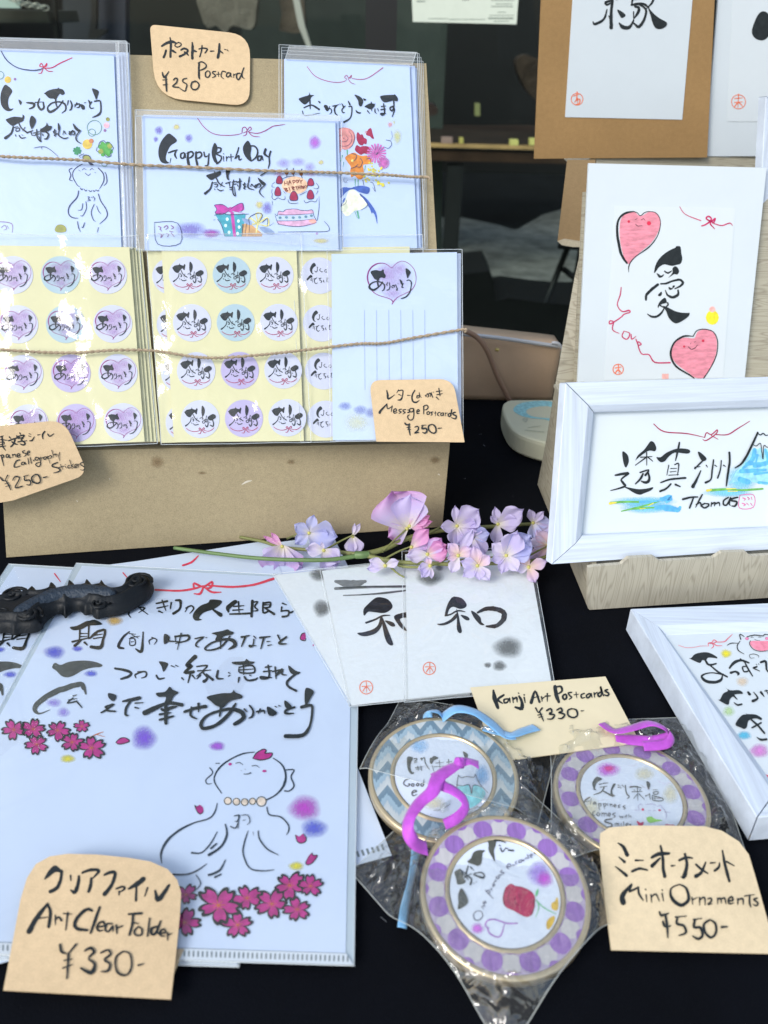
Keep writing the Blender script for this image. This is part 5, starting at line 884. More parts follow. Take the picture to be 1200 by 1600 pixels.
    t.ink('bead_fill', ' / '.join(disc(x, y, r * .8) for x, y, r in ((497, 392, 25), (555, 397, 24), (610, 400, 24), (662, 395, 22), (722, 396, 34))), Z5, h, flat('bead_print', (.62, .52, .42)))
    t.ink('bead_outline', ' / '.join(ring_(x, y, r * .95, 5) for x, y, r in ((497, 392, 25), (555, 397, 24), (610, 400, 24), (662, 395, 22), (722, 396, 34))), Z5, h + .00003, flat('olive_black_ink', (.07, .06, .02)))
    pet = "F 665,105 690,70 735,45 755,55 745,72 795,72 775,105 715,118 / F 275,422 290,430 310,418 332,440 330,470 310,478 285,450 / F 950,620 975,630 1000,612 1010,630 1022,640 1005,672 970,670 / F 1060,740 1070,757 1097,758 1070,800 1030,820 1020,800 1035,765"
    t.ink('loose_petals', pet + ' / ' + disc(512, 146, 12, 9) + ' / ' + disc(742, 192, 15, 8), Z5, h, MAG)
    t.ink('petal_outline', "w7 665,105 690,70 735,45 755,55 745,72 795,72 775,105 715,118 665,108 / w6 275,422 290,460 312,480 332,465 / 275,422 292,432 / 950,620 960,660 985,675 1015,665 1022,640 1005,612 / 1060,740 1070,757 1097,758 1065,805 1030,820 1020,800 1060,740", Z5, h + .00006, G)
    t.ink('loose_petals', "F 40,545 65,522 95,520 118,538 85,552 55,555 / F 1158,0 1160,-12 1168,-8 / F 1120,0 1121,0 1121,1", Z3, h, MAG)
    t.ink('petal_outline', "w5 40,545 65,522 95,520 118,538 85,552 55,555 42,547", Z3, h + .00006, G)
    t.ink('loose_petals', "F 1155,325 1165,295 1185,285 1190,320 1170,335", Z, h, MAG); t.ink('petal_outline', "w6 1185,285 1165,292 1155,325 1185,335 1192,320", Z, h + .00006, G)
    t.blob('magenta_patches', [(1010, 440, 120, 95)], Z5, h, mat_blob('magenta_crayon', (.46, .06, .50), 1.0)); t.blob('blue_patches', [(1075, 575, 100, 72)], Z5, h + .00002, mat_blob('blue_crayon', (.10, .12, .60), .95))
    t.blob('violet_patches', [(425, 25, 62, 36)], Z5, h, mat_blob('violet_mid', (.36, .10, .60), 1.0)); t.blob('yellow_patches', [(955, 828, 58, 34)], Z5, h, mat_blob('lemon_crayon', (.66, .60, .05), 1.1)); t.blob('yellow_patches', [(488, 348, 62, 34)], (0, 1110, 4.615), h, mat_blob('lemon_crayon', (.66, .60, .05), 1.1))
    for zz, fl in (((0, 1110, 4.615), [(100, 140, 84, .4), (240, 135, 88, 1.1), (415, 145, 84, .2), (590, 115, 58, .9), (265, 245, 78, .5), (520, 230, 84, 0), (660, 270, 95, .8)]),
                   ((270, 1340, 4.138), [(85, 240, 76, .3), (75, 420, 100, .1), (480, 262, 98, .5), (420, 435, 104, .9), (640, 300, 104, .15), (805, 335, 88, .7), (755, 180, 104, .3), (890, 185, 82, .9), (295, 308, 140, .25)])):
        lv = 0
        for (cx, cy, r, ro) in fl:
            f_, l_, c_ = flower(cx, cy, r, ro); lv += .00004
            t.ink('blossom', ' / '.join(f_), zz, h + lv, MAG); t.ink('blossom_outline', ' / '.join(l_), zz, h + lv + .00002, G); t.ink('blossom_centre', c_, zz, h + lv + .00003, flat('copper_ink', (.38, .10, .03)))
    t.ink('twig', "w7 635,200 700,170 745,155 / w6 700,175 755,190", (0, 1110, 4.615), h, flat('copper_ink', (.38, .10, .03)))
    t.ink('red_cord', "w5 412,75 435,102 / w7 520,132 600,135 650,128 680,118 / 650,128 650,110 680,122 710,105 705,125 680,125 / 680,125 670,145 650,145 / 690,128 710,140 740,140 / 700,118 780,122 850,115 915,95,9", (0, 860, 2.143), h, flat('scarlet_ink', (.55, .03, .07)))
    # dashed weld along the lower edge
    t.sheet('lower_strip', [(-190, 1467), (541, 1490), (552, 1507), (-198, 1483)], h - .0004, h + .0001, mat('milky_strip', (.62, .68, .74), .3))
    v, f = [], []
    for i in range(104):
        s = (i + .5) / 104; x = -190 + 737 * s; y = 1471 + 23.5 * s
        trace('w3.2 %.1f,%.1f,2.6 %.1f,%.1f,2.6' % (x, y, x - .3, y + 7), (0, 0, 1), lambda px, py, k: t.q(px, py, h + .0002), v, f, 1)
    tag(t.part('weld_marks', mesh_of(v, f), mat('weld_grey', (.16, .20, .22), .4)), kind='stuff')
    q = [t.q(x, y, h) for x, y in ((-200, 1485), (553, 1509), (562, 905), (119, 880))]; V2, F2 = [], []
    tube_geo(q + [q[0]], .0004, 4, V2, F2); t.part('folded_edge', mesh_of(V2, F2), M_SEAM())
    return t
random.seed(11)
f1 = make_folder('top clear folder with long brush lettering, praying figure and magenta blossoms')
q = [f1.q(x, y, .0030) for x, y in ((119, 880), (562, 905), (553, 1509), (-200, 1485))]
film(f1, 'front_film', [(119, 880), (562, 905), (553, 1509), (-200, 1485)], .0047, .0006, 26, m=mat_film('folder_film', gloss=.05, rough=.10, bump=(14, .5, .003)), freq=12, seed=12, seam=False)
f2 = copy_tree(f1.e); f2['label'] = 'clear folder with the same lettering and blossoms, lying under the top one to the left'
d = Vector((-.052, -.001, 0)); f2.location = f1.e.location + Vector((d.x, d.y, -.0017))
t3 = Thing('clear_folder', 'blank white clear folder whose corner shows beside the round ornaments', 'clear folder', TBL, (400, 1000), .0006)
c3 = TBL.loc(612, 1337, .0006); e3_ = TBL.loc(545, 1165, .0006); dr = (e3_ - c3).normalized(); dl = Vector((-dr.y, dr.x, 0))
if dl.x > 0: dl = -dl
P3 = [c3, c3 + dr * .31, c3 + dr * .31 + dl * .22, c3 + dl * .22]
t3.part('sheet', prism([(p.x - t3.o.x, p.y - t3.o.y) for p in P3], 0, .0004), FOLD)
v, f = [], []
for i in range(80):
    p = c3 + dl * (.003 + i * .0027) + dr * .004 - t3.o; a = dr * .0035; b = dl * .0006
    n = len(v); v += [p + b + Vector((0, 0, .0006)), p - b + Vector((0, 0, .0006)), p - b + a + Vector((0, 0, .0006)), p + b + a + Vector((0, 0, .0006))]; f.append([n, n + 1, n + 2, n + 3])
tag(t3.part('weld_marks', mesh_of(v, f), mat('weld_grey', (.16, .20, .22), .4)), kind='stuff')
t3.ink('red_cord', "w7 612,50 640,40 664,18", (0, 860, 2.143), .0012, flat('scarlet_ink', (.55, .03, .07)))
t4 = Thing('clear_folder', 'blank white clear folder showing a pale strip behind the paperweight', 'clear folder', TBL, (200, 900), .0003)
t4.sheet('sheet', [(-40, 912), (60, 897), (520, 836), (600, 1000), (300, 1300), (-200, 1300)], .0003, .00055, FOLD)
# =================== kanji postcards ===================
INK2 = mat_ink('glossy_black_ink', (.012, .013, .018), rough=.35)
GREYW = mat_blob('grey_ink_wash', (.16, .17, .17), 1.0); GREYS = mat_ink('grey_wash_ink', (.16, .17, .17), alpha=.75)
HEA = "F 185,145 205,155 295,190 300,200 / "
def kanji_card(label, quad, h, sl):
    t = Thing('postcard', label, 'postcard', TBL, quad[3], h); t.sheet('card', quad, h, h + .0004, M_WASHI())
    return t
def wa(Z, t, h, parts):
    t.ink('black_character', parts, Z, h, INK2)
Z7 = (500, 880, 3.529)
t = kanji_card('narrow strip of white postcard with grey ink dots, leftmost of the fanned postcards', [(428, 899), (600, 880), (735, 1085), (549, 1101)], .0050, None)
film(t, 'sleeve', [(426, 897), (600, 878), (738, 1087), (547, 1104)], .0058, .0003, 10, seed=22)
t.blob('grey_dots', [(-8, 60, 56, 46), (10, 248, 56, 54)], (500, 880, 3.529), .0056, GREYW)
t = kanji_card('middle fanned postcard, its black character cut off by the card on top', [(503, 892), (700, 872), (760, 1078), (549, 1102)], .0062, None)
t.ink('grey_strokes', "w30 85,100,14 140,112,40 200,112,38 250,100,16 / w14 85,140,16 250,132 470,128 620,126 / w8 130,178 260,172 470,150 600,140", Z7, .0068, GREYS)
t.ink('grey_strokes', "w8 110,136,8 250,130 470,127,8 / 230,172,5 330,168 470,152,6", Z7, .0069, flat('charcoal_dry_ink', (.05, .055, .055), .8))
wa(Z7, t, .0068, "F 243,290 240,255 265,225 300,195 330,187 375,200 400,235 385,260 350,275 300,270 265,268 / w10 255,328,12 300,312 345,290 385,287 / F 205,385 240,380 290,365 320,340 335,290 345,300 340,345 310,385 260,402 225,400 / F 340,300 355,320 375,370 395,420 403,450 385,452 365,430 350,380 / F 358,316 400,325 415,345 400,350 380,340 / F 408,293 450,275 500,270 540,290 520,300 470,300 440,310 465,350 480,375 450,360 425,330")
t.ink('seal', ring_(255, 685, 36, 5) + " / w6 232,680 282,676 / 255,655 257,712 / 236,705 256,682 276,705", Z7, .0068, M_SEAL())
film(t, 'sleeve', [(500, 890), (703, 870), (763, 1080), (546, 1105)], .0073, .0003, 10, seed=23)
t = kanji_card('front fanned postcard with a complete two part black character and grey dots', [(633, 866), (824, 858), (862, 1068), (638, 1092)], .0078, None)
wa(Z7, t, .0084, "F 735,185 780,192 808,225 800,245 770,252 735,240 712,255 700,290 688,285 700,235 715,205 / w9 690,290 720,282 760,262 800,268 / F 645,335 680,330 720,310 750,278 760,290 740,315 700,338 665,343 / F 752,250 765,290 772,330 782,375 770,386 755,365 755,310 / F 775,285 810,293 825,308 815,316 795,308 / F 833,262 860,275 885,300 890,325 907,340 885,340 860,315 843,290 / w26 870,272,12 915,252,22 965,252,26 1010,270,28 1015,300,30 990,335,24 960,348,22 918,348,10")
t.ink('small_stroke_tip', "F 730,190 742,183 750,195 740,200", Z7, .0085, INK2)
t.blob('grey_dots', [(605, 78, 84, 52), (658, 26, 26, 20), (1037, 465, 92, 66), (925, 562, 24, 18), (990, 566, 44, 33)], Z7, .0084, GREYW)
t.ink('seal', ring_(603, 580, 34, 5) + " / w6 582,572 628,570 / 605,552 606,606 / 586,600 606,576 625,600", Z7, .0084, M_SEAL())
film(t, 'sleeve', [(628, 862), (829, 854), (868, 1076), (632, 1098)], .0090, .0006, 18, seed=21)
t.part('dark_edge', prism([tuple(t.q(x, y, .0078).to_2d()) for x, y in ((823, 858), (829, 857), (864, 1064), (861, 1066))], -.001, .0002), mat('smoke_edge', (.04, .05, .06), .3))
# =================== paperweight ===================
def puff(t, name, outline, H, D, m, zb=0, step=.00075, relief=None):
    P = [t.q(x, y, zb) for x, y in spline_closed(outline, 4)]; P = [(p.x, p.y) for p in P]; n = len(P)
    def near(x, y):
        best = 9; bp = None
        for i in range(n):
            ax, ay = P[i]; bx, by = P[(i + 1) % n]; dx, dy = bx - ax, by - ay; L = dx * dx + dy * dy or 1e-12
            s = max(0, min(1, ((x - ax) * dx + (y - ay) * dy) / L)); qx, qy = ax + dx * s, ay + dy * s; d = (x - qx) ** 2 + (y - qy) ** 2
            if d < best: best = d; bp = (qx, qy)
        return math.sqrt(best), bp
    def inside(x, y):
        c = False; j = n - 1
        for i in range(n):
            if (P[i][1] > y) != (P[j][1] > y) and x < (P[j][0] - P[i][0]) * (y - P[i][1]) / (P[j][1] - P[i][1]) + P[i][0]: c = not c
            j = i
        return c
    x0, x1 = min(p[0] for p in P), max(p[0] for p in P); y0, y1 = min(p[1] for p in P), max(p[1] for p in P)
    nx_, ny_ = int((x1 - x0) / step) + 3, int((y1 - y0) / step) + 3; idx = {}; V = []; F = []; ins = {}
    for j in range(ny_):
        for i in range(nx_): ins[i, j] = inside(x0 + (i - 1) * step, y0 + (j - 1) * step)
    def vert(i, j):
        if (i, j) in idx: return idx[i, j]
        x, y = x0 + (i - 1) * step, y0 + (j - 1) * step
        if ins[i, j]:
            d, _ = near(x, y); s = min(1, d / D); z = H * math.sqrt(max(0, 1 - (1 - s) ** 2)) * (.35 + .65 * s) + .0015
            if relief: z += relief(x, y, d)
        else: d, bp = near(x, y); x, y = bp; z = 0
        idx[i, j] = len(V); V.append((x, y, z)); return idx[i, j]
    for j in range(ny_ - 1):
        for i in range(nx_ - 1):
            c = [(i, j), (i + 1, j), (i + 1, j + 1), (i, j + 1)]
            if any(ins[k] for k in c): F.append([vert(*k) for k in c])
    return t.part(name, mesh_of(V, F, True), m)
IRON = mat('cast_iron', (.0035, .0055, .008), .5, spec=.3, bump=(700, .5, .0006))
IRON2 = mat('cast_iron_rough', (.012, .024, .042), .5, spec=.5, bump=(420, 1.0, .0012))
t = Thing('paperweight', 'black cast iron paperweight with scalloped crest and scroll ends on the folders', 'paperweight', TBL, (120, 960), .0060)
W_ = lambda x, y: (x / 4.8, 900 + y / 4.8)
out = [(-160, 260), (-100, 195), (-20, 190), (40, 185), (62, 158), (95, 138), (150, 135), (190, 160), (215, 140), (250, 110), (275, 122), (300, 148), (342, 145), (365, 120), (375, 92), (418, 90), (440, 122), (475, 132), (505, 112), (512, 72), (530, 62), (565, 85), (590, 112), (625, 105), (640, 72), (663, 55), (690, 80), (712, 108), (738, 100), (755, 68), (772, 58), (800, 95), (840, 122), (895, 128), (950, 72), (1005, 36), (1075, 27), (1135, 55), (1156, 100), (1125, 170), (1050, 225), (965, 272), (880, 298), (800, 310), (735, 326), (700, 308), (688, 290), (640, 296), (605, 268), (560, 268), (520, 292), (492, 318), (465, 290), (420, 292), (370, 325), (330, 370), (318, 402), (255, 426), (160, 432), (105, 446), (68, 428), (-20, 432), (-120, 420), (-165, 350)]
def rel(x, y, d): return .0011 * math.sin(min(d, .012) * 900)
puff(t, 'body', [W_(*p) for p in out], 0.0090, .0060, IRON, .0060, relief=rel)
band = [(290, 235), (400, 185), (560, 152), (700, 150), (850, 170), (890, 200), (860, 235), (720, 238), (600, 235), (460, 250), (340, 290), (240, 345), (120, 380), (130, 330), (220, 270)]
b_ = puff(t, 'grained_band', [W_(*p) for p in band], .0030, .004, IRON2, .0060); b_.location = (0, 0, .0085)
def scroll(cx, cy, r, z):
    c = t.q(cx / 4.8, 900 + cy / 4.8, .006); R = r / 4.8 / 1900; V, F = [], []
    tube_geo([(c.x + R * (1 - k / 34) * math.cos(k * .42), c.y + R * (1 - k / 34) * math.sin(k * .42), z + .0022 * k / 30) for k in range(30)], [.0014 * (1 - k / 60) for k in range(30)], 7, V, F)
    t.part('scroll', mesh_of(V, F, True), IRON)
for s in ((1045, 118, 92, .0092), (122, 220, 85, .0088), (232, 365, 82, .0086), (765, 278, 62, .0075), (20, 350, 80, .008)): scroll(*s)
# =================== price tags on the table ===================
def low(pl, pr, z, lift): return lean(pl, pr, z, 90 - lift)
TC = low((5, 1547), (267, 1561), .0052, 7)
def foldleaf(x0, x1, depth=.012):
    def fn(t):
        a = t.q(x0[0], x0[1], 0); b = t.q(x1[0], x1[1], 0)
        return hexa([a + Vector((0, 0, -.0045)), b + Vector((0, 0, -.0045)), Vector((b.x + .004, b.y + depth * 5, -.0045)), Vector((a.x, a.y + depth * 5, -.0045)), a + Vector((0, .0006, -.0001)), b + Vector((0, .0006, -.0001)), Vector((b.x + .004, b.y + depth * 5, -.0036)), Vector((a.x, a.y + depth * 5, -.0036))])
    return fn
price_tag('large buff price tag for art clear folders at lower left, ¥330', TC, [(5, 1547), (18, 1480), (32, 1405), (42, 1372), (56, 1350), (78, 1338), (105, 1334), (150, 1335), (200, 1340), (235, 1346), (262, 1358), (277, 1375), (283, 1395), (281, 1430), (274, 1500), (267, 1561)],
 "F 258,55 305,90 320,105 300,110 260,105 215,140 182,160 185,140 215,90 / w22 305,95 300,150 275,215,26 225,245,28 / w16 370,130 372,165 / w24 430,135,18 425,190 400,250,28 372,235 / w22 455,110,16 510,90 565,90 570,105 530,150,8 / 520,150 515,200 500,245,22 / w24 615,125,16 655,108 690,110 670,190 615,265,30 / w16 700,225 745,210 760,225 725,250 / 720,245 720,272 / w34 895,155,34 850,190 790,225,16 / w22 845,190,12 842,310,18 / w16 925,220 905,280 / w30 980,240,14 1000,305,36 1040,260 1080,200,18 / w32 70,535,36 130,430 205,335,18 / w22 205,335,14 225,400 212,500,22 / w14 130,440 215,430 / w14 260,420 260,485 / 260,450 285,430 305,455,16 / w16 350,400 335,525 / w12 320,405 380,410 / w24 525,385,16 490,375 430,420 400,480 420,515 490,525,18 / w20 580,360 545,460 515,545,16 / w15 565,500 615,495 605,465 575,475 560,505 575,530 605,525 / w14 670,480 635,480 620,520 645,535 675,495 675,535 / w18 700,490 705,550 / 705,510 745,495,10 / w18 820,410 815,480 795,560,16 / 790,410 880,405,20 / w14 820,470 860,480 / w14 860,500 830,530 840,560 880,560 885,520 860,500 / w14 940,440 925,570,12 / w18 995,500 955,515 955,555 985,545 1020,460,12 / 1000,545 1015,560 / w14 1015,545 1055,545 1045,520 1020,530 1020,565 1050,570 / w14 1070,545 1070,600 / 1075,560 1100,550 / w20 295,630 305,680 340,695 / w20 410,630,16 350,700 / 355,700 345,875,12 / w14 325,745 385,735 / 315,800 385,775 / w20 475,675,14 515,655 540,685 500,730,12 545,770 520,835,30 445,800,14 / w16 590,690 640,670 660,700 615,740 655,770 640,820,20 590,825 / w14 750,680 700,720 695,790 720,840,18 775,850 810,790 800,700 750,680,10 / w18 860,780,16 895,770", (30, 1340, 4.615), h=0, smooth=0, back=foldleaf((60, 1540), (255, 1550), .004))
TM = low((955, 1484), (1215, 1490), .002, 9)
price_tag('large buff price tag for mini ornaments at lower right, ¥550', TM, [(955, 1484), (948, 1430), (941, 1370), (937, 1325), (938, 1302), (952, 1293), (985, 1290), (1040, 1290), (1100, 1291), (1128, 1298), (1155, 1315), (1170, 1335), (1182, 1375), (1200, 1440), (1214, 1490)],
 "w24 118,80,8 155,105 185,165,30 / w18 125,180,8 165,215,22 / 100,250,8 145,285 180,315,22 / w16 245,205,16 300,205 / w20 220,285,18 270,265 330,275,12 / w30 360,185,18 410,160 485,155,20 / w22 425,100,14 440,180 445,270 455,320,26 / w22 420,190,14 365,245,30 / w16 505,245,16 528,242 / w20 560,205 610,185 655,190 / w22 600,160 615,240 595,320,30 575,325 / w22 750,220,12 720,290 680,320,30 / w18 680,235 720,270 765,300,10 / w16 785,225 820,222 / w18 850,225,10 845,255 815,280,18 / w22 870,135,10 890,240 920,355,20 / w16 900,215 955,245,8 / w36 155,510,40 150,460 215,380,16 / w18 215,385 200,430 265,400,12 / w16 262,400 270,450 300,495 / w13 320,455 325,505 / 315,415 320,420 / 355,455 360,510 / 358,470 390,450 415,500 / 435,445 445,500 / 435,420 438,424 / w24 560,380,10 500,410,12 505,480 570,530,26 625,490,24 610,410,18 560,380,10 / w13 650,475 655,525 / 655,490 690,475 / 705,475 705,530 / 708,490 740,475 745,530 / w12 765,485 785,480 790,500 765,525 795,520 / w13 835,480 835,520 / 838,490 855,480 862,515 / 865,485 885,480 895,520 / 915,500 945,495 935,470 912,490 920,520 950,515 / w15 980,485 980,525 / 985,490 1015,485 1020,525 / w15 1065,460 1065,515 1075,545 / w12 1030,465 1100,455 / w13 1120,480 1095,490 1125,515 1115,535 1090,525 / w20 415,580,12 430,605 480,590 / 460,610 470,680 475,765 / w18 440,650 455,685 495,680 / w18 545,620 540,665 590,680 605,730 555,750 / w14 530,618 610,610 / w20 670,640 665,690 710,695 725,750 695,775 655,755 / w14 660,635 720,628 / w18 775,640 735,670 745,730 785,765 820,735 820,670 780,635 / w20 865,690,20 905,688", (940, 1300, 4.615), h=.004, m=M_TAG2(), smooth=0)
price_tag('pale straight edged price tag for kanji postcards, lying under the clear ornament bag', TBL, [(735, 1074), (946, 1057), (1000, 1160), (776, 1190)],
 "w34 155,95,16 165,160 190,230,22 / w20 235,130 190,165 225,195 / w14 270,160 240,165 240,190 265,185 280,155 285,190 / w16 305,150 310,190 / 308,165 335,150 340,185 / w22 355,140,16 375,180 375,235,30 325,225,14 / w12 350,115 355,120 / w16 395,150 403,190 / 395,130 398,132 / w22 450,190,26 480,100,16 515,185,18 / w12 460,155 510,140 / w14 530,145 535,180 / 535,160 555,145 / w14 575,120 575,180 / 560,140 600,138 / w30 635,65 645,130 665,185,20 / w16 640,70 680,65 690,100 655,125 / w15 715,125 695,140 705,165 725,155 722,130 712,125 / w12 765,110 740,115 750,135 765,150 745,165 / w10 800,110 805,155 / 785,130 820,125 / w12 865,120 840,130 845,155 870,150 / w13 905,120 880,135 890,155 910,140 915,120 925,150 / w13 940,115 945,150 / 942,128 965,110 / w14 990,110 970,125 980,145 1000,125 990,65 1015,140 / w15 1045,90 1025,100 1055,120 1045,138 1020,130 / w16 485,235 500,265 / 535,235 505,270 / 515,265 545,335 / w10 500,290 535,282 / 510,308 540,300 / w14 570,255 600,240 610,265 590,280 630,290 610,320 575,320 / 650,250 680,235 690,260 665,270 710,285 690,315 660,315 / 765,240 735,255 740,295 780,310 810,290 800,250 765,240 / w10 840,258,10 860,256", (740, 1060, 5), h=.0092, m=mat('pale_straw_card', (.74, .64, .43), .7, var=(35, .04)), smooth=0)
# =================== ornaments ===================
GOLD = mat('champagne_gold_edge', (.62, .50, .32), .32, .75, bump=(300, .2, .0004))
def chevron():
    m = mat('chevron_print', (.4, .5, .55), .35); N = m.node_tree.nodes; L = m.node_tree.links; b = N['Principled BSDF']
    tc = N.new('ShaderNodeTexCoord'); sp = N.new('ShaderNodeSeparateXYZ'); L.new(tc.outputs['Object'], sp.inputs[0])
    def M(op, a, b_=None):
        n = N.new('ShaderNodeMath'); n.operation = op
        for i, v in enumerate((a, b_)):
            if v is None: continue
            if isinstance(v, (int, float)): n.inputs[i].default_value = v
            else: L.new(v, n.inputs[i])
        return n.outputs[0]
    zz = M('PINGPONG', sp.outputs[0], .0062); yy = M('SUBTRACT', sp.outputs[1], M('MULTIPLY', zz, 1.5)); fr = M('FRACT', M('MULTIPLY', yy, 62))
    no = N.new('ShaderNodeTexNoise'); no.inputs['Scale'].default_value = 900; mp = N.new('ShaderNodeMapping'); mp.inputs['Scale'].default_value = (1, .12, 1); L.new(tc.outputs['Object'], mp.inputs[0]); L.new(mp.outputs[0], no.inputs['Vector'])
    f2_ = M('ADD', fr, M('MULTIPLY', M('SUBTRACT', no.outputs['Fac'], .5), .5))
    rp = N.new('ShaderNodeValToRGB'); rp.color_ramp.interpolation = 'LINEAR'; e = rp.color_ramp.elements
    e[0].position = 0; e[0].color = (.50, .54, .55, 1); e[1].position = 1; e[1].color = (.17, .25, .31, 1)
    for p_, c in ((.32, (.44, .49, .51, 1)), (.38, (.28, .38, .46, 1)), (.62, (.30, .42, .50, 1)), (.68, (.13, .21, .28, 1))): x = e.new(p_); x.color = c
    L.new(f2_, rp.inputs[0]); L.new(rp.outputs[0], b.inputs['Base Color']); return m
DOTW = mat('white_dot_print', (.50, .485, .50), .4, var=(500, .08, (1, .15, 1))); DOTP = mat('purple_dot_print', (.27, .14, .42), .4, var=(500, .22, (1, .15, 1))); RINGL = mat('lilac_ring_print', (.40, .34, .48), .4, var=(500, .10, (1, .15, 1)))
PIC = mat('glossy_print', (.66, .73, .86), .3)
def ornament(label, c, R, z, tilt=(0, 0), rin=.62, ringm=None, thick=.0062, cu=None, rot=0):
    o = TBL.hit(*c, z) - Vector((0, 0, 0)); n = Vector((math.sin(tilt[0]), -math.sin(tilt[1]), 1)).normalized()
    u = Vector((1, 0, 0)); u = (u - n * u.dot(n)).normalized(); v = n.cross(u)
    pl = Plane(o, u, v); t = Thing('mini_ornament', label, 'ornament', pl, c, 0)
    prof = [(0, -thick), (R * .985, -thick), (R, -thick + .0006), (R, -.0008), (R - .0006, 0), (R - .0020, .0001), (R - .0026, -.0003), (R * rin + .0024, -.0003), (R * rin + .0017, .0006), (R * rin + .0006, .0006), (R * rin, -.0002), (R * rin - .0002, -.0008), (0, -.0008)]
    t.part('rim', lathe(prof), GOLD)
    w = t.part('border', lathe([(R * rin + .0023, .0000), (R - .0026, .0000)]), ringm)
    t.part('picture', lathe([(0.00001, -.0003), (R * rin - .0003, -.0003)], 64), PIC)
    return t, pl
def dots(t, R, rin, rot, n=12):
    lo, hi = R * rin + .0024, R - .0027
    sets = {'purple_dots': [(0, .81, .122), (.5, .965, .075), (.5, .66, .06)], 'white_dots': [(.5, .815, .112), (0, .975, .06), (0, .66, .045)]}
    for name, m, z in (('purple_dots', DOTP, .00012), ('white_dots', DOTW, .00008)):
        V, F = [], []
        for i in range(n):
            for kk, rad, rr in sets[name]:
                a = rot + 2 * math.pi * (i + kk) / n; cx, cy = R * rad * math.cos(a), R * rad * math.sin(a); b = len(V); V.append((cx * min(1, hi / (R * rad)), cy * min(1, hi / (R * rad)), z))
                for j in range(16):
                    x, y = cx + R * rr * math.cos(j * .3927), cy + R * rr * math.sin(j * .3927); d = math.hypot(x, y); s = min(max(d, lo), hi) / d; V.append((x * s, y * s, z))
                for j in range(16): F.append([b, b + 1 + j, b + 1 + (j + 1) % 16])
        t.part(name, mesh_of(V, F), m)
GREYK = mat_ink('grey_brush_ink', (.07, .075, .065)); THIN = mat_ink('thin_grey_ink', (.10, .10, .10))
t1, p1_ = ornament('blue grey chevron ornament with Mount Fuji picture, behind the large purple one', (693, 1212), .0418, .011, (0, math.radians(4)), .655, chevron())
ZA = (610, 1150, 7.06); h = .0000
t1.ink('black_characters', "F 190,228 250,240 225,300 225,370 245,400 262,395 250,420 215,410 190,360 182,290 / w11 260,250 290,250 285,270 260,272 / 265,290 295,285 / 330,250 350,245 345,270 / w10 340,260 375,240 385,300 430,370 / w10 275,350 355,340 / 285,365 350,365 / 300,335 310,385 / 335,335 345,385 / F 435,245 455,240 480,222 520,235 525,250 480,270 455,310 435,290 / F 800,175 855,205 835,265", ZA, h, GREYK)
t1.ink('small_lettering', "w8 480,340 600,330 / 500,300 590,290 / 540,270 545,350 / 460,330 480,390 / w10 640,260 645,320 / 620,290 680,280 / w12 205,475 160,490 145,530 190,555 215,530 190,530 / 240,525 230,545 250,555 260,535 240,525 / 295,520 285,545 305,550 315,530 295,520 / 360,520 335,535 345,555 365,540 370,480 / w12 240,630 290,610 260,600 235,630 250,660 295,645", ZA, h, THIN)
t1.ink('sea_print', "F 740,560 800,550 860,540 895,640 915,550 990,560 1050,640 950,760 820,800 790,700 725,620", ZA, h, flat('sea_green_print', (.25, .58, .62)))
t1.ink('drawn_mountain', "w7 750,430 780,460 840,445 920,455 940,425 980,520 1080,630 / 750,430 735,520 725,620 / 740,540 800,550 870,540 895,640 910,550 960,545 1000,560 / 600,790 660,750 / 480,820 560,815", ZA, h + .0001, THIN)
t1.blob('blue_wash', [(320, 110, 120, 90), (1010, 430, 90, 130)], ZA, h, mat_blob('sky_wash', (.30, .55, .85), .8)); t1.blob('warm_wash', [(480, 740, 150, 90)], ZA, h, mat_blob('cream_blush', (.75, .70, .48), .7))
t2_, p2_ = ornament('large purple dotted ornament with crimson rose picture, in front', (789, 1393), .0402, .018, (0, math.radians(7)), .655, RINGL)
dots(t2_, .0402, .655, .25); ZB = (690, 1300, 6)
t2_.ink('brush_characters', "F 425,50 520,70 600,100 520,85 505,130 490,180 500,275 470,230 440,170 440,110 / F 240,280 275,245 300,190 350,170 410,175 385,195 380,240 370,300 340,318 300,305 / F 120,375 175,345 180,370 205,390 200,430 225,455 215,480 150,492 135,430 / F 185,525 230,590 250,650 230,685 175,720 150,718 158,660 155,590", ZB, h, GREYK)
t2_.ink('brush_characters', "w12 540,125 555,130 / 550,150 570,185 600,150 / 600,150 625,160 / w14 625,170 670,175,18 / w13 180,360 240,400 / 190,380 250,450 / 210,430 280,390 / 250,320 230,400 280,440 270,490,20 / 270,330 300,360 / 300,400 380,430,20 400,410 370,380 300,390 / w8 300,480 310,485 / 320,470 330,468 / w12 500,80,20 560,84 600,102,6", ZB, h + .0001, TXT)
t2_.ink('small_lettering', "w9 330,740 300,770 310,820 350,825 385,790 370,745 330,740 / w9 375,700 390,720 / 380,705 395,690 410,700 / 390,670 415,665 405,650 390,665 400,685 / w9 410,545 440,580 485,625 / 415,560 440,545 450,570 430,580 / 460,535 475,550 / 465,540 470,525 / 480,510 500,500 480,495 485,520 / 510,460 485,480 500,495 / 500,450 515,465 / 520,415 510,430 530,440 540,420 520,415 / 535,400 550,410 560,395 / 565,360 550,375 585,385 565,400 / w9 615,330 650,320 630,300 610,330 630,350 / 665,310 672,322 / 672,312 690,310 / 700,275 690,295 710,300 / 730,265 720,285 745,285 745,265 730,265 / 755,260 765,275 775,255 / 785,245 795,260 / 790,248 805,245 810,255 / 800,215 820,250 / 808,225 825,220 / 835,230 850,220 835,210 835,240 850,240 / 865,200 875,215 / 870,205 880,190", ZB, h, flat('grey_violet_ink', (.12, .12, .17)))
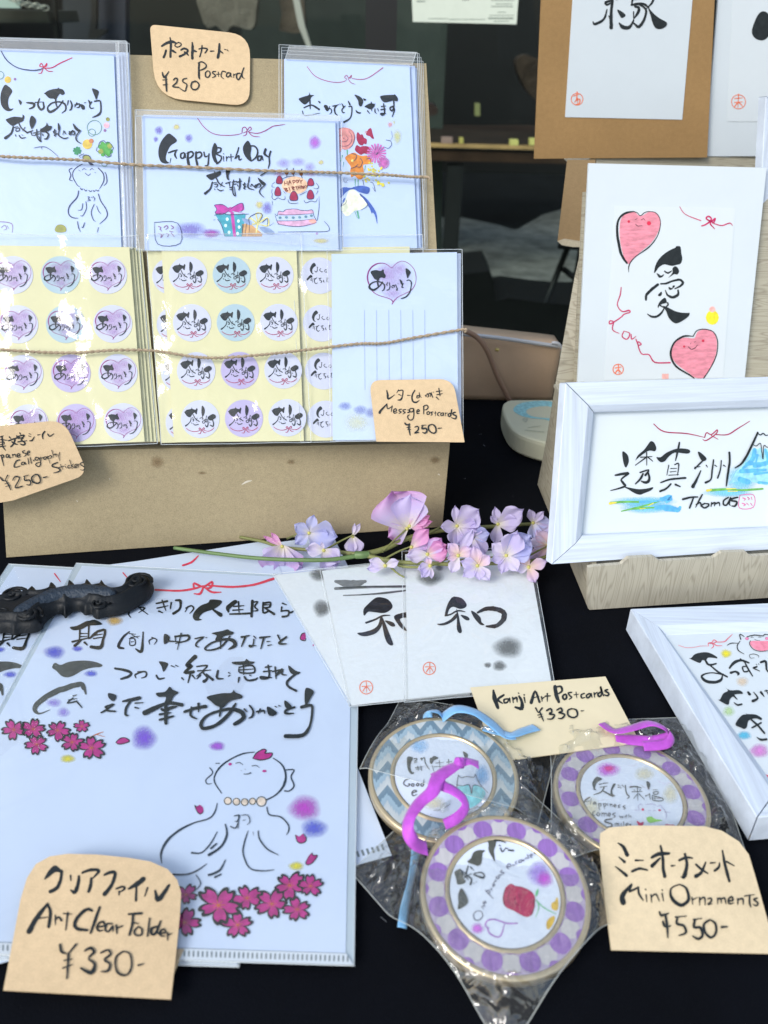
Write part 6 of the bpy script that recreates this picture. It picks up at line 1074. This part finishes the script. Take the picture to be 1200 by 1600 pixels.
t2_.ink('rose', "F 575,600 600,520 650,485 690,505 750,515 830,550 875,610 870,690 850,770 800,797 740,775 680,740 620,715 590,690 575,650", ZB, h, flat('crimson_print', (.33, .01, .06)))
t2_.ink('rose_lines', "w6 690,600 690,660 730,690 / 640,560 620,620 650,680 / 720,570 740,640 / 600,540 580,600 590,690 / 860,620 870,700 830,780", ZB, h + .0001, flat('wine_dark_ink', (.12, .01, .03)))
t2_.ink('rose_stem', "w9 885,640 960,710 1075,770 / F 905,530 880,570 885,610 905,570 / w8 890,640 910,710 880,800", ZB, h, flat('leaf_green_print', (.12, .42, .18)))
t2_.ink('purple_cord_heart', "w12 710,855 640,858 590,850 500,820 430,830 410,880 445,900 / 430,900 450,950 520,985 560,960 590,860", ZB, h, flat('violet_cord_ink', (.30, .10, .42)))
t2_.ink('yellow_bloom', "F 1085,610 1060,650 1030,670 1035,720 1080,735 1095,690 / F 1060,790 1020,800 985,840 985,900 1010,910 1050,850", ZB, h, flat('mustard_print', (.55, .36, .04)))
t2_.blob('violet_wash', [(910, 390, 120, 130)], ZB, h, mat_blob('lilac_crayon', (.42, .28, .80), .9)); t2_.blob('magenta_wash', [(965, 440, 90, 90), (335, 905, 70, 60)], ZB, h + .00003, mat_blob('orchid_crayon', (.62, .10, .70), .9))
t3_, p3_ = ornament('purple dotted ornament with a small cat, half under the mini ornament price tag', (986, 1243), .0420, .0085, (0, 0), .655, RINGL)
dots(t3_, .0420, .655, .1); ZC = (890, 1170, 6.667)
t3_.ink('brush_characters', "F 245,400 235,360 260,310 290,290 340,315 300,340 275,370 265,410 280,430 250,425 / w12 310,370 340,365 / 350,360 400,355 / 320,400 390,390 / w14 360,400 330,450 250,480 / 350,440 430,485,18 / F 455,365 480,370 445,430 450,470 475,490 440,500 425,460 435,410 / w9 500,375 530,395 / 500,400 540,410 / 545,380 570,400 / w12 580,380 590,460 620,500 600,520 / w14 630,400,18 690,395 750,410 / w10 650,450 760,445 / 705,395 710,540 / 700,480 665,520 / 720,470 780,530 / 670,430 680,440 / 735,425 730,440 / F 800,340 840,365 825,430 808,400 / w12 790,495 830,475 / 830,470 840,530 / w9 870,430 915,430 / 870,455 920,450 915,475 875,475 870,455 / 860,490 965,520,12 960,545 870,540 860,490 / 890,500 885,540 / 865,515 940,520", ZC, h, GREYK)
t3_.ink('small_lettering', "w16 210,505 160,540 150,590 / w10 225,520 215,580 / 170,550 225,540 / w9 265,555 245,565 255,580 270,560 275,580 / 300,570 310,640 / 300,580 325,570 325,595 305,600 / 350,570 365,630 / 350,578 378,572 375,595 355,600 / 395,570 398,595 / 420,575 425,605 / 425,585 440,580 445,605 / 460,600 485,595 470,580 460,600 480,612 / 525,585 505,595 520,610 500,618 / 580,590 555,605 580,620 560,635 / w9 265,650 240,665 245,695 265,695 / 295,665 280,685 300,700 315,680 295,665 / 335,665 335,705 / 340,680 355,670 360,705 / 362,680 380,672 385,705 / 400,700 425,690 410,670 400,695 420,712 / 475,670 445,685 475,705 450,722 / w7 520,700 530,722 540,705 550,722 560,700 / 575,705 578,722 / 590,690 592,722 / 580,705 605,700 / 615,685 618,722 / 620,708 635,705 640,722 / w16 440,735 375,745 370,765 430,785 440,810 390,820 / w9 470,780 475,805 / 478,785 490,780 495,805 / 497,785 510,785 512,805 / 535,785 537,805 / 560,765 565,805 / 590,800 610,790 595,780 585,800 600,810 / 640,790 620,795 640,805 625,815", ZC, h, THIN)
t3_.ink('drawn_cat', "w5 730,640 715,600 740,575 760,590 / 790,580 860,575 900,590 / 910,600 950,590 960,610 990,640 1010,690 1000,740 / 680,638 730,640 / 990,660 1050,665 / 820,650 835,640 850,650 / 870,650 885,642 900,655", ZC, h, flat('mauve_ink', (.32, .28, .45)))
t3_.ink('cat_green_bow', "F 800,720 850,705 890,730 970,745 900,760 830,770", ZC, h, flat('leaf_print', (.22, .50, .08))); t3_.ink('cat_red', "F 700,750 740,770 770,760 760,800 720,800 / w12 1000,790 1090,795 / F 755,620 775,625 770,645 750,640 / F 925,630 950,635 945,650 925,645", ZC, h + .00003, flat('berry_print', (.50, .03, .10)))
t3_.blob('pink_wash', [(400, 215, 140, 85)], ZC, h, mat_blob('orchid_crayon', (.62, .10, .70), .9)); t3_.blob('pink_core', [(410, 205, 70, 40)], ZC, h + .00003, mat_blob('hot_pink_wash', (.75, .05, .30), .9)); t3_.blob('yellow_wash', [(780, 260, 120, 80), (1050, 470, 90, 120), (230, 620, 110, 130)], ZC, h, mat_blob('cream_blush', (.75, .70, .48), .7))
# ribbons
def ribbon(label_part, t, pts, wd, m, cat=None):
    """pts: picture x, y, height, width direction angle"""
    P = spline(pts, 8); V, F = [], []; n = len(P); L = [TBL.hit(x, y, z) for x, y, z, a in P]
    for i, (x, y, z, a) in enumerate(P):
        d = (L[min(n - 1, i + 1)] - L[max(0, i - 1)]).normalized(); s = d.cross(Vector((0, 0, 1)))
        s = s.normalized() if s.length > 1e-5 else Vector((1, 0, 0)); s = (s * math.cos(a) + Vector((0, 0, 1)) * math.sin(a)) * wd / 2
        for k in (-1, -.5, 0, .5, 1): V.append(L[i] + s * k + Vector((0, 0, .0004 * (1 - k * k))))
    for i in range(n - 1):
        for k in range(4): a = i * 5 + k; F.append([a, a + 1, a + 6, a + 5])
    me = mesh_of(V, F, True); me.transform(t.e.matrix_world.inverted()); o = link(label_part, me, t.e, m)
    md = o.modifiers.new('thick', 'SOLIDIFY'); md.thickness = .00015; return o
bpy.context.view_layer.update()
PR = mat('magenta_satin', (.42, .06, .50), .6, var=(60, .35), bump=(500, .6, .0006), sheen=.3); BR_ = mat('blue_satin', (.18, .42, .70), .6, var=(60, .2), bump=(500, .6, .0006), sheen=.3)
ribbon('ribbon', t2_, [(668, 1326, .022, .2), (650, 1318, .026, .5), (638, 1300, .030, .7), (640, 1278, .033, .5), (656, 1254, .035, .2), (676, 1236, .037, .0), (684, 1216, .038, .0), (702, 1202, .038, .1), (720, 1192, .037, .5)], .0072, PR)
ribbon('ribbon', t2_, [(680, 1206, .0365, -.3), (690, 1226, .036, -.3), (706, 1234, .035, -.1), (722, 1246, .033, .2), (727, 1262, .030, .8), (714, 1278, .028, .7), (694, 1288, .026, .3)], .0056, PR)
ribbon('ribbon', t2_, [(716, 1193, .037, .2), (726, 1190, .037, .1), (736, 1190, .037, .3), (748, 1195, .035, .1)], .0062, PR)
V, F = [], []; c = TBL.hit(718, 1192, .037)
for j in range(7):
    for i in range(10): a, b = i * .628, -1.5 + j * .5; V.append(c + Vector((.0032 * math.cos(b) * math.cos(a), .0036 * math.cos(b) * math.sin(a), .0030 * math.sin(b) + .0006 * math.sin(3 * a))))
for j in range(6):
    for i in range(10): F.append([j * 10 + i, j * 10 + (i + 1) % 10, (j + 1) * 10 + (i + 1) % 10, (j + 1) * 10 + i])
me = mesh_of(V, F, True); me.transform(t2_.e.matrix_world.inverted()); link('knot', me, t2_.e, PR)
ribbon('ribbon', t1, [(668, 1122, .014, .3), (670, 1112, .018, .6), (684, 1112, .018, .4), (692, 1120, .014, .3)], .006, BR_)
ribbon('ribbon', t1, [(690, 1122, .015, .2), (712, 1108, .022, .2), (740, 1112, .022, .3), (765, 1128, .018, .3), (790, 1150, .014, .5), (802, 1150, .013, .3)], .0085, BR_)
ribbon('ribbon', t1, [(755, 1138, .013, .4), (780, 1144, .013, .3), (800, 1148, .014, .4), (818, 1142, .014, .3), (838, 1136, .012, .2)], .0075, BR_)
ribbon('ribbon', t1, [(650, 1300, .006, .2), (648, 1340, .005, .5), (641, 1380, .003, .9), (632, 1420, .002, .4), (628, 1450, .002, .1)], .0045, BR_)
ribbon('ribbon', t3_, [(940, 1130, .012, .3), (960, 1142, .013, .3), (985, 1138, .016, .3), (1015, 1130, .018, .3), (1038, 1138, .018, .5), (1045, 1152, .014, .8), (1020, 1158, .012, .4), (990, 1156, .011, .3), (962, 1156, .010, .3)], .0068, PR)
ribbon('ribbon', t3_, [(1035, 1134, .018, .6), (1050, 1148, .016, .9), (1040, 1162, .013, .5), (1005, 1166, .012, .3)], .006, PR)
# =================== clear bags ===================
BAG = mat_film('crinkled_clear_bag', gloss=.10, rough=.06, bump=(50, 1.0, .005), tint=(.97, .975, .955), veil=.03)
bpy.context.view_layer.update()
orn = [(t1.e.matrix_world.translation.copy(), .0418), (t2_.e.matrix_world.translation.copy(), .0402), (t3_.e.matrix_world.translation.copy(), .0420)]
def bag(label, quad, which, base, seed, folds=1.0, over=()):
    e = bpy.data.objects.new('clear_bag', None); C.objects.link(e); tag(e, label, 'plastic bag')
    q = [TBL.hit(x, y, base) for x, y in quad]; c = sum(q, Vector()) / 4; e.location = (c.x, c.y, TZ); n = 90; V, F = [], []
    o, R = orn[which]
    for j in range(n + 1):
        for i in range(n + 1):
            s, r = i / n, j / n; p = (q[0] * (1 - s) + q[1] * s) * (1 - r) + (q[3] * (1 - s) + q[2] * s) * r
            ed = min(s, 1 - s, r, 1 - r); e_ = min(1, ed * 9); z = base
            for k, (oo, RR) in enumerate(orn):
                if k != which and k not in over: continue
                d = math.hypot(p.x - oo.x, p.y - oo.y); top = oo.z - TZ + .0012
                s_ = 1 - min(1, max(0, (d - RR) / (.016))); s_ = s_ * s_ * (3 - 2 * s_); z = max(z, base + (top - base) * s_ * (1 if k == which else e_))
                inside = d < RR * .97 and (k == which)
                if k == which: din = d / RR
            w = Vector((p.x * 60, p.y * 60, seed)); nz = (1 - abs(noise.noise(w * .7))) ** 6 * .9 + .6 * (1 - abs(noise.noise(w * 1.7 + Vector((9, 1, 0))))) ** 8 + .35 * abs(noise.noise(w * 3.1))
            amp = .0060 if din > 1 else .0005
            z += folds * amp * nz * e_
            V.append((p.x - c.x, p.y - c.y, z))
    for j in range(n):
        for i in range(n): a = j * (n + 1) + i; F.append([a, a + n + 1, a + n + 2, a + 1])
    link('film', mesh_of(V, F, True), e, BAG)
    V2, F2 = [], []
    for path in ([k for k in range(n + 1)], [k * (n + 1) for k in range(n + 1)], [n * (n + 1) + k for k in range(n + 1)], [k * (n + 1) + n for k in range(n + 1)]): tube_geo([Vector(V[k]) for k in path], .00025, 4, V2, F2)
    link('sealed_edge', mesh_of(V2, F2, True), e, mat('bag_edge', (.72, .76, .74), .3, alpha=.38))
    return e
bag('clear crinkled bag around the blue chevron ornament', [(628, 1088), (880, 1132), (840, 1290), (562, 1215)], 0, .003, 3.3)
bag('clear crinkled bag around the large purple ornament, its corner pointing down', [(548, 1362), (752, 1168), (1000, 1395), (792, 1640)], 1, .0025, 7.7, 1.1)
bag('clear crinkled bag around the purple ornament at right', [(858, 1128), (1092, 1120), (1165, 1330), (860, 1345)], 2, .0022, 5.1)
# =================== lying frame ===================
FL = Plane((0, .5, TZ), (1, 0, 0), (0, 1, 0))
hf = .0205
def gp(x, y): return (x, y)
t = frame_thing('white washed wooden frame lying flat at the right edge, with bold hiragana art', FL, [(985, 951), (1440, 932), (1560, 1245), (1183, 1277)], [(1042, 987), (1402, 972), (1480, 1200), (1218, 1228)], .0185, .0150, h0=.001)
h = .0160 + .0002
Z = (1060, 980, 8)
t.ink('black_characters', "F 135,388 160,385 210,335 320,312 400,325 480,370 482,390 455,385 400,380 365,385 340,420 300,410 275,445 230,435 / w26 330,400,26 380,470 470,455,20 / w22 400,480 500,560 610,620,20 / w24 560,590 400,570,14 290,610,26 340,670,36 440,690,36 530,660,34 550,600 / w34 640,510,24 700,440,36 790,415,26 880,445,20 / w22 655,570,30 710,555 750,580,34 740,600 / w24 775,400 830,440 / w20 830,440 870,520 925,610,16 / w18 850,490 800,500 820,555 870,550 880,520 / w16 940,510,24 980,495,20 / 950,520 1015,550,10 / w10 970,465 985,475 / 1000,460 1010,470 / w30 1030,440 1090,430 1100,520,24 1120,560 / F 497,910 520,905 560,830 620,795 580,745 640,790 750,788 800,815 800,835 760,835 720,840 700,850 740,905 720,900 680,870 640,910 630,960 600,968 / w22 695,945,10 740,975 790,965,22 / w30 870,815 890,840,34 / w26 940,815,10 990,890,24 930,925,36 / w20 1030,815,30 1070,870,10 / w16 1080,800 1160,790 / 1095,790 1120,840 / 1140,780 1150,880,10 / F 712,1225 740,1160 800,1100 850,1095 820,1070 860,1090 960,1095 1040,1140 1030,1165 980,1145 920,1150 870,1180 855,1250 820,1275 770,1255 / w26 910,1160,20 1000,1240 1075,1330,20 / w24 920,1260 1030,1200,24 / w28 980,1380,8 1030,1410 1100,1405,26", Z, h, TXT)
t.ink('red_cord', "w5 0,225 100,255 200,250 280,235 375,235 / w10 375,235,6 375,200 420,190 440,160 475,175 440,200 390,205 / 425,205 440,240 410,265 / 440,205 480,230 545,230,5 / 470,185,8 570,182 620,140 675,88", Z, h, flat('coral_red_ink', (.62, .07, .12)))
t.ink('drawn_cat', "w12 780,150,14 765,95 790,95 825,120 / 855,120 950,98 1060,110,10 / 1060,110 1080,90 1130,95 / 770,175 735,230 750,290 820,335,6 / 610,225,8 660,200 740,200 / w6 905,130 920,122 940,130 / 1000,125 1020,122 1035,130 / w8 900,170,8 888,210 930,270 1000,300 1080,300 1150,290 / w7 890,345 940,335 1000,355 1000,380 / 885,350 900,385 950,385 / w5 950,150 980,165 1020,165", Z, h + .0002, TXT)
t.ink('cat_mouth', "F 905,175 960,170 1040,172 1120,172 1160,230 1120,280 1050,298 980,285 930,255 895,210", Z, h, flat('open_mouth_pink', (.74, .22, .30)))
t.blob('cheek', [(857, 142, 30, 24), (1105, 140, 30, 24)], Z, h, mat_blob('cheek_pink', (.78, .22, .40), 1.2)); t.blob('yellow_wash', [(597, 330, 78, 62)], Z, h, mat_blob('bright_lemon_wash', (.80, .70, .04), 1.1)); t.blob('peach_wash', [(800, 680, 90, 70)], Z, h, mat_blob('peach_wash2', (.78, .60, .42), .7)); t.blob('green_wash', [(630, 1050, 90, 75)], Z, h, mat_blob('lime_wash', (.50, .70, .30), .7))
t.blob('cyan_wash', [(820, 1352, 105, 62)], Z, h, mat_blob('cyan_wash', (.10, .50, .72), 1.0)); t.blob('magenta_wash', [(1010, 1545, 140, 100)], Z, h, mat_blob('orchid_pink_wash', (.66, .25, .62), 1.0))
t.ink('small_red_mark', "w3 1194,1211 1200,1213 1199,1222 1195,1216 1194,1211", (0, 0, 1), h, flat('coral_red_ink', (.62, .07, .12)))
# =================== handbag and tin ===================
HB = lean((700, 622), (872, 626), 0, 4)
bg_ = bpy.data.objects.new('handbag', None); C.objects.link(bg_); bg_.location = HB.o; tag(bg_, 'small beige leather handbag with strap on the back of the table', 'handbag')
LEA = mat('beige_leather', (.66, .46, .30), .55, var=(20, .08), bump=(500, .3, .0006)); LEA2 = mat('pale_piping', (.62, .64, .68), .4)
a_ = HB.loc(640, 622); b__ = HB.loc(862, 625); c_ = HB.loc(877, 541); d_ = HB.loc(640, 516)
bx0, bx1 = a_.x, b__.x; V, F = [], []
prof = [(-.0, 0), (.006, .004), (.012, .03), (.014, .055), (.010, 1)]
nx_ = 24; rows = 12
for side in (0, 1):
    for j in range(rows + 1):
        for i in range(nx_ + 1):
            s, r = i / nx_, j / rows; x = bx0 + (bx1 - bx0) * s + (c_.x - b__.x) * r * s; y = (d_.y * (1 - s) + c_.y * s) * r
            bul = .005 * math.sin(math.pi * min(1, .12 + .8 * r)) ** .7 * min(1, 8 * min(s, 1 - s) + .25)
            V.append((x, y, bul if side == 0 else -.045 - bul))
N1 = (nx_ + 1) * (rows + 1)
for j in range(rows):
    for i in range(nx_):
        a = j * (nx_ + 1) + i; F.append([a, a + 1, a + nx_ + 2, a + nx_ + 1]); F.append([N1 + a, N1 + a + nx_ + 1, N1 + a + nx_ + 2, N1 + a + 1])
for j in range(rows):
    a = j * (nx_ + 1) + nx_; F.append([a, N1 + a, N1 + a + nx_ + 1, a + nx_ + 1]); a = j * (nx_ + 1); F.append([a, a + nx_ + 1, N1 + a + nx_ + 1, N1 + a])
for i in range(nx_): a = rows * (nx_ + 1) + i; F.append([a, a + 1, N1 + a + 1, N1 + a]); F.append([i, N1 + i, N1 + i + 1, i + 1])
o = link('body', mesh_of(V, F, True), bg_, LEA); o.matrix_local = Matrix.Translation(-HB.o) @ plane_mat(HB)
def hbtube(name, pts, r, m, z=.02, fl=1):
    P = [HB.loc(x, y, zz) for x, y, zz in spline(pts, 6)]; V, F = tube_geo([(p.x, p.y, p.z) for p in P], r, 8); o = link(name, mesh_of(V, F, True), bg_, m); o.matrix_local = Matrix.Translation(-HB.o) @ plane_mat(HB); return o
hbtube('zip_piping', [(640, 511, .004), (722, 522, .006), (780, 528, .006), (850, 538, .006), (872, 541, .004)], .0022, LEA2)
hbtube('strap', [(655, 530, .018), (690, 522, .026), (722, 517, .030), (745, 527, .030), (762, 550, .030), (777, 588, .028), (793, 620, .024), (798, 628, .022)], .0028, mat('tan_strap', (.36, .22, .15), .5))
hbtube('zip_pull', [(862, 536, .006), (872, 537, .007), (880, 548, .004)], .0018, LEA2)
hbtube('clasp', [(774, 546, .020), (779, 547, .020)], .0018, mat('brass', (.7, .55, .2), .3, 1))
# round cornered tin (plain: its picture is left out)
TN = Plane(TBL.o, (1, 0, 0), (0, 1, 0))
t = Thing('tin_case', 'cream tin with an aqua disc on its lid, half hidden by the stand', 'tin', TN, (860, 670), .022)
tin = [(785, 634), (790, 627), (803, 624), (870, 624), (960, 626), (960, 690), (870, 693), (845, 690), (815, 680), (798, 668), (788, 650)]
CT = mat('cream_enamel', (.62, .62, .46), .35)
P = [t.q(x, y, .022) for x, y in spline_closed(tin, 4)]; cc = sum(P, Vector()) / len(P); V, F = [], []; n = len(P)
for (s, z) in ((.97, -.021), (1, -.019), (1, -.004), (.985, -.0012), (.95, 0)):
    for p in P: q = cc + (p - cc) * s; V.append((q.x, q.y, z))
for r in range(4):
    for i in range(n): F.append([r * n + i, r * n + (i + 1) % n, (r + 1) * n + (i + 1) % n, (r + 1) * n + i])
F.append([4 * n + i for i in range(n)]); t.part('lid', mesh_of(V, F, False), CT)
t.ink('aqua_disc', "F 803,643 806,634 822,628 860,627 880,640 875,660 850,655 822,652", (0, 0, 1), .0223, flat('aqua_lid_print', (.25, .52, .56)))
t.ink('cream_disc', 'F 822,642 836,636 862,636 866,652 850,653 830,650', (0, 0, 1), .0224, CT)
t.ink('lid_pattern', "w1 825,668 845,665 / 820,672 850,675 / F 815,655 825,652 822,660", (0, 0, 1), .0224, flat('grey_lid_print', (.40, .42, .32)))
# =================== artificial flower spray ===================
random.seed(21)
SB_ = bpy.data.objects.new('flower_spray', None); C.objects.link(SB_)
q0 = hz(580, 880, 0); SB_.location = q0; tag(SB_, 'artificial lilac and pink sweet pea spray lying in front of the cardboard box', 'flower spray')
# a slightly tilted working surface that follows the spray: heights above the table are given per point
def fp(x, y, z):
    """point seen at x, y lying z above the table"""
    return TBL.hit(x, y, z)
GS = mat('green_stem', (.10, .17, .055), .5, var=(60, .2)); GS2 = mat('olive_stem', (.17, .18, .055), .55, var=(60, .2))
def stem(name, pts, r, m=None, r1=None):
    P = spline(pts, 6); L = [fp(*p) - q0 for p in P]; n = len(L); V, F = tube_geo(L, [r + ((r1 or r) - r) * i / (n - 1) for i in range(n)], 8); return link(name, mesh_of(V, F, True), SB_, m or GS)
stem('stem', [(272, 856, .006), (330, 864, .009), (400, 872, .011), (470, 875, .012), (520, 874, .013), (565, 867, .014)], .0014, None, .0018)
stem('stem', [(375, 839, .004), (410, 846, .006), (440, 855, .007), (480, 859, .009), (520, 862, .011), (566, 866, .013)], .0012, GS2, .0016)
stem('joint', [(556, 867, .014), (566, 867, .015), (576, 866, .015)], .0032, None, .0028)
stem('stem', [(570, 866, .014), (600, 858, .016), (635, 842, .018), (670, 832, .018), (720, 826, .016), (780, 822, .015), (840, 818, .014)], .0023, GS2, .0014)
stem('stem', [(572, 868, .014), (620, 878, .016), (670, 880, .017), (720, 882, .017), (780, 880, .016), (830, 876, .015), (858, 868, .015)], .0018, GS2, .0013)
stem('stem', [(600, 872, .015), (630, 885, .015), (670, 884, .018), (700, 872, .02), (715, 870, .02)], .0011, GS2)
for p in ([(510, 858, .012), (535, 844, .014), (552, 836, .018)], [(505, 858, .012), (530, 862, .012), (548, 866, .013)], [(448, 842, .008), (462, 836, .010), (480, 832, .014)],
          [(598, 862, .016), (615, 845, .02), (636, 826, .026)], [(600, 874, .016), (622, 862, .02), (642, 854, .023)], [(602, 878, .014), (620, 895, .012), (632, 902, .010)], [(640, 845, .018), (665, 835, .020), (690, 822, .022)], [(700, 878, .017), (740, 872, .02), (790, 870, .022)], [(810, 878, .016), (838, 862, .02), (858, 852, .02)]):
    stem('stalk', p, .00085, GS2, .0006)
def petal_mat(name, c0, c1, c2):
    if name in MATS: return MATS[name]
    m = bpy.data.materials.new(name); m.use_nodes = True; N = m.node_tree.nodes; L = m.node_tree.links; b = N['Principled BSDF']
    at = N.new('ShaderNodeAttribute'); at.attribute_name = 'fade'; rp = N.new('ShaderNodeValToRGB'); e = rp.color_ramp.elements
    e[0].position = .02; e[0].color = (*c0, 1); e[1].position = 1; e[1].color = (*c2, 1); x = e.new(.45); x.color = (*c1, 1)
    tc = N.new('ShaderNodeTexCoord'); no = N.new('ShaderNodeTexNoise'); no.inputs['Scale'].default_value = 900
    ad = N.new('ShaderNodeMath'); ad.operation = 'MULTIPLY_ADD'; ad.inputs[1].default_value = .22; L.new(no.outputs['Fac'], ad.inputs[0]); L.new(at.outputs['Fac'], ad.inputs[2])
    s = N.new('ShaderNodeMath'); s.operation = 'SUBTRACT'; s.inputs[1].default_value = .11; L.new(ad.outputs[0], s.inputs[0])
    L.new(tc.outputs['Object'], no.inputs['Vector']); L.new(s.outputs[0], rp.inputs[0]); L.new(rp.outputs[0], b.inputs['Base Color'])
    b.inputs['Roughness'].default_value = .6; b.inputs['Subsurface Weight'].default_value = .0
    tl_ = N.new('ShaderNodeBsdfTranslucent'); L.new(rp.outputs[0], tl_.inputs[0]); mx = N.new('ShaderNodeMixShader'); mx.inputs[0].default_value = .45
    L.new(b.outputs[0], mx.inputs[1]); L.new(tl_.outputs[0], mx.inputs[2]); L.new(mx.outputs[0], N['Material Output'].inputs[0]); MATS[name] = m; return m
PM = {'lil': petal_mat('lilac_petal', (.78, .74, .56), (.62, .54, .80), (.66, .60, .84)), 'pink': petal_mat('pink_petal', (.80, .74, .56), (.78, .40, .66), (.76, .34, .62)),
      'mix': petal_mat('pink_lilac_petal', (.80, .74, .56), (.64, .54, .82), (.74, .38, .70)), 'blue': petal_mat('blue_lilac_petal', (.74, .70, .66), (.52, .54, .84), (.54, .56, .85)), 'pale': petal_mat('pale_petal', (.80, .77, .62), (.74, .66, .82), (.70, .64, .85)), 'peach': petal_mat('peach_petal', (.82, .66, .42), (.80, .58, .66), (.66, .56, .84))}
def petal(c, ang, ln, wd, tilt, curl, key, side=0, ruf=.1):
    """c world point; ang direction in the picture plane (0 right, 90 up); tilt towards the viewer; ln, wd metres"""
    u = RT * math.cos(ang) + UP * math.sin(ang); n = -FW; u = (u * math.cos(tilt) + n * math.sin(tilt)).normalized(); s = n.cross(u).normalized(); n = u.cross(s); V, F, fa = [], [], []; NU, NV = 10, 16; ph = random.random() * 6
    for i in range(NU + 1):
        t = i / NU; w = wd * (.16 + .84 * min(1, t * 1.7) ** .9) * math.sqrt(max(.002, 1 - t ** 4.5))
        for j in range(NV + 1):
            r = (j / NV - .5) * 2; x = ln * (t - .12 * t * t * r * r)
            z = curl * ln * t * t + .28 * w * r * r * (1 if not side else side) * (1 - .4 * t) + ruf * wd * .35 * t * math.sin(r * 5.5 + ph) * t
            V.append(c + u * x + s * (w * r * .5) + n * z - q0); fa.append(min(1, t * .9 + .12 * abs(r)))
    for i in range(NU):
        for j in range(NV): a = i * (NV + 1) + j; F.append([a, a + 1, a + NV + 2, a + NV + 1])
    o = link('petal', mesh_of(V, F, True, fade=fa), SB_, PM[key]); return o
D = math.radians
# each bloom: centre (x, y, height), list of petals (angle, length px, width px, key)
S_ = 1 / 2050.
blooms = [
 ((441, 854, .012), [(128, 26, 9, 'pink'), (150, 32, 7, 'pink'), (262, 44, 62, 'mix'), (295, 48, 48, 'mix'), (232, 34, 40, 'lil')]),
 ((483, 833, .016), [(148, 26, 20, 'blue'), (218, 26, 20, 'blue'), (75, 28, 18, 'blue'), (-8, 42, 46, 'blue'), (-32, 32, 36, 'blue')]),
 ((506, 860, .015), [(175, 26, 22, 'pale'), (-35, 30, 30, 'lil'), (-60, 32, 34, 'lil'), (105, 14, 6, 'pale')]),
 ((551, 838, .016), [(80, 20, 6, 'pale'), (60, 22, 9, 'pale'), (-72, 28, 26, 'lil'), (-100, 26, 20, 'pale')]),
 ((636, 826, .026), [(112, 58, 88, 'mix'), (84, 50, 56, 'lil'), (205, 30, 34, 'mix')]),
 ((640, 822, .028), [(28, 34, 18, 'pink'), (12, 34, 14, 'pink'), (-12, 22, 12, 'pink'), (48, 14, 14, 'peach')]),
 ((643, 855, .024), [(48, 36, 24, 'pink'), (22, 30, 22, 'mix'), (-5, 24, 20, 'pale'), (-80, 10, 12, 'peach')]),
 ((668, 866, .022), [(28, 30, 26, 'pink'), (10, 30, 28, 'pink'), (185, 30, 22, 'pale'), (50, 30, 24, 'mix'), (-88, 18, 12, 'lil')]),
 ((672, 884, .024), [(195, 18, 16, 'lil'), (232, 20, 14, 'lil'), (-82, 18, 8, 'pale'), (110, 12, 10, 'peach')]),
 ((602, 884, .018), [(160, 24, 16, 'pale'), (190, 26, 14, 'lil'), (20, 20, 14, 'pale')]),
 ((714, 822, .026), [(182, 26, 20, 'lil'), (96, 30, 14, 'lil'), (38, 40, 40, 'lil'), (-15, 30, 36, 'lil'), (-60, 34, 34, 'lil'), (-100, 30, 26, 'lil')]),
 ((737, 838, .020), [(10, 26, 24, 'blue'), (-55, 34, 26, 'lil'), (-95, 34, 28, 'lil'), (60, 22, 20, 'lil')]),
 ((716, 868, .026), [(130, 22, 18, 'peach'), (62, 42, 16, 'lil'), (248, 26, 18, 'pale'), (30, 22, 18, 'peach'), (195, 16, 12, 'peach')]),
 ((778, 819, .022), [(100, 26, 14, 'lil'), (32, 44, 34, 'lil'), (5, 32, 28, 'lil'), (-100, 30, 20, 'lil'), (135, 18, 10, 'lil')]),
 ((746, 884, .022), [(100, 28, 18, 'peach'), (165, 24, 18, 'lil'), (215, 26, 18, 'lil'), (-50, 26, 18, 'pale'), (-80, 20, 16, 'lil'), (40, 22, 18, 'peach')]),
 ((791, 868, .026), [(140, 26, 22, 'pale'), (68, 38, 36, 'lil'), (40, 44, 38, 'blue'), (15, 36, 32, 'blue'), (-55, 28, 20, 'pale'), (-105, 26, 18, 'lil'), (200, 22, 16, 'lil')]),
 ((833, 817, .020), [(108, 22, 14, 'lil'), (50, 24, 12, 'lil'), (-45, 32, 28, 'lil'), (-85, 28, 24, 'blue'), (5, 26, 20, 'blue')]),
 ((856, 852, .020), [(130, 30, 20, 'peach'), (168, 30, 22, 'pale'), (215, 34, 20, 'peach'), (245, 30, 22, 'pale'), (90, 24, 22, 'lil')]),
 ((826, 886, .018), [(120, 24, 18, 'peach'), (190, 20, 14, 'pale'), (-70, 24, 18, 'peach'), (20, 26, 18, 'peach')]),
]
for (c, ps) in blooms:
    P = fp(*c)
    for (a, l, w, k) in ps: petal(P, D(a), l * S_ * 1.14, w * S_ * 1.14, random.uniform(-.05, .35), random.uniform(-.10, .12), k, ruf=random.uniform(.2, .6))
    V, F = [], []
    for j in range(5):
        for i in range(8): aa, b = i * .785, -1.4 + j * .7; V.append(P - q0 + Vector((.0016 * math.cos(b) * math.cos(aa), .0016 * math.cos(b) * math.sin(aa), .0016 * math.sin(b))))
    for j in range(4):
        for i in range(8): F.append([j * 8 + i, j * 8 + (i + 1) % 8, (j + 1) * 8 + (i + 1) % 8, (j + 1) * 8 + i])
    link('flower_centre', mesh_of(V, F, True), SB_, mat('yellow_green_centre', (.45, .42, .12), .6))
bpy.context.view_layer.update()
